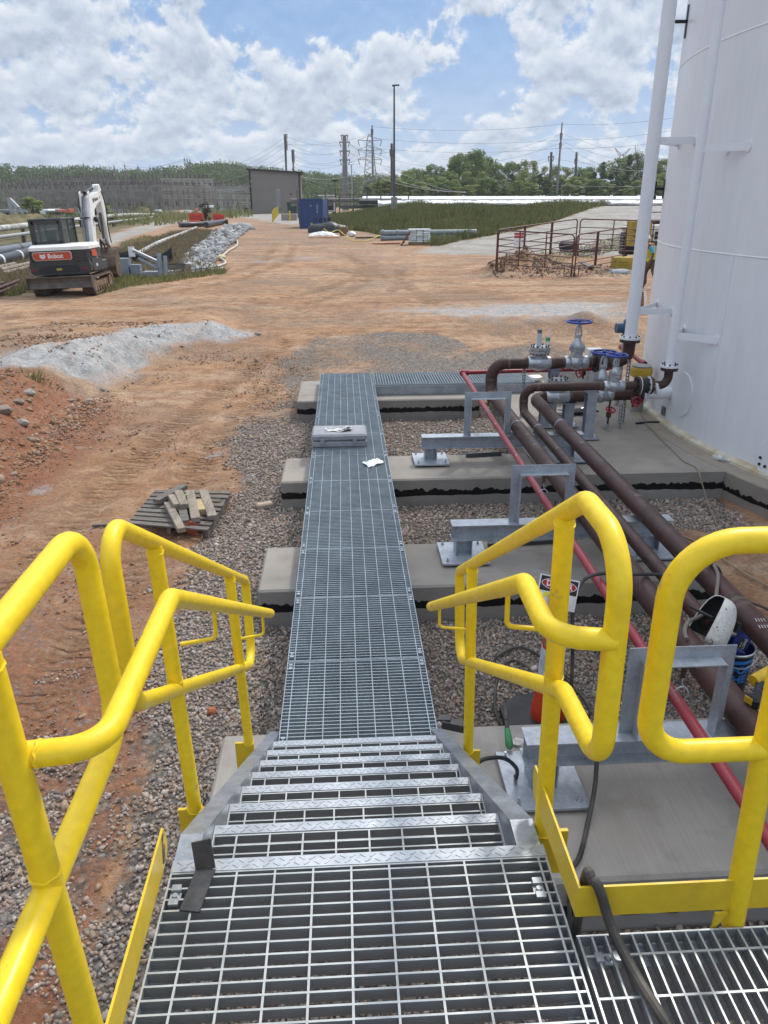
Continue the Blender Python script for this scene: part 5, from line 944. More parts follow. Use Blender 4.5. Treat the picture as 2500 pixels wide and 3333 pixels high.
m = MB(); a, b = Vector((1.30, 6.38, .342)), Vector((1.95, 6.43, .342)); m.bar(a + Vector((0, 0, .02)), b + Vector((0, 0, .02)), .05, .04); solo(m, 'steel_channel', MATS['dark_steel'], 'dark steel channel offcut under the middle beam support', 'steel offcut')
# brick and wood pallet on the left
q = atZ(862, 1645, .03); m = MB(); m.box(q, (.20, .10, .07), Matrix.Rotation(.35, 3, 'Z'), .015); solo(m, 'stone_block', plain('tan_stone', (.42, .33, .25), .9), 'lone tan block on the gravel beside the walkway pier', 'stone block')
m = MB(); q = atZ(690, 2315, .02); blob('clay_lump', q, (.035, .03, .03), plain('orange_clay', (.40, .13, .05), .9), 'orange lump of clay on the gravel behind the left stair railing', 'clay lump', 2)
PL = [atZ(417, 1700, .13), atZ(680, 1722, .13), atZ(752, 1605, .13), atZ(500, 1600, .13)]
t = thing('wooden_pallet', 'weathered grey wooden pallet on the dirt with lumber on it', 'pallet', (PL[0] + PL[2]) / 2 - Vector((0, 0, .13)))
for k in range(9):
    f = k / 8; a = PL[0].lerp(PL[3], f); b = PL[1].lerp(PL[2], f); d = (b - a).normalized(); a = a.lerp(b, .005 * (k % 3)); b = b if k != 6 else a.lerp(b, .93); m = MB(); m.bar(a, b, .074 + .010 * (k % 2), .018, (0, 0, 1), .002); m.build('deck_board', WOODG, t, world=True)
for f in (.0, .5, .97):
    a = PL[0].lerp(PL[1], .02 + f * .97); b = PL[3].lerp(PL[2], .02 + f * .97); m = MB(); m.bar(a - Vector((0, 0, .055)), b - Vector((0, 0, .055)), .04, .09); m.build('stringer', WOODG, t, world=True)
rr = random.Random(3)
def lumber(u0, v0, u1, v1, z0, z1, w, h, m_, label):
    a, b = atZ(u0, v0, z0), atZ(u1, v1, z1); mb = MB(); mb.bar(a, b, w, h, (0, 0, 1), .004); o = mb.build('lumber', m_, None); return tag(o, label, 'lumber', 'lumber offcuts on the pallet')
lumber(508, 1632, 601, 1582, .20, .23, .10, .05, WOODG, 'long grey board lying crosswise over the back of the pallet'); lumber(546, 1640, 592, 1726, .19, .17, .085, .055, WOODG2, 'lumber offcut with torn white end at the front of the pallet')
lumber(560, 1620, 578, 1652, .22, .21, .085, .09, WOODG2, 'short thick block under the crosswise board'); lumber(580, 1602, 601, 1648, .26, .23, .09, .06, WOODG2, 'offcut resting crosswise end on top of two blocks'); lumber(592, 1650, 603, 1700, .18, .17, .09, .05, WOODG, 'short grey offcut between two longer pieces')
lumber(618, 1602, 638, 1693, .20, .18, .10, .06, WOODG2, 'long pale offcut with pencilled lines in the middle of the pallet'); lumber(650, 1634, 660, 1668, .17, .17, .12, .08, WOODY, 'short yellow block of new lumber'); lumber(662, 1600, 692, 1685, .20, .18, .10, .055, WOODG2, 'rightmost long plank beside the yellow block')
q = atZ(620, 1728, .06); t = thing('post_base', 'orange plastic post base with a stub pole by the pallet', 'post base', q); m = MB(); m.box(q + Vector((.02, 0, .03)), (.14, .02, .14), Matrix.Rotation(.7, 3, 'Y') @ Matrix.Rotation(.3, 3, 'Z')); m.build('plate', plain('coral_plastic', (.50, .12, .06), .5), t, world=True); m = MB(); m.cyl(q + Vector((0, 0, .03)), q + Vector((-.07, .01, .11)), .03, 14); m.build('socket', plain('coral_plastic', (.50, .12, .06)), t, True, world=True)
m = MB(); m.ball(atZ(604, 1613, .2), .02, 6, (1, 1.4, 1)); m.ball(atZ(604, 1619, .19), .018, 6); solo(m, 'yellow_rag', plain('lime_rag', (.45, .62, .06), .8), 'scrap of lime yellow cloth tucked among the lumber', 'rag'); m = MB(); m.bar(atZ(300, 1711, .01), atZ(420, 1706, .02), .03, .03); solo(m, 'stake', WOODG, 'thin dark stake lying on the dirt left of the pallet', 'stake')
# bigger stones one can pick out on the bank
for u, v, s, lb in ((842, 1090, .10, 'brown rock at the right tip of the pale gravel spill'), (592, 1131, .07, 'dark rock on the lower edge of the pale gravel spill'), (335, 1272, .09, 'flat brown rock at the foot of the gravel spill'), (294, 1309, .10, 'rounded tan rock just below the red clay bank'), (232, 1312, .13, 'large tan rock half sunk in the red clay bank'), (95, 1290, .16, 'pale grey boulder on the rubble bank at the left'), (60, 1315, .14, 'dark grey boulder in the rubble bank at the left'), (15, 1345, .20, 'grey boulder at the left edge of the rubble bank'), (75, 1385, .15, 'reddish boulder low in the rubble bank'), (110, 1440, .12, 'tan rock at the foot of the rubble bank')):
    s *= .68; q = at_ground(u, v); blob('rock', q + Vector((0, 0, s * .3)), (s, s * .8, s * .6), plain('rock_%d' % (int(s * 100) % 4), ((.30, .22, .15), (.24, .20, .16), (.34, .32, .28), (.28, .17, .10))[int(s * 100) % 4], .9, bump=.5, bscale=12), lb, 'rock', u, 2, .3)
# ------------------------------------------------------------------ excavator seen from behind
EXO = at_ground(205, 968); EXO = Vector((EXO.x, EXO.y + 1.45, gz1(EXO.x, EXO.y + 1.4)))
ex = thing('excavator', 'white and black mini excavator with orange red rear panel parked on the dirt', 'excavator', EXO, R(2))
EXW = mat('excavator_white', (.84, .835, .82), .35, 0, (.78, .77, .74), 3, fine=.05); EXG = mat('excavator_charcoal', (.035, .038, .042), .5, 0, (.055, .055, .055), 4, fine=.15); EXR = plain('excavator_red', (.52, .075, .02), .4)
STEELD = mat('dirty_steel', (.085, .078, .07), .6, .3, (.14, .115, .09), 4, fine=.2); RUB = mat('dusty_track_rubber', (.06, .05, .042), .85, 0, (.15, .10, .065), 3, fine=.2, bump=.3, bscale=20)
for s in (-1, 1):
    xc = s * .93; prof = []
    for i in range(13): a = -math.pi / 2 - math.pi * i / 12; prof.append((-1.08 + .36 * math.cos(a), .36 + .36 * math.sin(a)))
    for i in range(13): a = math.pi / 2 - math.pi * i / 12; prof.append((1.08 + .36 * math.cos(a), .36 + .36 * math.sin(a)))
    m = MB(); inn = [(y * .9 if abs(y) > 1.1 else y, .36 + (z - .36) * .80) for y, z in prof]; n = len(prof)
    for x0, x1 in ((xc - .225, xc + .225),):
        vs = [(x0, y, z) for y, z in prof] + [(x1, y, z) for y, z in prof] + [(x0, y, z) for y, z in inn] + [(x1, y, z) for y, z in inn]; fs = []
        for i in range(n): j = (i + 1) % n; fs += [(i, j, n + j, n + i), (2 * n + i, 3 * n + i, 3 * n + j, 2 * n + j), (i, 2 * n + i, 2 * n + j, j), (n + i, n + j, 3 * n + j, 3 * n + i)]
        m.add(vs, fs)
    L = 0
    for i in range(n):
        a, b = Vector((xc, *prof[i])), Vector((xc, *prof[(i + 1) % n])); d = (b - a); k = max(1, int(d.length / .12))
        for q in range(k): c = a + d * ((q + .5) / k); nn = Vector((0, c.y - max(-1.08, min(1.08, c.y)), c.z - .36)).normalized(); m.bar(c + nn * .012 - Vector((.21, 0, 0)), c + nn * .012 + Vector((.21, 0, 0)), .05, .03, nn)
    tr = m.build('track', RUB, ex)
    m = MB(); m.b2(xc - .15, xc + .15, -1.05, 1.05, .24, .50, .03)
    for y in (-1.08, 1.08): m.cyl((xc - .2, y, .36), (xc + .2, y, .36), .255, 20)
    for y in (-.7, -.35, 0, .35, .7): m.cyl((xc - .19, y, .17), (xc + .19, y, .17), .09, 12)
    m.build('track_frame', mat('muddy_frame', (.26, .17, .10), .9, 0, (.12, .08, .05), 6, fine=.3, bump=.4, bscale=12), tr)
m = MB(); m.b2(-.70, .70, -.7, .7, .38, .62, .03); m.cyl((0, 0, .62), (0, 0, .82), .62, 28); m.build('undercarriage', STEELD, ex, True)
m = MB(); pr = [(-1.72, .35), (-1.66, .33), (-1.62, .45), (-1.60, .57), (-1.63, .70), (-1.70, .80), (-1.76, .78), (-1.69, .68), (-1.665, .57), (-1.69, .45)]; m.prism(pr, -1.22, 1.22, 'x'); m.b2(-1.235, -1.20, -1.78, -1.56, .33, .80); m.b2(1.20, 1.235, -1.78, -1.56, .33, .80); bl = m.build('blade', STEELD, ex)
m = MB()
for s in (-1, 1): m.bar((s * .42, -1.62, .55), (s * .42, -.5, .5), .12, .16)
m.build('blade_arm', STEELD, bl)
m = MB(); m.prism([(-1.02, .84), (1.02, .84), (1.14, .96), (1.16, 1.18), (1.10, 1.42), (-1.10, 1.42), (-1.16, 1.18), (-1.14, .96)], -1.30, -.4, 'y'); m.b2(-1.1, 1.12, -.6, 1.05, .84, 1.25, .04); hb = m.build('house', EXG, ex)
m = MB(); m.prism([(-.80, .93), (.62, .93), (.70, 1.02), (.64, 1.14), (.52, 1.20), (-.66, 1.20), (-.78, 1.12), (-.84, 1.02)], -1.325, -1.298, 'y'); m.build('bumper_recess', plain('recess_dark', (.018, .020, .024), .5), hb)
for x0, x1 in ((-1.06, -.92), (.80, 1.02)): m = MB(); m.b2(x0, x1, -1.318, -1.296, 1.0, 1.09); m.build('tail_light', plain('tail_red', (.20, .01, .03), .3), hb)
def hood(z0, z1):  # rounded engine hood, swept corners
    pts = [(-1.12, -1.18), (-.98, -1.335), (0, -1.37), (.98, -1.335), (1.14, -1.15), (1.16, -.5), (1.14, .3), (-.02, .3), (-.02, -.58), (-1.12, -.58)]; return [(x, y) for x, y in pts]
m = MB(); m.prism([(x * .985, y * .985) for x, y in hood(0, 0)], 1.40, 1.86, 'z'); m.build('engine_cover', EXG, ex)
m = MB(); P0 = hood(0, 0); vs = [(x * 1.0, y, 1.78) for x, y in P0] + [(x * 1.0, y, 1.90) for x, y in P0] + [(x * .93, y * .90 if y < 0 else y, 1.99) for x, y in P0]; n = len(P0); fs = [tuple(range(n))[::-1], tuple(2 * n + i for i in range(n))] + [(r_ * n + i, r_ * n + (i + 1) % n, (r_ + 1) * n + (i + 1) % n, (r_ + 1) * n + i) for r_ in (0, 1) for i in range(n)]; m.add(vs, fs); m.build('hood', EXW, ex)
m = MB(); m.prism([(-.90, 1.73), (.46, 1.73), (.52, 1.66), (.52, 1.47), (.46, 1.41), (-.86, 1.41), (-.92, 1.50), (-.94, 1.66)], -1.392, -1.355, 'y'); ps = m.build('sign_panel', EXW, ex); m = MB(); m.prism([(-.885, 1.715), (.45, 1.715), (.505, 1.65), (.505, 1.48), (.45, 1.425), (-.85, 1.425), (-.905, 1.51), (-.925, 1.65)], -1.402, -1.39, 'y'); m.build('sign_face', EXR, ps)
TXW = plain('lettering_white', (.80, .80, .80), .5); TXB = plain('lettering_black', (.015, .015, .015), .5)
text_mb('Bobcat', .235, frame((-.08, -1.405, 1.565), (1, 0, 0), (0, 0, 1)), .004, .006, .88).build('lettering', TXW, ps)
def cat_head(c, s, ax, ay, m_, par):   # a lynx head emblem: tufted ears, ruff and muzzle
    P = [(-.5, .62), (-.34, .42), (-.12, .36), (.12, .36), (.34, .42), (.5, .62), (.46, .20), (.60, -.02), (.42, -.10), (.46, -.28), (.24, -.30), (.14, -.46), (-.14, -.46), (-.24, -.30), (-.46, -.28), (-.42, -.10), (-.60, -.02), (-.46, .20)]
    q = MB(); q.prism([(x * s, y * s) for x, y in P], 0, .004, 'z'); q.xf(frame(c, ax, ay)); o = q.build('emblem', m_, par)
    q = MB()
    for sx in (-1, 1): q.prism([(sx * .30 * s, .14 * s), (sx * .10 * s, .04 * s), (sx * .12 * s, -.02 * s), (sx * .28 * s, .04 * s)], .005, .007, 'z')
    q.prism([(-.10 * s, -.20 * s), (.10 * s, -.20 * s), (0, -.31 * s)], .005, .007, 'z'); q.xf(frame(c, ax, ay)); q.build('emblem_face', EXR if m_ is TXW else EXW, o)
cat_head((-.56, -1.403, 1.56), .20, (1, 0, 0), (0, 0, 1), TXW, ps)
m = MB()
for x0, x1 in ((.60, 1.03), (-1.07, -.99)):
    m.b2(x0, x1, -1.352, -1.325, 1.36, 1.76)
gp = m.build('grille', plain('grille_black', (.010, .010, .011), .45), ex); m = MB()
for x0, x1 in ((.63, 1.01), (-1.07, -1.0)):
    for k in range(7): m.b2(x0, x1, -1.372, -1.350, 1.385 + .053 * k, 1.405 + .053 * k)
m.build('louvre', plain('louvre_charcoal', (.10, .10, .105), .5), gp)
for x, z, w, h in ((-.10, 1.86, .17, .09), (-.05, 1.05, .2, .075)): m = MB(); m.b2(x - w / 2, x + w / 2, -1.36 if z > 1.5 else -1.332, -1.326 if z < 1.5 else -1.345, z - h / 2, z + h / 2); m.build('warning_label', plain('label_yellow', (.60, .42, .03), .5), ex)
m = MB(); m.prism([(-1.02, 1.74), (-.55, 1.74), (-.35, 1.62), (-.35, 1.45), (-.98, 1.50)], 1.166, 1.174, 'x'); m.build('side_panel', EXR, ex); m = MB(); m.prism([(-1.10, 1.42), (.25, 1.36), (.25, .95), (-1.0, .92)], 1.12, 1.165, 'x'); m.build('side_door', EXG, ex); text_mb('E88', .15, frame((1.172, -.55, 1.12), (0, 1, 0), (0, 0, 1)), .004, .003).build('lettering', TXW, ex)
# cab
cb = MB(); X0, X1, Y0, Y1, Z0, Z1 = -1.14, .10, -.60, 1.05, 1.30, 2.98
def post(mb, p, w=.075): mb.b2(p[0] - w / 2, p[0] + w / 2, p[1] - w / 2, p[1] + w / 2, Z0, Z1 - .05)
for p in ((X0 + .04, Y0 + .04), (X1 - .04, Y0 + .04), (X0 + .04, Y1 - .04), (X1 - .04, Y1 - .04), (X1 - .04, .22), (X0 + .04, .3)): post(cb, p, .09 if p[1] < 0 else .07)
cb.b2(X0 - .02, X1 + .02, Y0 - .02, Y1 + .03, Z1 - .10, Z1, .03); cb.b2(X0, X1, Y0, Y0 + .07, Z0 + .55, Z0 + .80); cb.b2(X0, X1, Y0, Y0 + .05, Z0, Z0 + .56); cb.b2(X1 - .05, X1, Y0, Y1, Z0, Z0 + .72); cb.b2(X0, X0 + .05, Y0, Y1, Z0, Z0 + .5); cb.b2(X0, X1, Y0, Y0 + .06, Z1 - .22, Z1 - .08); cb.b2(X0 - .0, X0 + .18, Y0, Y0 + .05, Z0 + .5, Z1 - .1); cb.b2(X1 - .16, X1, Y0, Y0 + .05, Z0 + .5, Z1 - .1)
c_ = cb.build('cab', EXG, ex)
for a, b in (((X0 + .16, Y0 + .02, Z0 + .78), (X1 - .15, Y0 + .028, Z1 - .2)), ((X1 - .03, Y0 + .08, Z0 + .72), (X1 - .022, .19, Z1 - .1)), ((X1 - .03, .25, Z0 + .72), (X1 - .022, Y1 - .06, Z1 - .1)), ((X0 + .022, Y0 + .08, Z0 + .5), (X0 + .03, Y1 - .06, Z1 - .1)), ((X0 + .08, Y1 - .03, Z0 + .3), (X1 - .08, Y1 - .022, Z1 - .1))): m = MB(); m.b2(a[0], b[0], a[1], b[1], a[2], b[2]); m.build('window', GLASS, c_)
m = MB(); m.b2(-.78, -.36, -.1, .0, Z0 + .5, Z0 + 1.2, .05); m.b2(-.78, -.36, -.1, .42, Z0 + .35, Z0 + .5, .04); m.build('seat', BLACK, c_)
m = MB(); m.bar((X1, Y1, Z1 - .12), (X1 + .22, Y1 + .12, Z1 - .16), .03, .03); m.box((X1 + .27, Y1 + .12, Z1 - .28), (.26, .06, .30), None, .03); m.build('mirror', BLACK, c_); m = MB(); m.tube([(X1 - .45, Y0 + .1, Z1), (X1 - .6, Y0 + .05, Z1 + .1)], .008, 6); m.build('antenna', BLACK, c_)
# boom, stick, bucket
bx = .60; kn = (1.55, 3.55)
m = MB(); m.prism([(.78, 1.35), (1.12, 1.30), (1.52, 2.5), (1.78, 3.22), (2.30, 3.46), (3.05, 3.62), (3.12, 3.86), (2.95, 3.98), (2.05, 3.86), (1.38, 3.72), (1.20, 3.35)], bx - .15, bx + .15, 'x'); bo = m.build('boom', EXW, ex)
m = MB(); m.prism([(1.15, 3.3), (1.4, 3.62), (1.32, 3.98), (1.18, 3.90)], bx - .19, bx - .15, 'x'); m.prism([(1.15, 3.3), (1.4, 3.62), (1.32, 3.98), (1.18, 3.90)], bx + .15, bx + .19, 'x'); m.build('boom_lug', EXW, bo)
m = MB()
for k in range(7): xx = bx - .21 + .055 * k if k < 5 else bx + (-.10 if k == 5 else .0); m.tube(fillet([(xx - .02, .74, 1.4), (xx - .02, .98, 2.4), (xx - .02, 1.10, 3.2), (xx, 1.32, 3.72), (xx + .02, 1.8, 3.95)], .3, 4), .021, 8)
m.build('hydraulic_hose', plain('steel_lines', (.40, .41, .42), .4, .5), bo, True); m = MB()
for z, y in ((1.72, .80), (2.9, 1.02)): m.b2(bx - .26, bx + .12, y - .05, y + .03, z, z + .05)
for k in range(5): m.tube([(bx - .2 + .08 * k, .76, 1.75), (bx - .24 + .09 * k, .70, 1.5), (bx - .2 + .08 * k, .8, 1.3)], .026, 6)
m.tube(smooth_path([(bx - .2, 1.1, 3.1), (bx - .26, 1.16, 3.5), (bx - .24, 1.4, 3.85)]), .028, 8); m.build('hose_clamp', BLACK, bo)
m = MB(); m.cyl((bx, 1.28, 3.90), (bx, 2.45, 4.10), .075, 16); cy = m.build('stick_cylinder', BLACKM, bo, True); m = MB(); m.cyl((bx, 2.45, 4.10), (bx, 3.12, 4.19), .04, 12); m.build('cylinder_rod', plain('chrome', (.7, .7, .7), .15, 1.0), cy, True)
text_mb('Bobcat', .19, frame((bx + .154, 2.25, 3.66), (0, 1, .14), (0, -.14, 1)), .004, .004).build('lettering', TXB, bo); cat_head((bx + .153, 1.84, 3.60), .19, (0, 1, .14), (0, -.14, 1), TXB, bo)
text_mb('LE18', .17, frame((bx + .05, 1.005, 2.12), (0, .3, 1), (-1, 0, 0)), .004, .004).build('lettering', TXB, bo); m = MB(); m.b2(bx + .151, bx + .156, 2.72, 2.85, 3.66, 3.8); m.build('warning_label', MATS['label_yellow'], bo)
m = MB(); m.box((bx + .23, 1.45, 2.85), (.12, .12, .20), None, .02); m.bar((bx + .15, 1.42, 2.85), (bx + .23, 1.45, 2.85), .04, .04); m.build('work_light', BLACKM, bo)
m = MB(); m.prism([(3.12, 4.28), (3.34, 3.98), (3.44, 3.3), (3.40, 2.6), (3.36, 1.75), (3.16, 1.72), (3.10, 2.4), (2.98, 3.3), (2.92, 3.75), (2.98, 4.24)], bx - .13, bx + .13, 'x'); sk = m.build('stick', EXW, ex)
m = MB(); m.tube(smooth_path([(bx - .16, 2.9, 3.9), (bx - .2, 3.0, 3.2), (bx - .12, 2.92, 2.7), (bx - .14, 3.1, 2.3)]), .022, 6); m.tube(smooth_path([(bx + .17, 3.1, 4.0), (bx + .24, 3.2, 3.3), (bx + .18, 3.2, 2.5), (bx + .2, 3.25, 1.8)]), .024, 6); m.tube(smooth_path([(bx - .1, 2.8, 3.6), (bx - .28, 2.75, 3.2), (bx - .22, 2.95, 2.8)]), .02, 6); m.build('hydraulic_hose', BLACK, sk, True)
m = MB(); m.cyl((bx, 3.02, 3.1), (bx, 2.95, 2.0), .06, 12); m.bar((bx - .1, 2.75, 1.95), (bx - .1, 3.25, 1.65), .05, .10); m.bar((bx + .1, 2.75, 1.95), (bx + .1, 3.25, 1.65), .05, .10); m.build('bucket_linkage', STEELD, sk)
BU = mat('rusty_bucket', (.10, .065, .045), .75, .2, (.16, .11, .08), 4, fine=.25); m = MB(); pr = [(3.28, 1.62), (3.02, 1.50), (2.72, 1.22), (2.55, .82), (2.62, .48), (2.95, .30), (3.18, .34), (2.98, .50), (2.82, .80), (2.92, 1.15), (3.10, 1.38), (3.30, 1.50)]; m.prism(pr, bx - .38, bx + .40, 'x'); sd = [(3.28, 1.62), (3.02, 1.50), (2.72, 1.22), (2.55, .82), (2.62, .48), (2.95, .30), (3.18, .36), (3.42, .9)]
m.prism(sd, bx - .40, bx - .37, 'x'); m.prism(sd, bx + .39, bx + .42, 'x'); bk = m.build('bucket', BU, ex); m = MB()
for k in range(5): m.bar((bx - .34 + .17 * k, 3.12, .36), (bx - .34 + .17 * k, 3.34, .46), .07, .04)
m.build('bucket_teeth', STEELD, bk); m = MB(); m.prism([(2.72, 1.95), (2.82, 2.02), (2.95, 1.55), (2.75, 1.40)], bx - .15, bx - .11, 'x'); m.prism([(2.72, 1.95), (2.82, 2.02), (2.95, 1.55), (2.75, 1.40)], bx + .11, bx + .15, 'x'); m.b2(bx - .2, bx + .2, 2.72, 2.80, 1.72, 1.80); m.bar((bx - .3, 2.55, 2.0), (bx - .24, 2.62, 1.2), .07, .09); m.build('thumb', BU, bk)

# ------------------------------------------------------------------ red livestock panels round the dirt heap
PIP = mat('maroon_panel_paint', (.065, .016, .015), .5, 0, (.11, .035, .03), 8, fine=.2)
def gate(A, B, za, zb, label, wide=(.35, .68), h=1.62):
    A = Vector((A[0], A[1], za)); B = Vector((B[0], B[1], zb)); t = thing('corral_panel', label, 'corral panel', A.lerp(B, .5), 0, 'maroon corral panels'); up = Vector((0, 0, 1)); d = (B - A).normalized(); r = .028
    m = MB(); m.tube(fillet([A, A + up * h, B + up * h, B], [0, .16, .16, 0], 6), r, 10); m.build('outer_frame', PIP, t, True, world=True); m = MB()
    for z in (.30, .52, .76, 1.0, 1.26): m.cyl(A + up * z, B + up * z, .019, 8)
    m.build('rail', PIP, t, True, world=True)
    for f in wide: p = A.lerp(B, f); m = MB(); m.bar(p + up * .28, p + up * h, .10, .04, d); m.build('stay', PIP, t, world=True)
    m = MB()
    for p, s in ((A, 1), (B, -1)): m.tube(fillet([p + up * .3 + d * s * .02, p + d * s * .02 + up * .02, p + d * s * .30 + up * .02, p + d * s * .30 + up * .42], [0, .08, .08, 0], 5), .018, 8)
    m.build('foot_loop', PIP, t, True, world=True); return t
pA = at_ground(1632, 885); pB = at_ground(1859, 902); pC = at_ground(2130, 868); pD = atY(1870, 834, pB.y + 4.9)
dBA = (pB - pA); L_ = 3.05; pA = pB - dBA.normalized() * L_
gA = gate(pA, pB, pA.z, pB.z, 'maroon corral panel at front left with the small danger notice', (.29, .64)); dC = (pC - pB); gate(pB + Vector((.12, 0, 0)), pB + dC.normalized() * 3.8 + Vector((.1, 0, 0)), pB.z, gz1(*(pB + dC.normalized() * 3.8)[:2]) + .05, 'maroon corral panel at front right ending behind the riser pipe', (.40,))
gate(pA + Vector((-.02, .12, 0)), pD, pA.z, pD.z, 'maroon corral panel at back left behind the dirt heap', (.32, .66)); gate(pD + Vector((.14, 0, 0)), pD + Vector((4.2, -.9, -.15)), pD.z, pD.z - .12, 'dark corral panel at back right before the yellow crates', (.36, .78))
q = pA.lerp(pB, .27); t = thing('warning_notice', 'small white notice with red band hung on the front left corral panel', 'sign', q + Vector((0, -.05, 1.2))); fm = frame(q + Vector((0, -.06, 1.32)), (1, 0, 0), (0, 0, 1)); m = MB(); local_box(m, fm, -.20, .20, -.26, .26, -.006, 0); m.build('board', plain('sign_white', (.78, .78, .78)), t, world=True); m = MB(); local_box(m, fm, -.19, .19, .04, .24, .0005, .002); m.build('red_band', plain('sign_red', (.42, .015, .03)), t, world=True); text_mb('DANGER', .095, fm @ Matrix.Translation((0, .14, .003)), .002).build('lettering', plain('sign_white', (.8, .8, .8)), t, world=True); text_mb('KEEP OUT', .055, fm @ Matrix.Translation((0, -.08, .003)), .002).build('lettering', TXB, t, world=True)
# clutter inside the corral
CRY = plain('crate_yellow', (.40, .285, .04), .7)
def crate(u, v, y, w, h, label): q = atY(u, v, y); t = thing('yellow_crate', label, 'crate', (q.x, y, q.z), 0, 'yellow printed crates'); m = MB(); m.b2(-w / 2, w / 2, -.02, .7, 0, h, .02); m.build('body', CRY, t); m = MB(); m.b2(-w * .38, w * .38, -.03, -.0205, h * .35, h * .42); m.b2(-w * .38, w * .2, -.03, -.0205, h * .55, h * .66); m.b2(-w * .38, w * .3, -.03, -.0205, h * .18, h * .22); m.build('print', plain('faded_print', (.20, .14, .02), .7), t)
crate(2030, 878, 33.5, .72, .50, 'yellow crate standing on the ground inside the corral'); crate(2082, 800, 37.5, 1.0, 1.1, 'stack of yellow crates behind the back right corral panel')
m = MB(); a, b = at_ground(1890, 862), at_ground(1925, 880); m.bar(a + Vector((0, 0, .12)), b + Vector((0, 0, .12)), .25, .05); solo(m, 'plank', WOODG, 'grey plank sloping over the dirt in the corral', 'plank'); m = MB(); a, b = at_ground(2012, 838), at_ground(2040, 808); q = at_ground(2030, 845); m.bar(q, q + Vector((.15, .1, .95)), .22, .06, (0, -1, 0)); solo(m, 'plank', WOODG, 'grey board leaning upright at the back of the corral', 'plank')
q = at_ground(1975, 808); m = MB()
for k in range(6): m.bar(q + Vector((-.9 + .0, -.45 + .18 * k, .14)), q + Vector((.9, -.40 + .18 * k, .16)), .12, .03)
solo(m, 'slatted_panel', plain('pinkish_wood', (.42, .33, .27), .8), 'pale slatted pallet lying behind the corral', 'pallet'); m = MB(); q = at_ground(1850, 822); m.box(q + Vector((.1, .4, .35)), (1.1, .5, .5), None, .12); m.bar(q + Vector((-.4, .2, .1)), q + Vector((1.9, .2, .1)), .4, .2); solo(m, 'rubble_skip', BLACK, 'dark rubber bundle at the back of the corral', 'bundle'); q = at_ground(2015, 888); blob('gravel_heap', q, (.5, .3, .16), plain('blue_grey_gravel', (.35, .38, .40), .9, bump=.6, bscale=30), 'little heap of bluish gravel before the yellow crate', 'gravel heap', 7, 3, .2)
ex.scale = (.88, .86, .83); ex.rotation_euler = (0, R(-2), R(0))
q = at_ground(2070, 1022); t = thing('a_frame_board', 'white edged board standing behind the thick riser pipe', 'board', q); m = MB(); m.bar((-.27, 0, 0), (-.20, .05, .62), .03, .06, (1, 0, .1)); m.bar((.27, 0, 0), (.20, .05, .62), .03, .06, (1, 0, .1)); m.build('edge', WHITE, t); m = MB(); m.prism([(-.25, .02), (.25, .02), (.19, .6), (-.19, .6)], .06, .075, 'y'); m.build('panel', WOOD, t)
# service truck partly hidden behind the tank
tq = at_ground(2122, 872); tq = Vector((14.6, 38.5, gz1(14.6, 38.5))); q0 = atY(2150, 770, 38.5); t = thing('service_truck', 'white service truck showing between riser and tank, black tyre below', 'truck', (q0.x, 38.5, gz1(q0.x, 38.5)), 0); px = 61.5 / 1; m = MB(); m.b2(-1.2, 3.8, 0, 1.9, .95, 1.75, .06); bd = m.build('body', plain('truck_white', (.74, .74, .74), .35, coat=.4), t); m = MB(); m.b2(.6, 3.0, .05, 1.85, 1.75, 2.35, .12); m.build('cab', plain('truck_white', (.74, .74, .74)), t); m = MB(); m.b2(.75, 2.85, .03, .06, 1.85, 2.25); m.build('window', DGLASS, t)
for xx in (-.15, 2.9): m = MB(); m.cyl((xx, -.06, .50), (xx, .22, .50), .50, 26); w_ = m.build('wheel', BLACK, t, True); m = MB(); m.cyl((xx, -.075, .50), (xx, -.058, .50), .26, 20); m.build('rim', plain('rim_grey', (.35, .35, .36), .4, .6), w_, True)
text_mb('61-04', .26, frame((-.62, -.004, 1.22), (1, 0, 0), (0, 0, 1)), .004).build('lettering', TXB, t); m = MB(); m.b2(-.30, -.14, -.012, -.001, 1.06, 1.42); m.build('fuel_door', TXB, t); m = MB(); m.cyl((-.6, .5, 1.76), (-.6, .5, 2.0), .06, 10); m.b2(-1.0, .2, .3, 1.0, 1.76, 1.95, .05); m.tube([(-.9, .2, 1.76), (-.9, .2, 2.3), (.3, .2, 2.3), (.3, .2, 1.76)], .03, 8); m.build('equipment_rack', BLACKM, t)
q = atY(2070, 752, 39); t = thing('tarp_bundle', 'white sheeted bundle heaped before the service truck', 'tarpaulin', q); m = MB()
for k, (x, y, z, s) in enumerate(((-.3, 0, .1, .35), (.1, .1, .25, .4), (.4, 0, .4, .3))): m.ball((x, y, z), s, 8, (1.3, .8, .45))
m.build('sheet', PLAST, t, True); m = MB(); m.b2(-.6, .9, -.1, .5, -1.1, -.05, .05); m.build('load', BLACKM, t)

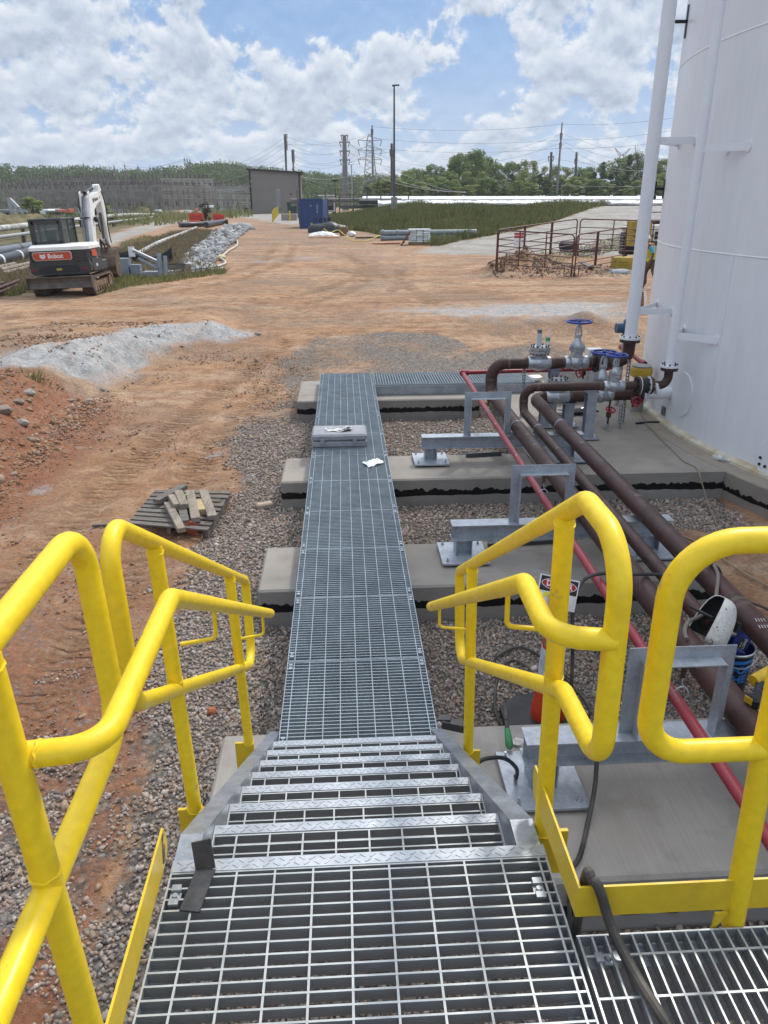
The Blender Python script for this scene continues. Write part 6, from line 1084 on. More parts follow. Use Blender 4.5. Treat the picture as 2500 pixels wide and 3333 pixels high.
# ------------------------------------------------------------------ person walking behind the riser
def skin_body(name, joints, edges, m, par=None, sub=2):
    me = bpy.data.meshes.new(name); names = list(joints); idx = {n: i for i, n in enumerate(names)}; me.from_pydata([joints[n][0] for n in names], [(idx[a], idx[b]) for a, b in edges], []); o = bpy.data.objects.new(name, me); COL.objects.link(o)
    o.modifiers.new('skin', 'SKIN'); sl_ = me.skin_vertices[0].data if me.skin_vertices else None
    if sl_ is None:
        bm = bmesh.new(); bm.from_mesh(me); bm.verts.layers.skin.verify(); bm.to_mesh(me); bm.free(); sl_ = me.skin_vertices[0].data
    for n in names: rr_ = joints[n][1]; sl_[idx[n]].radius = rr_ if isinstance(rr_, tuple) else (rr_, rr_); sl_[idx[n]].use_root = (idx[n] == 0)
    s = o.modifiers.new('sub', 'SUBSURF'); s.levels = sub; s.render_levels = sub; bpy.context.view_layer.update()
    me2 = bpy.data.meshes.new_from_object(o.evaluated_get(bpy.context.evaluated_depsgraph_get())); bpy.data.objects.remove(o); me2.materials.clear(); me2.materials.append(m); me2.polygons.foreach_set('use_smooth', [True] * len(me2.polygons)); o2 = bpy.data.objects.new(name, me2); COL.objects.link(o2)
    if par is not None: o2.parent = par
    return o2
pz = 27.6; pq = atY(2111, 930, pz); base = Vector((pq.x, pz, gz1(pq.x, pz))); per = thing('person', 'person in hi-vis vest and blue shirt walking behind the thick riser', 'person', base)
SKIN = plain('brown_skin', (.16, .075, .045), .55); PANT = mat('brown_trousers', (.10, .075, .06), .85, fine=.15)
J = {'pelvis': ((0, 0, .96), (.15, .13)), 'waist': ((-.02, 0, 1.10), (.155, .13)), 'chest': ((-.10, 0, 1.32), (.18, .15)), 'upper': ((-.15, 0, 1.44), (.13, .12)), 'neck': ((-.20, 0, 1.53), .06), 'skull': ((-.26, 0, 1.64), (.088, .10)), 'crown': ((-.27, 0, 1.71), .07),
     'hl': ((.0, .10, .90), .105), 'kl': ((-.16, .11, .52), .075), 'al': ((-.10, .11, .12), .05), 'tl': ((-.27, .11, .06), .042), 'hr': ((.0, -.10, .90), .105), 'kr': ((.10, -.11, .52), .075), 'ar': ((.30, -.11, .17), .05), 'tr': ((.20, -.11, .05), .042),
     'sr': ((-.13, -.20, 1.42), .075), 'er': ((-.06, -.25, 1.14), .052), 'wr': ((-.16, -.24, .92), .036), 'pr': ((-.19, -.24, .86), (.042, .026)), 'sl': ((-.15, .20, 1.42), .075), 'el': ((-.26, .24, 1.16), .052), 'wl': ((-.42, .22, 1.04), .036), 'pl': ((-.48, .22, 1.02), (.042, .026))}
for hnd, s in (('pr', -1), ('pl', 1)):
    c = Vector(J[hnd][0]); f = Vector((-.25, 0, -1)).normalized() if s < 0 else Vector((-1, 0, -.25)).normalized()
    for k, (o_, l_) in enumerate(((-.030, .055), (-.010, .070), (.010, .066), (.030, .052))): a = c + Vector((o_ if s < 0 else 0, 0, 0 if s < 0 else o_)) + f * .035; J['f%d%s' % (k, hnd)] = (tuple(a), .0105); J['g%d%s' % (k, hnd)] = (tuple(a + f * l_ * .5 + Vector((-.006, 0, -.006))), .0095); J['h%d%s' % (k, hnd)] = (tuple(a + f * l_ + Vector((-.02, 0, -.01))), .008)
    a = c + Vector((-.04, .0, .02)); J['t0' + hnd] = (tuple(a), .012); J['t1' + hnd] = (tuple(a + f * .04 + Vector((-.01, 0, 0))), .010)
E_ = [('pelvis', 'waist'), ('waist', 'chest'), ('chest', 'upper'), ('upper', 'neck'), ('neck', 'skull'), ('skull', 'crown'), ('pelvis', 'hl'), ('hl', 'kl'), ('kl', 'al'), ('al', 'tl'), ('pelvis', 'hr'), ('hr', 'kr'), ('kr', 'ar'), ('ar', 'tr'), ('upper', 'sr'), ('sr', 'er'), ('er', 'wr'), ('wr', 'pr'), ('upper', 'sl'), ('sl', 'el'), ('el', 'wl'), ('wl', 'pl')]
for hnd in ('pr', 'pl'):
    for k in range(4): E_ += [(hnd, 'f%d%s' % (k, hnd)), ('f%d%s' % (k, hnd), 'g%d%s' % (k, hnd)), ('g%d%s' % (k, hnd), 'h%d%s' % (k, hnd))]
    E_ += [(hnd, 't0' + hnd), ('t0' + hnd, 't1' + hnd)]
skin_body('body', J, E_, SKIN, per)
def grow(keys, d, nm, m, edges=None, over=None):
    JJ = {}
    for k in keys: p, r_ = J[k]; r_ = r_ if isinstance(r_, tuple) else (r_, r_); JJ[k] = (p, (r_[0] + d, r_[1] + d))
    if over: JJ.update(over)
    return skin_body(nm, JJ, edges or [e for e in E_ if e[0] in JJ and e[1] in JJ], m, per)
grow(['pelvis', 'hl', 'kl', 'al', 'hr', 'kr', 'ar'], .016, 'trousers', PANT); SH = plain('light_blue_shirt', (.10, .42, .62), .8)
grow(['upper', 'chest', 'sr', 'sl'], .014, 'shirt', SH, over={'er': ((-.075, -.245, 1.19), .066), 'el': ((-.24, .238, 1.20), .066)}, edges=[('upper', 'chest'), ('upper', 'sr'), ('sr', 'er'), ('upper', 'sl'), ('sl', 'el')])
VEST = plain('hi_vis_yellow', (.58, .72, .04), .7); v_ = grow(['waist', 'chest', 'upper'], .034, 'vest', VEST, edges=[('pv', 'waist'), ('waist', 'chest'), ('chest', 'upper')], over={'pv': ((0, 0, .99), (.175, .16))})
m = MB(); m.tube([(-.01 + .205 * math.cos(a), .185 * math.sin(a), 1.09) for a in [2 * math.pi * i / 24 for i in range(24)]], .022, 8, closed=True); m.build('reflective_strip', plain('vest_stripe', (.62, .45, .30), .5), v_, True); m = MB(); m.tube([(.09, -.12, 1.12), (.07, -.15, 1.35), (-.06, -.13, 1.53), (-.24, -.13, 1.50), (-.27, -.15, 1.3), (-.20, -.16, 1.10)], .022, 8); m.build('reflective_strip', plain('vest_orange', (.62, .30, .10), .5), v_, True)
m = MB(); m.lathe([(.118, 0), (.120, .02), (.112, .07), (.085, .12), (.03, .145), (.001, .148)], 20, Matrix.Translation((-.265, 0, 1.675)) @ Matrix.Rotation(-.25, 4, 'Y')); m.ball((-.37, 0, 1.685), .07, 8, (1.0, 1.1, .14)); m.build('hard_hat', plain('hat_white', (.78, .78, .76), .4), per, True)
for dx, lst in (((-.27, .11), 'l'), ((.20, -.11), 'r')): m = MB(); m.ball((dx[0] + .04, dx[1], .055), .062, 8, (2.1, .85, .95)); m.build('boot', plain('boot_brown', (.06, .04, .03), .7), per, True)
m = MB(); m.ball((-.355, 0, 1.64), .018, 6, (1, .8, 1.3))
for s in (-1, 1): m.ball((-.26, s * .088, 1.635), .022, 6, (.7, .4, 1.2))
m.build('face_features', SKIN, per, True); m = MB()
for s in (-1, 1): m.ball((-.345, s * .032, 1.655), .011, 6)
m.build('eyes', BLACK, per); m = MB(); m.ball((-.342, 0, 1.592), .02, 6, (.5, 1.1, .3)); m.build('mouth', plain('lips', (.14, .04, .035), .5), per)
# ------------------------------------------------------------------ yard clutter, buildings and vehicles farther off
def ppm(p): return F / (Vector(p) - CAM).dot(FW)
def base_at(u, v): p = at_ground(u, v); return p, 1 / ppm(p)
TRIM = plain('dark_brown_trim', (.025, .018, .016), .6); BLDM = mat('taupe_cladding', (.235, .205, .175), .6, 0, (.215, .19, .165), .6, fine=.03)
p, k = base_at(821, 697); t = thing('pump_house', 'taupe windowless metal building with a sloping dark roof edge', 'building', p); w = 157 * k; hl = 131 * k; hr_ = 122 * k; dp = 9.0
m = MB(); m.prism([(0, -.3), (w, -.3), (w, hr_), (0, hl)], 0, dp, 'y'); wl = m.build('wall', BLDM, t)
m = MB(); m.bar((-.5, dp / 2, hl + .14), (w + .8, dp / 2, hr_ + .02), dp + .9, .30, (0, 0, 1)); m.build('roof', TRIM, t)
m = MB()
for x in (0, w): m.b2(x - .14, x + .14, -.06, .12, -.1, (hl if x == 0 else hr_) - .05)
m.b2(-.02, w, -.03, .02, -.05, .12); m.b2(w - .02, w + .05, 3.9, 4.1, 0, hr_); m.build('corner_trim', TRIM, t)
m = MB(); m.b2(w * .515, w * .60, -.05, -.004, hl * .16, hl * .58); lv = m.build('louvre_window', plain('louvre_grey', (.33, .33, .34), .5), t); m = MB()
for i in range(16): m.b2(w * .52, w * .595, -.07, -.052, hl * (.17 + .025 * i), hl * (.175 + .025 * i))
m.build('louvre_blades', plain('louvre_dark', (.15, .15, .16), .5), lv); m = MB(); m.b2(w * .80, w * .845, -.1, -.003, hl * .44, hl * .47); m.build('vent', TRIM, t)
for x, z in ((.04, .6), (.93, .66)): m = MB(); m.b2(w * x, w * x + .3, -.32, -.05, hl * z, hl * z + .16); m.build('wall_light', plain('lamp_grey', (.3, .29, .28), .5), t)
m = MB(); m.b2(-.3, -.08, .4, 1.2, hl * .5, hl * .6); m.build('meter_box', plain('meter_blue', (.12, .15, .2), .5), t)
def simple(name, u0, u1, v0, v1, dep, label, cat, build, grp=None, rz=0):
    p, k = base_at((u0 + u1) / 2, v1); t = thing(name, label, cat, p, rz, grp); build(t, (u1 - u0) * k, (v1 - v0) * k, dep); return t
CONT = mat('container_blue', (.025, .065, .20), .5, 0, (.03, .06, .16), 2, fine=.1, wear=(.12, .09, .08), wlo=.68, whi=.74, wscale=3)
def bcont(t, w, h, d):
    m = MB(); q = w / 14; pts = []
    for i in range(14): x = -w / 2 + i * q; o = .04 if i % 2 else 0; pts += [(x + .02, o), (x + q - .02, o)]
    m.prism(pts + [(w / 2, d), (-w / 2, d)], .08, h - .08, 'z'); m.build('wall', CONT, t); m = MB()
    for x in (-w / 2, w / 2):
        for y in (0, d): m.b2(x - .07, x + .07, y - .07, y + .07, 0, h)
    for z in (.06, h - .06): m.b2(-w / 2, w / 2, -.05, .04, z - .07, z + .07); m.b2(-w / 2 - .06, -w / 2 + .04, 0, d, z - .07, z + .07)
    for i in range(9): m.b2(-w / 2 - .05, -w / 2 + .005, .5 + i * .6, .75 + i * .6, .1, h - .1)
    m.build('frame', CONT, t); m = MB(); m.b2(-.10, .10, -.07, -.045, .25, .55); m.b2(-.06, .06, -.07, -.045, h * .74, h * .78); m.build('warning_label', plain('label_yellow', (.60, .42, .03)), t); text_mb('HLXU 306', .18, frame((w * .27, -.06, h * .66), (0, 0, -1), (1, 0, 0)), .004).build('lettering', TXW, t)
    m = MB()
    for z in (1.0, 2.0): m.b2(-w / 2 - .12, -w / 2 - .05, -.02, .06, z - .6, z + .4)
    m.build('door_bar', CONT, t)
simple('shipping_container', 978, 1052, 654, 744, 5.9, 'blue corrugated shipping container at the edge of the grassy bank', 'container', bcont, None, R(-4))
def bgen(t, w, h, d):
    m = MB(); m.b2(-w / 2, w / 2, 0, d, .45, h - .1, .06); m.build('housing', plain('off_white_metal', (.58, .57, .54), .5), t); m = MB(); m.b2(-w * .22, w * .38, -.03, .0, h * .25, h * .86); m.build('radiator_grille', plain('grille_black', (.01, .01, .011)), t)
    m = MB(); m.b2(-w * .95, w * .56, -.3, d + .2, h - .1, h + .05, .04); m.build('roof', plain('pale_roof', (.66, .66, .64), .4), t); [MB().cyl((q * w, .3, .3), (q * w, .6, .3), .3, 16).build('wheel', BLACK, t, True) for q in (-.4, .4)]
simple('generator', 1053, 1091, 641, 700, 3.5, 'off white generator with black radiator grille behind the blue container', 'generator', bgen)
def bac(t, w, h, d): m = MB(); m.b2(-w / 2, w / 2, 0, 1.3, 0, h, .03); m.build('housing', plain('condenser_white', (.58, .59, .60), .5), t); m = MB(); m.b2(-w * .36, w * .36, -.03, -.002, h * .15, h * .8); m.build('coil_grille', plain('coil_grey', (.22, .24, .26), .5), t); m = MB(); m.cyl((0, .65, h), (0, .65, h + .12), .45, 20); m.build('fan_guard', BLACKM, t)
simple('condenser', 932, 966, 650, 692, 1.3, 'pale air conditioning condenser against the taupe building', 'condenser', bac)
def bbin(t, w, h, d): m = MB(); m.prism([(-w / 2 * .85, 0), (w / 2 * .85, 0), (w / 2, h * .85), (-w / 2, h * .85)], 0, 1.2, 'y'); m.build('body', plain('dark_green', (.012, .05, .03), .5), t); m = MB(); m.b2(-w * .53, w * .53, -.06, 1.26, h * .86, h, .05); m.build('lid', plain('lid_green', (.010, .035, .022), .5), t)
simple('waste_bin', 936, 968, 661, 702, 1.2, 'dark green waste bin before the condenser', 'bin', bbin)
def bblk(t, w, h, d): m = MB(); m.b2(-w / 2, w / 2, 0, 2.0, -.2, h, .04); m.build('block', CONCP, t)
simple('concrete_block', 916, 966, 698, 718, 2, 'long concrete plinth behind the yellow bollards', 'concrete block', bblk)
YB = plain('bollard_yellow', (.62, .44, .02), .5)
for i, (u, v0, v1) in enumerate(((889, 693, 722), (892.5, 686, 716), (896.5, 682, 711), (901, 679, 706), (906, 675, 701), (944, 691, 719))):
    p, k = base_at(u, v1); h = (v1 - v0) * k; m = MB(); m.cyl((p.x, p.y, p.z), (p.x, p.y, p.z + h), .11, 14); m.ball((p.x, p.y, p.z + h), .11, 8); solo(m, 'bollard', YB, ('nearest yellow bollard of the row before the building', 'second yellow bollard of the row from the road', 'third and middle yellow bollard of the row', 'fourth yellow bollard of the row from the road', 'farthest yellow bollard of the row, nearest the wall', 'lone yellow bollard before the concrete plinth')[i], 'bollard', 'yellow bollards', True)
p, k = base_at(803, 697); m = MB(); m.lathe([(.42, 0), (.45, .05), (.43, .4), (.46, .45), (.43, .8), (.45, 1.12), (.42, 1.16)], 18, Matrix.Translation(p)); solo(m, 'barrel', mat('rusty_barrel', (.09, .035, .02), .8), 'rusty barrel left of the taupe building', 'barrel', None, True)
# heap by the container
p, k = base_at(1068, 757); t = thing('tarp_heap', 'black tarpaulin over a long heap in front of the blue container', 'tarpaulin', p); m = MB(); vs = []; n1, n2 = 26, 10; rr = random.Random(8); L_ = 3.6
for i in range(n1):
    for j in range(n2): a = math.pi * j / (n2 - 1); f = math.sin(math.pi * (i + .6) / (n1 + .2)) ** .35; vs.append((-L_ / 2 + L_ * i / (n1 - 1), -.75 * math.cos(a) * f + .08 * (rr.random() - .5), (.92 * math.sin(a)) * f * (.92 + .08 * math.sin(i * .55)) + .06 * rr.random()))
m.add(vs, [(i * n2 + j, i * n2 + j + 1, (i + 1) * n2 + j + 1, (i + 1) * n2 + j) for i in range(n1 - 1) for j in range(n2 - 1)]); m.build('sheet', mat('black_tarp', (.018, .02, .022), .45, bump=.4, bscale=5), t, True); m = MB()
for i in range(14): a = rr.uniform(-1.4, .2); m.bar((a, .2, .9), (a + rr.uniform(-.4, .6), .1, 1.05 + .35 * rr.random()), .07, .05)
m.build('loose_slats', BLACK, t)
p, k = base_at(1117, 768); m = MB(); w = 23 * k; 
for z in (.08, .30, .52): m.b2(p.x - w / 2, p.x + w / 2, p.y, p.y + .03, p.z + z, p.z + z + .17)
for x in (-w / 2, -.05, w / 2 - .08): m.b2(p.x + x, p.x + x + .08, p.y - .03, p.y - .002, p.z, p.z + .75)
m.b2(p.x - w / 2, p.x + w / 2, p.y + .04, p.y + .6, p.z, p.z + .7); solo(m, 'wooden_crate', WOOD, 'open brown wooden crate at the end of the black tarpaulin', 'crate')
p, k = base_at(1055, 775); m = MB(); vs = []
for i in range(20):
    for j in range(7): vs.append((p.x - 1.25 + 2.5 * i / 19, p.y + .9 * j / 6, p.z + .10 + (.34 * math.sin(math.pi * min(1, i / 17)) ** .5) * math.sin(math.pi * (j + .5) / 7) + .07 * rr.random()))
m.add(vs, [(i * 7 + j, i * 7 + j + 1, i * 7 + j + 8, i * 7 + j + 7) for i in range(19) for j in range(6)]); solo(m, 'white_sheet', PLAST, 'crumpled white sheet spread in front of the black tarpaulin', 'sheet')
p, k = base_at(1146, 771); blob('plastic_bag', p + Vector((0, 0, .2)), (.32, .25, .24), PLAST, 'knotted white bag on the gravel right of the wooden crate', 'plastic bag', 12, 2, .3)
cable('barrier_tape', [base_at(u, v)[0] + Vector((0, 0, z)) for u, v, z in ((1055, 768, .55), (1075, 772, .35), (1100, 770, .50), (1120, 776, .30), (1150, 786, .05), (1190, 787, .06), (1235, 778, .25))], .03, plain('tape_yellow', (.62, .50, .05), .5), 'yellow barrier tape trailing from the white sheet to the pipe stack', 'tape')
p, k = base_at(1200, 778); m = MB()
for i in range(9): m.bar(p + Vector((-1.0, -.1 + .06 * i, .05 + .04 * (i % 3))), p + Vector((1.0 + .1 * (i % 4), -.1 + .07 * i, .07 + .04 * (i % 3))), .03, .03)
solo(m, 'rebar_bundle', STEELD, 'bundle of dark reinforcing bars left of the grey pipe stack', 'steel bars')
GP = mat('grey_pipe', (.27, .31, .31), .45, 0, (.2, .23, .24), 2); p0, k = base_at(1240, 784)
for i, (dy, z, L_, r_, lb) in enumerate(((0, .18, 5.6, .16, 'lowest grey pipe of the stack at the foot of the grassy bank'), (.36, .20, 6.6, .17, 'grey pipe behind the lowest one in the stack'), (.2, .52, 7.0, .19, 'topmost long grey pipe of the stack below the grassy bank'))):
    t = thing('steel_pipe', lb, 'pipe', p0 + Vector((0, dy, z)), 0, 'grey pipes stacked below the bank'); m = MB(); m.cyl((0, 0, 0), (L_, .25, .02), r_, 18); m.build('barrel', GP, t, True); m = MB()
    for x in (.15, 1.2, 6.2 if i else 4.6): m.cyl((x - .06, 0, 0), (x + .06, 0, 0), r_ * 1.3, 16)
    m.build('collar', plain('collar_grey', (.20, .23, .24), .5), t, True)
p, k = base_at(1366, 797); t = thing('wrapped_pallet', 'white wrapped pallet stack of pale green bags by the grey pipes', 'pallet load', p); w = 68 * k; h = 46 * k; m = MB(); rr = random.Random(2)
for r_ in range(6):
    for c in range(3): m.box((-w / 2 + w / 6 + c * w / 3 + rr.uniform(-.02, .02), .35 + rr.uniform(-.03, .03), .14 + (h - .14) * (r_ + .5) / 6), (w / 3 * 1.02, 1.0, (h - .14) / 6 * 1.04), None, .06)
m.build('bags', mat('pale_green_bags', (.52, .60, .57), .4, 0, (.70, .73, .72), 3), t); m = MB(); m.b2(-w / 2 - .03, w / 2 + .03, -.18, .9, h, h + .04, .02); m.build('top_sheet', plain('top_sheet', (.72, .76, .75), .4), t); m = MB(); m.b2(-w / 2, w / 2, -.15, .85, 0, .13); m.build('pallet', WOOD, t)
p, k = base_at(1312, 800); m = MB(); a = p + Vector((-.15, 0, 0)); b = p + Vector((.45, .2, .85))
for i in range(6): q = a.lerp(b, i / 5); m.bar(q + Vector((0, -.05, 0)), q + Vector((.18, .75, 0)), .10, .05)
m.bar(a, b, .10, .08); solo(m, 'leaning_pallet', plain('red_brown_wood', (.16, .06, .035), .8), 'red brown pallet leaning on the wrapped bag stack', 'pallet'); m = MB(); p, k = base_at(1265, 796)
for i in range(4): m.bar(p + Vector((-1.1 + .2 * i, .1 * i, .06)), p + Vector((.8, -.1 + .12 * i, .08)), .06, .06)
solo(m, 'red_bars', plain('red_bars', (.32, .04, .05), .5), 'a few red steel bars on the gravel before the pipe stack', 'steel bars')
# grassy bank: pole, basin lining
t = thing('light_pole', 'tall dark steel light pole with twin lamps on the grassy bank', 'light pole', atY(1283, 652, 92)); k = 1 / ppm(t.location); h = 326 * k; m = MB(); m.cyl((0, 0, -1.0), (0, 0, h), .14, 14, .085); m.build('pole', plain('dark_pole', (.09, .095, .10), .5, .3), t, True); m = MB(); m.b2(-.22, .10, -.1, .1, h - .02, h + .14); m.b2(.05, .55, -.12, .12, h + .03, h + .16); m.build('lamp_head', BLACKM, t); m = MB(); m.cyl((0, 0, -1), (0, 0, .35), .35, 16); m.build('footing', CONCP, t)
LIN = mat('white_geotextile', (.74, .75, .76), .6, 0, (.60, .62, .64), .35, bump=.5, bscale=1.5); DKG = mat('dark_liner_edge', (.04, .042, .045), .7); m = MB(); rr = random.Random(6)
def strip(u0, u1, y, va, vb, thick, mm, nm, lab, n=60, jag=0):
    mb = MB(); pts = []
    for i in range(n + 1):
        u = u0 + (u1 - u0) * i / n; a = atY(u, va + jag * (rr.random() - .5), y + 3.2); b = atY(u, vb + jag * (rr.random() - .5), y); pts.append((a, b))
    vs = [];
    for a, b in pts: vs += [a, b, a + Vector((0, 2.5, 0)), Vector((b.x, b.y, b.z - thick))]
    fs = []
    for i in range(n):
        j = i * 4; fs += [(j, j + 1, j + 5, j + 4), (j, j + 4, j + 6, j + 2), (j + 1, j + 3, j + 7, j + 5)]
    mb.add(vs, fs); o = mb.build(nm, mm, None, fix=False); return tag(o, lab, nm.replace('_', ' '), kind=None)
strip(1180, 2420, 128, 638.5, 648, .6, LIN, 'basin_liner', 'smooth white lining on the far side of the basin', 70, .6); strip(1170, 2420, 112, 649.5, 652.5, .5, DKG, 'liner_edge', 'thin dark edge strip across the lined basin', 60, .8)
strip(1230, 2420, 108, 652, 662.5, .5, LIN, 'geotextile_sheet', 'crumpled white sheet along the near side of the basin', 140, 3.0); strip(1500, 2420, 104, 661.5, 666, .6, DKG, 'sandbag_row', 'dark ragged row weighing down the white sheet', 120, 2.2)
# low platform railings and pipes behind the container
t = thing('pipe_rack', 'low rusty pipe rack with railings between generator and bank', 'pipe rack', atY(1150, 672, 118)); k = 1 / ppm(t.location); m = MB()
for x in range(-8, 9, 2): m.b2(x - .08, x + .08, -.08, .08, -2.2, 2.2 if x < -2 else 1.6)
m.b2(-9, 7, -.1, .1, .55, .75); m.b2(-9, 7, .5, .7, .9, 1.05); m.b2(-2, 7, -.1, .1, 1.5, 1.6); m.b2(-2, 8, -.2, .8, -.3, .15); m.build('frame', mat('rack_steel', (.12, .105, .09), .6), t); m = MB(); m.cyl((-9, .2, .95), (4, .2, .95), .14, 12); m.cyl((-9, .3, .3), (-3, .3, .3), .2, 12); m.build('pipe', plain('rack_pipe', (.26, .24, .22), .5), t, True)
p = atY(1090, 590, 128); m = MB(); m.cyl(p, p - Vector((0, 0, 5.2)), .06, 8); m.b2(p.x - .5, p.x + .5, p.y - .15, p.y + .15, p.z, p.z + .18); solo(m, 'yard_lamp', BLACKM, 'short yard lamp behind the generator', 'lamp'); p = atY(1144, 535, 150); m = MB(); m.cyl(p, p - Vector((0, 0, 9)), .10, 8); m.b2(p.x - .4, p.x + .4, p.y - .1, p.y + .1, p.z - .1, p.z); solo(m, 'yard_lamp', STRUT, 'tall pale yard lamp beside the big monopole', 'lamp')

# ------------------------------------------------------------------ left: pipes, barriers, steel, silt fence
def wood_pile(name, u0, v0, u1, v1, n, r_, m_, label, cat, dz=.0, step=.14):
    a, b = at_ground(u0, v0), at_ground(u1, v1); d = (b - a).normalized(); s = Vector((-d.y, d.x, 0)); mb = MB()
    for i in range(n): o = s * (step * i) + Vector((0, 0, r_ + dz + (.10 if i % 3 == 1 else 0))); mb.cyl(a + o + d * (.3 * (i % 3)), b + o + d * (.25 * ((i * 7) % 4)), r_, 8)
    return solo(mb, name, m_, label, cat)
WPI = mat('white_line_pipe', (.46, .455, .43), .6, 0, (.26, .245, .21), 1.6, .4, .6); BPI = plain('black_line_pipe', (.03, .033, .037), .45)
def line_pipe(pts, r_, m_, label, bands=0):
    P = [at_ground(u, v) + Vector((0, 0, z)) for u, v, z in pts]; t = thing('pipeline', label, 'pipe', P[0]); m = MB(); m.tube(smooth_path(P, 5), r_, 12); m.build('pipe', m_, t, True, world=True)
    for i in range(bands): f = (i + 1) / (bands + 1) * (len(P) - 1); a = P[int(f)].lerp(P[int(f) + 1], f % 1); d = (P[int(f) + 1] - P[int(f)]).normalized(); m = MB(); m.cyl(a - d * .12, a + d * .12, r_ * 1.06, 12); m.build('band', PLAST if m_ is BPI else STEELD, t, True, world=True)
    m = MB()
    for q in P[1:-1]:
        g_ = gz1(q.x, q.y); m.b2(q.x - .12, q.x + .12, q.y - .12, q.y + .12, g_ - .2, q.z - r_ * .9)
    if m.v: m.build('saddle', STEELD, t, world=True)
line_pipe([(-60, 795, .9), (80, 774, .9), (230, 752, .9), (330, 735, .9), (430, 720, .8), (515, 711, .6)], .23, WPI, 'long white pipe running across the yard behind the excavator', 3); line_pipe([(-60, 812, .6), (80, 790, .6), (230, 764, .6), (370, 738, .5), (500, 716, .4)], .12, plain('grey_tray', (.34, .35, .35), .5), 'thin grey pipe running below the long white one', 0)
line_pipe([(-60, 888, .35), (20, 868, .35), (100, 846, .35), (170, 832, .3)], .27, BPI, 'black pipe with white bands left of the excavator', 3); line_pipe([(-60, 868, .5), (20, 848, .5), (110, 828, .45), (170, 815, .4)], .24, plain('slate_pipe', (.12, .14, .16), .5), 'slate grey pipe behind the black one left of the excavator', 1)
line_pipe([(372, 868, .06), (450, 832, .1), (520, 800, .22), (590, 770, .2), (640, 748, .2)], .13, WPI, 'white pipe lying in the dry weeds toward the red barriers', 4); line_pipe([(585, 742, .3), (640, 740, .3), (690, 735, .3)], .26, BPI, 'short black pipe beside the left red barrier', 0); line_pipe([(672, 742, .3), (720, 732, .3), (742, 731, .3)], .28, BPI, 'black pipe end in front of the right red barrier', 0)
RB = plain('barrier_red', (.62, .06, .03), .5)
for i, (u0, u1, v0, v1, lb) in enumerate(((618, 663, 696, 727, 'red plastic barrier standing left of the dark shrub'), (693, 731, 699, 727, 'red plastic barrier tilted right of the dark shrub'))):
    p, k = base_at((u0 + u1) / 2, v1); w = (u1 - u0) * k; h = (v1 - v0) * k; t = thing('barrier', lb, 'barrier', p, 0, 'red plastic barriers'); m = MB(); m.prism([(-.35, 0), (.35, 0), (.30, .25), (.12, .4), (.10, h), (-.10, h), (-.12, .4), (-.30, .25)], -w / 2, w / 2, 'x'); m.build('body', RB, t); m = MB()
    for z in (.45, .65): m.b2(-w * .42, w * .42, -.16, -.09, h * z, h * z + .10)
    m.build('rib', plain('barrier_dark_red', (.46, .04, .025), .5), t)
    if i: t.rotation_euler = (0, R(5), 0)
def pile(u, v, label):
    p, k = base_at(u, v); t = thing('steel_brackets', label, 'steel brackets', p); BG = mat('blue_grey_steel', (.22, .28, .34), .45, .3, (.30, .35, .39), 3)
    m = MB(); m.b2(-.75, -.35, 0, .5, 0, .75); m.b2(-1.15, -.80, .1, .5, 0, .55); m.b2(-.30, .10, .05, .4, 0, .5); m.build('plate_box', BG, t); m = MB(); m.bar((-.1, .1, 1.05), (1.0, -.1, .55), .10, .10); m.bar((.1, .0, .75), (.9, -.2, .35), .08, .08); m.bar((.95, -.15, 0), (.98, -.1, .95), .12, .16); m.bar((1.15, -.05, 0), (1.2, 0, .85), .08, .16); m.b2(.2, .9, -.1, .3, .02, .22); m.build('arm', BG, t); m = MB(); m.bar((-.12, .1, 1.12), (1.0, -.1, .62), .12, .03); m.b2(-.35, -.1, .3, .35, .8, 1.2); m.build('white_flange', WHITE, t)
pile(450, 903, 'pile of blue grey steel brackets on the grass right of the excavator')
p, k = base_at(560, 890); t = thing('planter_box', 'long wooden box full of scrap behind the pipe bundle', 'box', p); m = MB(); w = 1.45 / 2 + .0; m.b2(-.78, .78, -.03, .0, 0, .34); m.b2(-.78, .78, .6, .63, 0, .34); m.b2(-.78, -.75, 0, .6, 0, .34); m.b2(.75, .78, 0, .6, 0, .34); m.build('side', WOODG, t); m = MB(); m.b2(.60, .86, -.1, -.035, .02, .36); m.build('end_board', WOODG2, t); m = MB(); rr = random.Random(1)
for i in range(12): m.bar((-.7, .1 + .04 * i, .26 + .1 * rr.random()), (.3 + .4 * rr.random(), .1 + .04 * i, .3 + .1 * rr.random()), .05, .03)
m.build('scrap', DKBROWN, t)
wood_pile('conduit_bundle', 505, 901, 690, 880, 9, .035, plain('galv_conduit', (.42, .47, .48), .4, .4), 'bundle of pale galvanised conduits on the grass edge', 'steel tubes'); wood_pile('red_brown_bars', -40, 985, 60, 942, 9, .05, PIP, 'stack of maroon bars at the left edge by the excavator', 'steel bars', .1, .12); wood_pile('timber_stack', 15, 905, 110, 880, 6, .09, WOODG2, 'pale timbers lying in the grass behind the excavator blade', 'timber', .1, .2)
a, c, b = at_ground(368, 862), at_ground(430, 860), at_ground(566, 858); t = thing('silt_fence', 'sagging black silt fence between wooden stakes', 'silt fence', c); m = MB(); vs = []; n = 40
P = [a.lerp(c, i / 12) for i in range(12)] + [c.lerp(b, i / 28) for i in range(29)]
for i, q in enumerate(P):
    h = (.55 + .12 * abs(math.cos(i * math.pi / 13))) if i < 13 else (.72 - .38 * math.sin(math.pi * min(1, (i - 12) / 26)) ** .8 if i < 39 else .75); vs += [q + Vector((0, .03 * math.sin(i), -.05)), q + Vector((0, .08 * math.sin(i * .7), h))]
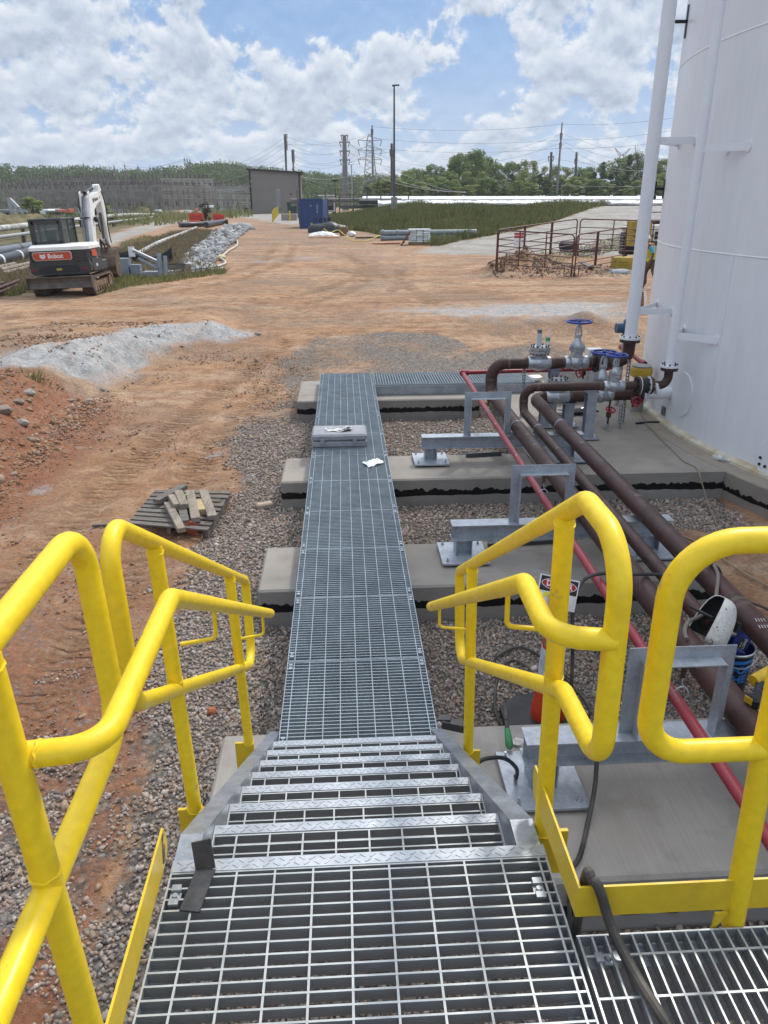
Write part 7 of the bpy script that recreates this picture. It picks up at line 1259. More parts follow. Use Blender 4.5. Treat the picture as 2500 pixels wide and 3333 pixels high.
m.add(vs, [(2 * i, 2 * i + 1, 2 * i + 3, 2 * i + 2) for i in range(len(P) - 1)]); o = m.build('fabric', mat('silt_fabric', (.014, .015, .016), .7, bump=.3, bscale=8), t, True, world=True); sm = o.modifiers.new('t', 'SOLIDIFY'); sm.thickness = .012
for q, h in ((c, 1.05), (b, 1.1), (a, .9)): m = MB(); m.bar(q - Vector((0, .03, .2)), q + Vector((0, -.03, h)), .05, .05, (1, 0, 0)); m.build('stake', WOOD, t, world=True)
cable('fire_hose', [base_at(u, v)[0] + Vector((0, 0, z)) for u, v, z in ((806, 748, .2), (772, 760, .3), (745, 772, .35), (758, 781, .3), (772, 788, .1), (771, 803, .08), (745, 820, .08), (726, 838, .1), (716, 846, .15), (735, 860, .08), (700, 872, .08), (668, 862, .1), (652, 872, .06), (690, 882, .06), (730, 876, .06))], .052, plain('canvas_hose', (.52, .49, .42), .8), 'flat cream canvas hose snaking down the white stones', 'hose', 8)
p, k = base_at(722, 848); m = MB(); m.ball(p + Vector((0, 0, .15)), .25, 7, (1, 1, .6)); solo(m, 'canvas_bundle', plain('yellow_canvas', (.60, .55, .30), .8), 'knotted yellowish canvas at the bend of the hose', 'bundle')
RIP = [tuple(at_ground(u, v)[:2]) for u, v in ((585, 868), (600, 838), (650, 800), (700, 762), (770, 738), (812, 745), (775, 775), (740, 808), (700, 850), (690, 880), (640, 885))]
ra = np.array(RIP); g = np.random.default_rng(21); X_ = g.uniform(ra[:, 0].min(), ra[:, 0].max(), 12000); Y_ = g.uniform(ra[:, 1].min(), ra[:, 1].max(), 12000); kk = inside(X_, Y_, RIP); X_, Y_ = X_[kk][:4800], Y_[kk][:4800]; S = .062 * g.lognormal(0, .55, len(X_)) * np.interp(Y_, [32, 90], [.9, 1.9]); tag(stones_mesh('riprap', np.stack([X_, Y_, gh(X_, Y_) + S * .4], -1), S, RIPM, 5), 'pale broken stones banked along the edge of the road', 'riprap', kind='stuff')

# ------------------------------------------------------------------ grass and weeds (nobody could count the blades)
def blades(name, X_, Y_, H, wd, m_, label, seed, spread=.25, z=None):
    g = np.random.default_rng(seed); n = len(X_); Zb = gh(X_, Y_) - .03 if z is None else z; a = g.uniform(0, 6.28, n); lx = g.normal(0, spread, n) * H; ly = g.normal(0, spread, n) * H
    dx, dy = np.cos(a) * wd, np.sin(a) * wd; V = np.stack([np.stack([X_ - dx, Y_ - dy, Zb], -1), np.stack([X_ + dx, Y_ + dy, Zb], -1), np.stack([X_ + lx * .4 + dx * .7, Y_ + ly * .4 + dy * .7, Zb + H * .6], -1), np.stack([X_ + lx, Y_ + ly, Zb + H], -1), np.stack([X_ + lx * .4 - dx * .7, Y_ + ly * .4 - dy * .7, Zb + H * .6], -1)], 1).reshape(-1, 3)
    f = np.arange(n * 5, dtype=np.int32); me = bpy.data.meshes.new(name); me.vertices.add(n * 5); me.vertices.foreach_set('co', V.astype(np.float32).ravel()); me.loops.add(n * 5); me.loops.foreach_set('vertex_index', f); me.polygons.add(n); me.polygons.foreach_set('loop_start', np.arange(0, n * 5, 5, dtype=np.int32)); me.update(calc_edges=True); me.materials.append(m_); o = bpy.data.objects.new(name, me); COL.objects.link(o); return tag(o, label, name.replace('_', ' '), kind='stuff')
def leaf_mat(name, ramp, rough=.7, trans=.25):
    m = stone_mat(name, ramp); b = m.node_tree.nodes['Principled BSDF']; b.inputs['Roughness'].default_value = rough; b.inputs['Specular IOR Level'].default_value = .15
    N, L = m.node_tree.nodes, m.node_tree.links
    if trans:
        tr_ = N.new('ShaderNodeBsdfTranslucent'); mx = N.new('ShaderNodeMixShader'); mx.inputs[0].default_value = trans; L.new(b.inputs['Base Color'].links[0].from_socket, tr_.inputs[0]); L.new(b.outputs[0], mx.inputs[1]); L.new(tr_.outputs[0], mx.inputs[2]); L.new(mx.outputs[0], N['Material Output'].inputs[0])
    return m
GRASSM = leaf_mat('bank_grass', [(.11, .13, .042), (.18, .19, .075), (.14, .155, .055), (.26, .235, .11), (.10, .135, .042), (.22, .21, .095)]); WEEDM = leaf_mat('dry_weeds', [(.24, .19, .125), (.32, .25, .17), (.17, .14, .09), (.22, .19, .10), (.28, .21, .15)], .8); TUFTM = leaf_mat('green_tufts', [(.18, .20, .06), (.27, .26, .11), (.14, .17, .05), (.34, .30, .16)])
def in_poly(n, poly, g, cond=None):
    a = np.array(poly); X_ = g.uniform(a[:, 0].min(), a[:, 0].max(), n * 4); Y_ = g.uniform(a[:, 1].min(), a[:, 1].max(), n * 4); k = inside(X_, Y_, poly)
    if cond is not None: k &= cond(X_, Y_)
    return X_[k][:n], Y_[k][:n]
g = np.random.default_rng(5); bp_ = [(x, min(y, 112)) for x, y in BERM]
X_, Y_ = in_poly(75000, bp_, g, lambda x, y: (sdist(x, y, BERM) > -.2) & (sdist(x, y, BERM) < 15.5) & (g.random(len(x)) < .55 + .9 * fbm(x, y, .25, 3)))
blades('bank_grass', X_, Y_, (.34 + .42 * g.random(len(X_)) ** 2) * (1 + .8 * np.clip(fbm(X_, Y_, .3, 3, 2), -.4, 1)), .045, GRASSM, 'tall dark grass covering the earth bank', 1, .3)
X_, Y_ = in_poly(15000, VEGP, g); blades('dry_weeds', X_, Y_, .12 + .34 * g.random(len(X_)) ** 2, .022, WEEDM, 'brown dry weeds between the white pipe and the stones', 2, .4)
X_, Y_ = in_poly(5000, VEG2, g); blades('dry_weeds', X_, Y_, .12 + .38 * g.random(len(X_)) ** 2, .02, WEEDM, 'rank dry weeds behind the excavator at the left', 3, .4)
for i, (pl, n, lb) in enumerate(((((300, 930), (340, 905), (430, 905), (560, 905), (740, 880), (735, 890), (560, 918), (420, 935), (330, 960)), 3200, 'green grass tufts along the edge of the dirt right of the excavator'), (((-40, 965), (-40, 915), (80, 900), (110, 935), (60, 965)), 3500, 'green grass tufts at the left edge behind the maroon bars'), (((350, 835), (400, 790), (470, 770), (560, 775), (560, 800), (470, 820), (380, 850)), 3500, 'greener weeds beside the white pipe'), (((1620, 868), (1640, 840), (1850, 815), (2010, 770), (2060, 745), (2080, 780), (1900, 840), (1700, 862)), 6000, 'sparse grass strip behind the corral panels'))):
    X_, Y_ = in_poly(n, WP(pl), g); blades('grass_tufts', X_, Y_, .07 + .24 * g.random(len(X_)) ** 2, .016, TUFTM, lb, 10 + i, .45)
X_, Y_ = in_poly(5000, [(-75, 100), (-20, 92), (-14, 128), (-16, 150), (-40, 150), (-90, 150)], g); blades('roadside_weeds', X_, Y_, .5 + .9 * g.random(len(X_)), .10, TUFTM, 'low green weeds along the far side of the road', 20, .4)
X_ = np.full(60, 0.0) + at_ground(118, 1240).x + g.normal(0, .10, 60); Y_ = at_ground(118, 1240).y + g.normal(0, .08, 60); blades('weed', X_, Y_, .12 + .16 * g.random(60), .008, TUFTM, 'small green weed on the crest of the gravel spill', 30, .5)
# ------------------------------------------------------------------ trees
BARK = mat('grey_bark', (.13, .105, .085), .9, 0, (.09, .075, .06), 3, fine=.2, spec=.1)
LEAFA = leaf_mat('oak_leaves', [(0.099, 0.160, 0.044), (0.186, 0.256, 0.069), (0.131, 0.203, 0.054), (0.263, 0.310, 0.091), (0.088, 0.139, 0.040)], .6, .3); LEAFB = leaf_mat('pale_leaves', [(0.219, 0.278, 0.091), (0.329, 0.364, 0.121), (0.175, 0.245, 0.072), (0.394, 0.406, 0.161)], .6, .3); LEAFC = leaf_mat('dark_leaves', [(0.061, 0.107, 0.037), (0.110, 0.160, 0.048), (0.084, 0.132, 0.040), (0.143, 0.193, 0.060)], .6, .25)
def leaf_cloud(clumps, n, sz, g):
    """leaf sized faces spread through clumps (centre, radius); returns vertex array"""
    c = np.array([k[0] for k in clumps]); r = np.array([k[1] for k in clumps]); w = r ** 2; i = g.choice(len(clumps), n, p=w / w.sum()); d = g.normal(size=(n, 3)); d /= np.linalg.norm(d, axis=1, keepdims=True); rad = r[i] * g.random(n) ** .38; P = c[i] + d * rad[:, None] * np.array([1, 1, .78])
    nn = d * .7 + g.normal(size=(n, 3)) * .6 + np.array([0, 0, .3]); nn /= np.linalg.norm(nn, axis=1, keepdims=True); a = np.cross(nn, g.normal(size=(n, 3))); a /= np.linalg.norm(a, axis=1, keepdims=True); b = np.cross(nn, a); s = sz * g.uniform(.6, 1.35, n)[:, None]
    return np.stack([P - a * s, P - b * s * .6, P + a * s, P + b * s * .6], 1)
def quads_obj(name, V, m_, par=None):
    n = len(V); me = bpy.data.meshes.new(name); me.vertices.add(n * 4); me.vertices.foreach_set('co', V.reshape(-1).astype(np.float32)); me.loops.add(n * 4); me.loops.foreach_set('vertex_index', np.arange(n * 4, dtype=np.int32)); me.polygons.add(n); me.polygons.foreach_set('loop_start', np.arange(0, n * 4, 4, dtype=np.int32)); me.update(calc_edges=True); me.materials.append(m_); o = bpy.data.objects.new(name, me); COL.objects.link(o)
    if par is not None: o.parent = par
    return o
def make_tree(kind, seed, label, H=12.0):
    g = np.random.default_rng(seed); rr = random.Random(seed); t = thing({'oak': 'deciduous_tree', 'pine': 'pine_tree', 'poplar': 'deciduous_tree'}[kind], label, 'tree', (0, 0, 0), 0, 'trees beyond the basin'); m = MB(); cl = []
    m.tube([(0, 0, -1), (.1, 0, H * .3), (.15 * rr.uniform(-1, 1), .1, H * .62), (.2, 0, H * .86)], [.26, .2, .13, .04], 7)
    if kind == 'oak':
        for i in range(22): z = H * rr.uniform(.20, .96); q = rr.uniform(0, 6.28); R_ = H * .27 * (1 - abs(z / H - .58) * 1.25) * rr.uniform(.55, 1.15); p = (R_ * math.cos(q), R_ * math.sin(q), z); cl.append((p, H * rr.uniform(.07, .14))); (i % 2 == 0) and m.tube([(0, 0, max(H * .22, z - R_ * .9)), (p[0] * .6, p[1] * .6, z - R_ * .25), p], [.08, .05, .02], 5)
        cl += [((0, 0, H * .94), H * .09), ((.3, .2, H * .7), H * .15)]; n = 3600
    elif kind == 'poplar':
        for i in range(16): z = H * rr.uniform(.16, .97); q = rr.uniform(0, 6.28); R_ = H * .15 * min(1, (1.05 - z / H) * 2.4) * rr.uniform(.4, 1.2); p = (R_ * math.cos(q), R_ * math.sin(q), z); cl.append((p, H * rr.uniform(.065, .12))); (i % 3 == 0) and m.tube([(0, 0, z - R_), p], [.05, .02], 5)
        n = 3000
    else:
        for i in range(26): f = rr.random() ** .8; z = H * (.12 + .86 * f); q = rr.uniform(0, 6.28); R_ = H * .20 * (1.04 - f) * rr.uniform(.5, 1.1); p = (R_ * math.cos(q), R_ * math.sin(q), z); cl.append((p, H * (.045 + .055 * (1 - f)))); (i % 3 == 0) and m.tube([(0, 0, z + .1), p], [.05, .02], 5)
        n = 3200
    m.build('trunk', BARK, t, True); quads_obj('crown', leaf_cloud(cl, n, .22, g), {'oak': LEAFA, 'pine': LEAFC, 'poplar': LEAFB}[kind], t); return t
TL_ = {'oak': 'broad green deciduous tree in the wood beyond the white lined basin', 'pine': 'dark pointed pine in the wood beyond the white lined basin', 'poplar': 'slim yellow green tree in the wood beyond the white lined basin'}
protos = {k: [make_tree(k, s, TL_[k]) for s in ss] for k, ss in (('oak', (1, 2, 3)), ('pine', (4, 5)), ('poplar', (6, 7)))}; used = set(); rr = random.Random(12)
def plant(kind, u, vtop, y, label=None, vb=None, zb=None):
    pr = rr.choice(protos[kind]); z0 = zb if zb is not None else 3.4; top = atY(u, vtop, y); h = top.z - z0; s = h / 12.0; loc = (top.x, y, z0)
    if id(pr) not in used and not label: used.add(id(pr)); o = pr; o.location = loc; o.rotation_euler = (0, 0, rr.uniform(0, 6))
    else: o = dup(pr, loc, rr.uniform(0, 6), label)
    sx = max(s, .62) * (rr.uniform(1.0, 1.35) if kind == 'oak' else rr.uniform(.95, 1.3)); o.scale = (sx, sx, s); return o
def top_v(u): return np.interp(u, [1200, 1260, 1330, 1380, 1440, 1500, 1540, 1570, 1600, 1650, 1720, 1790, 1850, 1900, 1950, 2000, 2060, 2120, 2180], [580, 566, 548, 535, 532, 500, 515, 493, 512, 528, 518, 538, 545, 536, 530, 512, 500, 505, 515])
for i in range(24): u = 1320 + i * 38 + rr.uniform(-9, 9); plant(rr.choice(['oak', 'oak', 'poplar']), u, top_v(u) + rr.uniform(-4, 14), 205 + rr.uniform(-8, 14))
for i in range(40): u = 1215 + i * 25 + rr.uniform(-9, 9); plant(rr.choice(['pine', 'poplar', 'poplar', 'oak', 'pine']), u, max(top_v(u) + 8, 562 + rr.uniform(-8, 22)), 182 + rr.uniform(-8, 8))
for i in range(40): u = 1200 + i * 26 + rr.uniform(-12, 12); plant(rr.choice(['poplar', 'oak', 'pine']), u, 592 + rr.uniform(-12, 14), 168 + rr.uniform(-4, 6))
plant('oak', 1497, 497, 190, 'tall pale oak standing above the wood, left of the round topped one'); plant('oak', 1566, 490, 192, 'tall round topped tree standing highest above the middle of the wood'); plant('pine', 2052, 500, 180, 'tall dark tree with a bare twig top nearest the riser pipe'); plant('pine', 1965, 520, 178, 'large dark evergreen left of the riser pipe')
q = atY(2082, 500, 181); m = MB()
for k in range(14): a = rr.uniform(-.5, .5); m.tube([(q.x, q.y, q.z - 3.0), (q.x + a * 1.2, q.y, q.z - 1.2), (q.x + a * 3.2, q.y + rr.uniform(-.5, .5), q.z + rr.uniform(-.6, 2.2))], [.09, .05, .02], 4)
m.cyl((q.x, q.y, 3), (q.x, q.y, q.z - 2.9), .16, 6, .09); solo(m, 'bare_tree', BARK, 'bare dead tree top poking out of the wood by the riser', 'tree')
# hills and their woods
def ridge(name, prof, y0, y1, zb, ucs, nx=90, ny=14):
    us = np.linspace(*ucs, nx); X, Y, Z = np.zeros((nx, ny)), np.zeros((nx, ny)), np.zeros((nx, ny))
    for i, u in enumerate(us):
        top = atY(u, float(np.interp(u, *prof)), y1)
        for j in range(ny): f = j / (ny - 1); yy = y0 + (y1 - y0) * f; d = uray(u, 640); xx = d.x / d.y * yy; X[i, j] = xx; Y[i, j] = yy; Z[i, j] = zb + (top.z - 5.0 - zb) * (f * f * (3 - 2 * f)) + 1.2 * vnoise(np.array([xx * .05]), np.array([yy * .05]))[0]
    me = grid_mesh(name, X, Y, Z); me.materials.append(mat('hill_soil', (.06, .065, .03), .95)); o = bpy.data.objects.new(name, me); COL.objects.link(o); o['kind'] = 'structure'; return X, Y, Z
RL = ([-500, -100, 0, 60, 120, 200, 260, 330, 420, 520, 600, 640, 700, 760, 830, 900, 980, 1060], [530, 536, 536, 548, 553, 548, 545, 552, 560, 556, 548, 540, 535, 535, 545, 556, 566, 576])
RM_ = ([600, 840, 900, 980, 1060, 1100, 1160, 1230, 1300, 1400], [560, 552, 556, 570, 562, 568, 566, 572, 570, 566])
def woods(name, X, Y, Z, ncr, per, size, ramp, label, seed, sz):
    g = np.random.default_rng(seed); i = g.integers(0, X.shape[0], ncr); j = np.minimum((g.random(ncr) ** .8 * X.shape[1]).astype(int), X.shape[1] - 1); cl = []
    for a, b in zip(i, j): r_ = size * g.uniform(.6, 1.25); cl.append(((X[a, b] + g.normal(0, 3), Y[a, b] + g.normal(0, 4), Z[a, b] + 2.2 + g.random() * 2.4), r_)); cl.append(((X[a, b] + g.normal(0, 2.2), Y[a, b] + g.normal(0, 3), Z[a, b] + 1.0), r_ * .7))
    o = quads_obj(name, leaf_cloud(cl, ncr * per, sz, g), leaf_mat(name + '_leaves', ramp, .7, .2)); tag(o, label, 'forest', kind='stuff')
X, Y, Z = ridge('hills', RL, 300, 420, -3, (-420, 1060)); woods('forest', X, Y, Z, 1900, 75, 3.0, [(0.088, 0.123, 0.045), (0.149, 0.193, 0.067), (0.114, 0.154, 0.052), (0.193, 0.228, 0.096), (0.079, 0.105, 0.042)], 'continuous green forest covering the far hills at the left', 41, .50)
X, Y, Z = ridge('hills', RM_, 260, 330, -2, (590, 1400), 60, 10); woods('forest', X, Y, Z, 760, 80, 2.6, [(0.088, 0.131, 0.045), (0.158, 0.201, 0.070), (0.123, 0.166, 0.056), (0.228, 0.245, 0.105)], 'low green forest behind the building and the lattice tower', 42, .38)
for u, v0, v1, y, lb in ((100, 668, 640, 108, 'pale yellow green bush in front of the substation'), (300, 700, 672, 95, 'dark bush between the stick of the excavator and the pipes'), (330, 700, 668, 100, 'bush beside the sandy heap behind the white pipe')):
    z0 = float(gh(np.array([atY(u, v0, y).x]), np.array([y]))[0]); plant('poplar', u, v1, y, lb, zb=z0)
# a dark shrub between the red barriers and weeds round it
p = at_ground(672, 735); t = thing('shrub', 'dark red brown shrub between the two red barriers', 'shrub', p); m = MB(); g = np.random.default_rng(9)
for i in range(16): m.tube([(0, 0, 0), (g.normal(0, .15), g.normal(0, .15), 1.0), (g.normal(0, .35), g.normal(0, .3), 1.5 + g.random() * 1.2)], [.035, .025, .01], 4)
m.build('stems', BARK, t); quads_obj('crown', leaf_cloud([((g.normal(0, .3), g.normal(0, .3), .5 + 2.0 * g.random()), .28) for _ in range(16)], 500, .09, g), leaf_mat('shrub_leaves', [(.05, .035, .03), (.09, .05, .04), (.04, .045, .025)], .8, .1), t)
# ------------------------------------------------------------------ substation
LAT = mat('weathered_lattice', (.30, .27, .235), .6, .0, (.17, .155, .135), .5); LATB = plain('pale_lattice', (.40, .365, .31), .6); INS = plain('brown_insulators', (.14, .115, .10), .5); EQG = plain('equipment_grey', (.42, .43, .43), .5)
def lattice(mb, a, b, w, th=.05, n=None):
    """square lattice member from a to b"""
    a, b = Vector(a), Vector(b); d = (b - a); L = d.length; d.normalize(); u = d.orthogonal().normalized(); v = d.cross(u); n = n or max(2, int(L / (w * 1.6))); cs = [(u + v) * w / 2, (u - v) * w / 2, (-u - v) * w / 2, (-u + v) * w / 2]
    for c in cs: mb.bar(a + c, b + c, th, th)
    for i in range(n):
        p, q = a + d * (L * i / n), a + d * (L * (i + 1) / n)
        for k in range(4): mb.bar(p + cs[k], q + cs[(k + 1) % 4], th * .6, th * .6)
def gantry(label, nb, bay, h, m_):
    t = thing('substation_gantry', label, 'substation gantry', (0, 0, 0), 0, 'substation gantries')
    for i in range(nb + 1):
        m = MB(); x = i * bay; m.bar((x - .25, 0, -3), (x - .18, 0, h), .17, .17); m.bar((x + .25, 0, -3), (x + .18, 0, h), .17, .17)
        for k in range(9): z = h * k / 9; m.bar((x - .22, 0, z), (x + .22, 0, z + h / 9), .06, .06)
        m.build('column', m_, t)
    for z in (h * .985, h * .80, h * .58):
        m = MB(); m.bar((-.5, 0, z), (nb * bay + .5, 0, z), .18, .18); m.bar((-.5, 0, z - .6), (nb * bay + .5, 0, z - .6), .15, .15)
        for k in range(int(nb * bay / .8)): m.bar((k * .8, 0, z - .6 * (k % 2)), (k * .8 + .8, 0, z - .6 * ((k + 1) % 2)), .055, .055)
        m.build('beam', m_, t)
    m = MB()
    for k in range(int(nb * bay / .95)):
        x = .5 + k * .95; m.cyl((x, 0, h * 1.0), (x, 0, h + 1.0), .15, 6); (k % 2) and m.cyl((x, .2, h * .62 - .7), (x, .2, h * .62 - 1.9), .14, 6)
    m.build('insulator', INS, t); m = MB()
    for k in range(int(nb * bay / 2.1)): x = 1.0 + k * 2.1; m.b2(x - .45, x + .45, -.3, .5, 0, 1.3); m.cyl((x, .1, 1.3), (x, .1, 2.8), .2, 6); m.bar((x - .5, .1, 2.85), (x + .5, .1, 2.85), .07, .07); m.bar((x, .1, -2.5), (x, .1, 0), .25, .25)
    m.build('breaker', EQG, t); return t
gp = gantry('weathered lattice gantry of the substation at the far left', 8, 3.0, 9.4, LAT); first = True
rows = [(-40, 590, 166, 0), (-60, 598, 176, 0), (-40, 588, 186, 1), (30, 592, 158, 0), (80, 582, 196, 0), (150, 594, 170, 1), (170, 586, 184, 0), (230, 580, 206, 0), (260, 592, 176, 0), (300, 584, 190, 1), (330, 578, 214, 0), (360, 590, 180, 0), (-50, 600, 150, 0), (390, 576, 204, 0)]
for i, (u, v, y, k) in enumerate(rows):
    o = gp if first else copy_tree(gp); first = False; top = atY(u, v, y); z0 = float(gh(np.array([top.x]), np.array([y]))[0]); o.location = (top.x, y, z0); s = (top.z - z0) / 9.9; o.scale = (rr.uniform(.75, 1.3), 1, s * rr.uniform(.86, 1.08)); o.rotation_euler = (0, 0, R(rr.uniform(-24, 22)))
g2 = gantry('pale three tier gantry at the right end of the substation', 9, 1.2, 9.8, LATB); top = atY(528, 578, 178); z0 = float(gh(np.array([top.x]), np.array([178.]))[0]); g2.location = (top.x, 178, z0); g2.scale = (1, 1, (top.z - z0) / 9.9); g2.rotation_euler = (0, 0, R(28)); g2['group'] = 'pale substation gantries'
o = copy_tree(g2); o.location = (top.x - 1, 183, z0); o['label'] = 'pale three tier gantry just behind the front one'; o['group'] = 'pale substation gantries'
g3 = gantry('small grey gantry standing alone left of the taupe building', 4, 3.4, 8.0, EQG); top = atY(672, 612, 215); z0 = -1.5; g3.location = (top.x, 215, z0); g3.scale = (1, 1, (top.z - z0) / 8.4)
for i, (u, v) in enumerate(((95, 552), (205, 548), (272, 536), (326, 541), (373, 545), (405, 536), (414, 552), (449, 541), (487, 546), (521, 551), (600, 515), (609, 518), (618, 520), (153, 555))):
    y = 200 if i not in (10, 11, 12) else 188; top = atY(u, v, y); z0 = float(gh(np.array([top.x]), np.array([float(y)]))[0]); m = MB(); h = top.z - z0; sp = i in (2, 3, 5, 7, 8, 10, 11, 12)
    for a, b in ((-.5, -.12), (.5, .12)): m.bar((top.x + a, y, z0 + h * .55), (top.x + b * .6, y, top.z), .09, .09)
    for k in range(7): z = z0 + h * (.55 + .45 * k / 7); w_ = .5 * (1 - k / 7 * .85); m.bar((top.x - w_, y, z), (top.x + w_ * .8, y, z + h * .064), .07, .07)
    m.bar((top.x - .5, y, z0 - 2), (top.x - .5, y, z0 + h * .55), .1, .1); m.bar((top.x + .5, y, z0 - 2), (top.x + .5, y, z0 + h * .55), .1, .1); m.bar((top.x, y, top.z - .3), (top.x, y, top.z + .6), .05, .05)
    o = solo(m, 'lightning_mast', LAT, 'slim lattice mast rising above the substation before the hills' if i not in (10, 11, 12) else 'tall thin mast of the three standing close together', 'mast', 'substation masts' if i not in (10, 11, 12) else 'three close masts')
# vehicles and huts before the substation
def veh(name, u0, u1, v0, v1, label, cat, fn, y=None): p, k = base_at((u0 + u1) / 2, v1); p = atY((u0 + u1) / 2, v1, y or 118); k = 1 / ppm(p); t = thing(name, label, cat, p); fn(t, (u1 - u0) * k, (v1 - v0) * k); return t
def f_truck(t, w, h):
    m = MB(); m.b2(-w * .1, w / 2, 0, 5, h * .28, h, .08); m.build('box', WHITE, t); m = MB(); m.b2(-w / 2, -w * .05, 0, 2.2, h * .2, h * .78, .12); m.build('cab', WHITE, t); m = MB(); m.b2(-w * .44, -w * .12, -.04, -.01, h * .45, h * .7); m.build('windscreen', DGLASS, t)
    for x in (-w * .35, w * .3): m.cyl((x, -.05, h * .15), (x, .4, h * .15), h * .15, 12)
    m.build('wheel', BLACK, t)
def f_hut(c):
    def f(t, w, h):
        m = MB(); m.b2(-w / 2, w / 2, 0, 3, 0, h, .05); m.build('wall', c, t); m = MB(); m.b2(-w * .52, w * .52, -.1, 3.1, h, h + .12); m.build('roof', EQG, t); m = MB()
        for x in (-.3, 0, .28): m.b2(w * x - .35, w * x + .35, -.04, -.005, h * .45, h * .8)
        m.build('window', DGLASS, t)
    return f
veh('office_trailer', -30, 42, 688, 716, 'grey site office trailer at the far left edge', 'trailer', f_hut(plain('hut_grey', (.30, .31, .31), .6))); veh('office_trailer', 152, 202, 690, 708, 'tan site office trailer beside the white box truck', 'trailer', f_hut(plain('hut_tan', (.30, .27, .23), .6)))
veh('box_truck', 118, 160, 683, 708, 'white box truck parked before the substation', 'truck', f_truck); veh('pickup', 95, 122, 690, 712, 'small white truck left of the white box truck', 'truck', f_truck)
def f_dig(t, w, h):
    m = MB(); m.bar((-w * .3, 0, h * .1), (-w * .42, 0, h), .5, .5); m.build('stick', EQG, t); m = MB(); m.bar((-w * .40, 0, h * .95), (w * .05, 0, h * .55), .6, .5); m.bar((w * .05, 0, h * .55), (w * .3, .3, h * .3), .6, .6); m.build('boom', EQG, t); m = MB(); m.b2(0, w * .5, 0, 2, h * .08, h * .40, .1); m.build('house', plain('machine_dark', (.07, .06, .055), .5), t); m = MB(); m.b2(-w * .42, -w * .15, -.5, .5, -h * .06, h * .14, .1); m.build('bucket', plain('bucket_tan', (.26, .2, .14), .7), t)
veh('far_excavator', 38, 90, 650, 718, 'distant tan excavator with raised arm on the spoil heap', 'excavator', f_dig)
ORR = plain('container_orange', (.50, .10, .04), .5); GRN = plain('machine_green', (.05, .12, .07), .5)
def f_box(c):
    def f(t, w, h): m = MB(); m.b2(-w / 2, w / 2, 0, 2.2, 0, h, .05); m.build('body', c, t); m = MB(); m.b2(-w * .3, w * .1, -.05, -.005, h * .3, h * .7); m.build('panel', EQG, t)
    return f
for u0, u1, v0, v1, c, lb in ((180, 192, 682, 693, ORR, 'leftmost small orange box before the substation'), (196, 207, 684, 694, ORR, 'middle small orange box before the substation'), (216, 227, 681, 694, ORR, 'orange box standing right of the two smaller ones'), (201, 222, 694, 708, GRN, 'green machine right of the tan trailer'), (236, 250, 694, 712, GRN, 'dark green machine near the excavator boom'), (655, 690, 669, 676, WHITE, 'low white tanker left of the taupe building'), (505, 520, 684, 698, WHITE, 'white cabinet at the foot of the pale gantry'), (632, 640, 680, 692, ORR, 'small orange red sign board by the road')): veh('site_container', u0, u1, v0, v1, lb, 'container', f_box(c), 150 if u0 > 500 else None)
# ------------------------------------------------------------------ poles, lattice tower, wires
MONO = plain('steel_monopole', (.23, .225, .215), .5, .3); WOODP = plain('dark_wood_pole', (.12, .10, .09), .8)
def monopole(u0, vb, ut, vt, y, r0, r1, label, arms=(), m_=MONO):
    b = atY(u0, vb, y); tp = atY(ut, vt, y); t = thing('power_pole', label, 'power pole', (b.x, y, b.z)); m = MB(); m.cyl((b.x, y, b.z - 4), tp, r0, 14, r1); m.build('pole', m_, t, True, world=True); k = 1 / ppm(b); ends = []
    for v, wpx, th in arms:
        z = atY(ut, v, y).z; w = wpx * k; m = MB(); m.bar((tp.x - w, y, z + .22), (tp.x, y, z), th, th); m.bar((tp.x, y, z), (tp.x + w, y, z + .22), th, th); ar = m.build('cross_arm', m_, t, world=True); m = MB()
        for s in (-1, 1): m.cyl((tp.x + s * w, y, z + .2), (tp.x + s * w * .72, y, z - .9), .10, 6); ends.append((tp.x + s * w, y, z))
        m.build('insulator', INS, ar, world=True)
    return t
monopole(933, 690, 929, 437, 175, .28, .16, 'tall dark wood pole of the close pair behind the building', ((440, 5, .12), (462, 4, .12), (474, 4, .12)), WOODP); monopole(938, 690, 927, 452, 178, .26, .18, 'second dark pole leaning into the close pair', (), WOODP)
monopole(959, 690, 953, 487, 200, .25, .16, 'shorter dark pole right of the close pair', ((490, 4, .12), (505, 4, .12), (516, 4, .12)), WOODP); monopole(1124, 640, 1121, 440, 190, .85, .42, 'thick steel monopole with four pairs of arms', ((443, 11, .22), (465, 16, .26), (494, 16, .26), (523, 16, .26)))
monopole(1215, 640, 1211, 408, 172, .30, .14, 'tall thin grey pole beside the lattice tower', ((424, 3, .1),)); monopole(1276, 650, 1275, 467, 150, .30, .22, 'dark wood pole just left of the light pole', ((492, 6, .14),), WOODP)
monopole(1812, 632, 1830, 398, 165, .32, .12, 'tall leaning steel pole standing before the wood', ((437, 3, .1), (468, 3, .1)), MONO); monopole(1793, 590, 1795, 495, 195, .34, .28, 'short dark pole with cross arms above the wood', ((512, 9, .16),), WOODP); monopole(1875, 600, 1877, 495, 195, .32, .26, 'plain dark pole above the wood right of the leaning one', ((520, 4, .12),), WOODP)
b = atY(1206, 655, 185); tp = atY(1204, 436, 185); t = thing('lattice_tower', 'steel lattice transmission tower among the poles', 'lattice tower', (b.x, 185, b.z)); h = tp.z - b.z; m = MB(); W_ = [(0, 2.6), (.28, 1.5), (.55, 1.05), (.92, .62), (1.0, .2)]
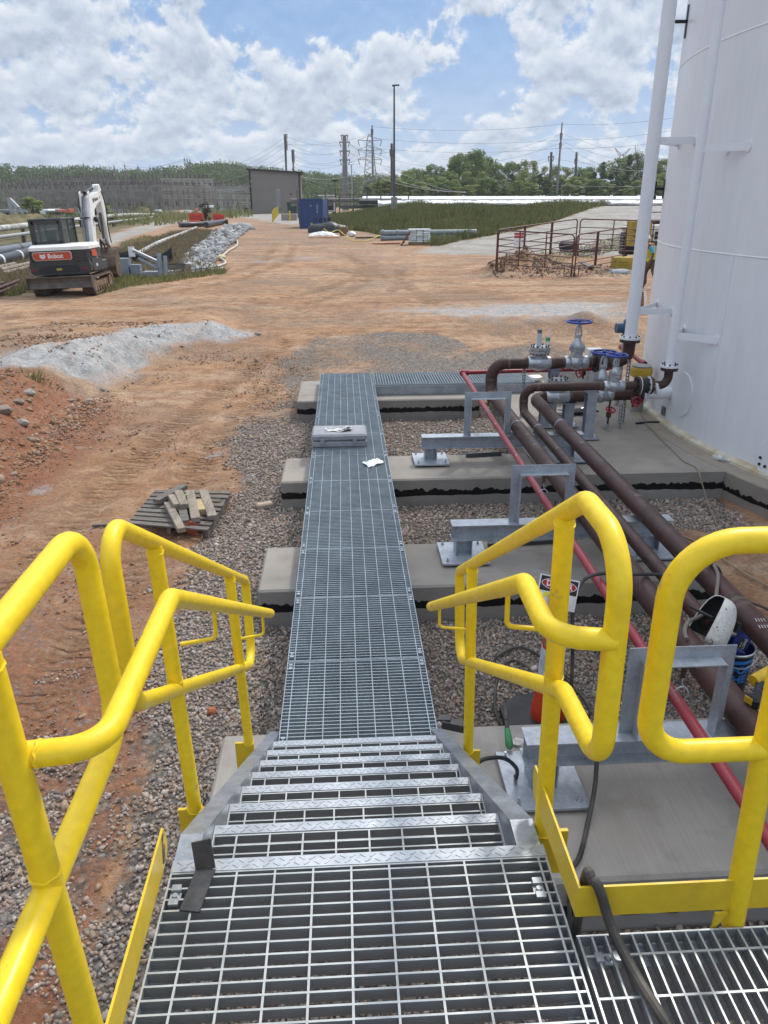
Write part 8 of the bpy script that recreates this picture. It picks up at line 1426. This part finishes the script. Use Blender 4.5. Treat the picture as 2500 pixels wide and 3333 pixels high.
for (f0, w0), (f1, w1) in zip(W_[:-1], W_[1:]):
    n = max(1, int((f1 - f0) * 14))
    for i in range(n):
        a0 = f0 + (f1 - f0) * i / n; a1 = f0 + (f1 - f0) * (i + 1) / n; q0 = w0 + (w1 - w0) * i / n; q1 = w0 + (w1 - w0) * (i + 1) / n; c0 = [(sx * q0, sy * q0, h * a0) for sx, sy in ((-1, -1), (1, -1), (1, 1), (-1, 1))]; c1 = [(sx * q1, sy * q1, h * a1) for sx, sy in ((-1, -1), (1, -1), (1, 1), (-1, 1))]
        for k in range(4): m.bar(c0[k], c1[k], .10, .10); m.bar(c0[k], c1[(k + 1) % 4], .05, .05); m.bar(c0[(k + 1) % 4], c1[k], .05, .05)
TWR = plain('tower_steel', (.36, .33, .28), .5, .3); m.build('legs', TWR, t)
for f in (.62, .76, .90):
    m = MB()
    for s in (-1, 1): m.bar((0, -.6, h * f), (s * 2.6, 0, h * f + .15), .1, .1); m.bar((0, .6, h * f), (s * 2.6, 0, h * f + .15), .1, .1); m.bar((0, 0, h * f + 1.0), (s * 2.6, 0, h * f + .15), .09, .09); m.cyl((s * 2.6, 0, h * f + .1), (s * 2.3, 0, h * f - 1.0), .1, 6)
    m.build('cross_arm', TWR, t)
q = atY(2025, 500, 230); m = MB(); m.bar(q + Vector((-1.2, 0, -20)), q + Vector((-.5, 0, 0)), .2, .2); m.bar(q + Vector((1.2, 0, -20)), q + Vector((.5, 0, 0)), .2, .2)
for k in range(5): m.bar(q + Vector((-.6, 0, -1.0 * k)), q + Vector((.6, 0, -1.0 * k - .8)), .12, .12)
for s in (-1, 1): m.bar(q + Vector((0, 0, -.5)), q + Vector((s * 2.2, 0, 1.4)), .14, .14); m.bar(q + Vector((0, 0, -1.6)), q + Vector((s * 2.2, 0, 1.4)), .12, .12)
solo(m, 'lattice_tower', TWR, 'far lattice tower top peeping over the wood near the riser', 'lattice tower')
WIRE = plain('aluminium_wire', (.42, .43, .44), .35, .7); WIRED = plain('dark_wire', (.11, .12, .13), .5)
WL = [  # (u0, v0, y0, u1, v1, y1, sag, shiny)
 (1211, 412, 172, 1830, 404, 165, .9, 0), (1830, 404, 165, 2300, 368, 120, .6, 0), (1211, 450, 172, 1829, 455, 165, .8, 0), (1829, 455, 165, 2300, 405, 120, .6, 0), (1211, 482, 172, 1828, 482, 165, .8, 0), (1828, 482, 165, 2300, 440, 120, .6, 0), (1825, 437, 165, 1440, 520, 240, 1.2, 0), (1825, 466, 165, 1500, 530, 240, 1.2, 0), (1832, 435, 165, 2200, 520, 230, 1.2, 0), (1832, 462, 165, 2200, 545, 230, 1.2, 0),
 (1140, 470, 190, 1790, 512, 195, 4.0, 0), (1140, 498, 190, 1792, 520, 195, 4.4, 0), (1140, 527, 190, 1800, 540, 195, 5, 1), (1215, 560, 172, 1790, 528, 195, 6.5, 1), (1215, 520, 172, 1780, 535, 195, 7.0, 1), (1250, 585, 150, 1795, 545, 195, 3.5, 1), (1300, 590, 150, 1780, 560, 195, 3.0, 1), (1290, 555, 150, 1786, 550, 195, 4.5, 1),
 (929, 442, 175, 1105, 472, 190, .8, 0), (929, 462, 175, 1105, 500, 190, 1.0, 0), (953, 490, 200, 1105, 495, 190, .8, 0), (953, 505, 200, 1106, 523, 190, 1.2, 0), (953, 518, 200, 1200, 510, 185, 1.6, 1), (953, 530, 200, 1215, 488, 172, 2.2, 1), (960, 568, 200, 1290, 555, 150, 2.2, 1), (930, 560, 175, 1205, 548, 185, 1.8, 1), (1137, 466, 190, 1203, 500, 185, .5, 0), (1137, 494, 190, 1203, 528, 185, .5, 0), (1137, 470, 190, 1275, 492, 150, 1.0, 0), (1205, 455, 185, 1275, 500, 150, .6, 0),
 (929, 445, 175, 600, 560, 188, 2.0, 0), (929, 462, 175, 610, 570, 188, 2.0, 0), (929, 476, 175, 580, 576, 182, 2.4, 0), (926, 505, 178, 560, 585, 182, 2.4, 1), (926, 540, 178, 640, 592, 180, 2.6, 1), (926, 552, 178, 640, 598, 180, 2.4, 1), (822, 586, 146, 650, 590, 180, 1.6, 1), (822, 603, 146, 650, 600, 180, 1.2, 1), (929, 520, 175, 560, 580, 182, 2.0, 0), (600, 518, 188, 250, 560, 200, 1.2, 0), (609, 520, 188, 400, 540, 200, .8, 0), (1203, 438, 185, 930, 470, 175, .8, 0), (1830, 470, 165, 2100, 555, 180, 1.5, 1), (1795, 512, 195, 2110, 520, 180, 1.2, 1), (1877, 520, 195, 2110, 560, 180, 1.0, 1), (1811, 604, 165, 2110, 607, 160, .1, 1), (1795, 604, 165, 1845, 604, 165, .02, 1)]
for u0, v0, y0, u1, v1, y1, sg, sh in WL:
    a, b = atY(u0, v0, y0), atY(u1, v1, y1); m = MB(); m.tube(sag(a, b, sg, 16), .022 if not sh else .032, 5); o = m.build('power_line', WIRE if sh else WIRED, None); o['label'] = 'bright overhead wire catching the light between the poles' if sh else 'thin dark overhead wire strung between the poles'; o['category'] = 'power line'; o['group'] = 'bright overhead wires' if sh else 'dark overhead wires'
# parents of unused prototypes never stay in the scene
for kk in protos.values():
    for o in kk:
        if id(o) not in used:
            for c in list(o.children): bpy.data.objects.remove(c)
            bpy.data.objects.remove(o)
# ------------------------------------------------------------------ summer haze: one box of thin air round everything
hm = bpy.data.materials.new('summer_haze'); hm.use_nodes = True; hN = hm.node_tree.nodes; hN.remove(hN['Principled BSDF']); pv = hN.new('ShaderNodeVolumePrincipled'); pv.inputs['Color'].default_value = (.86, .92, 1, 1); pv.inputs['Density'].default_value = .00028; pv.inputs['Anisotropy'].default_value = .2
hm.node_tree.links.new(pv.outputs[0], hN['Material Output'].inputs['Volume']); hz_ = MB().b2(-1000, 1000, -60, 1900, -30, 80).build('haze', hm); hz_['kind'] = 'stuff'; hz_['label'] = 'thin pale summer haze over the far hills'
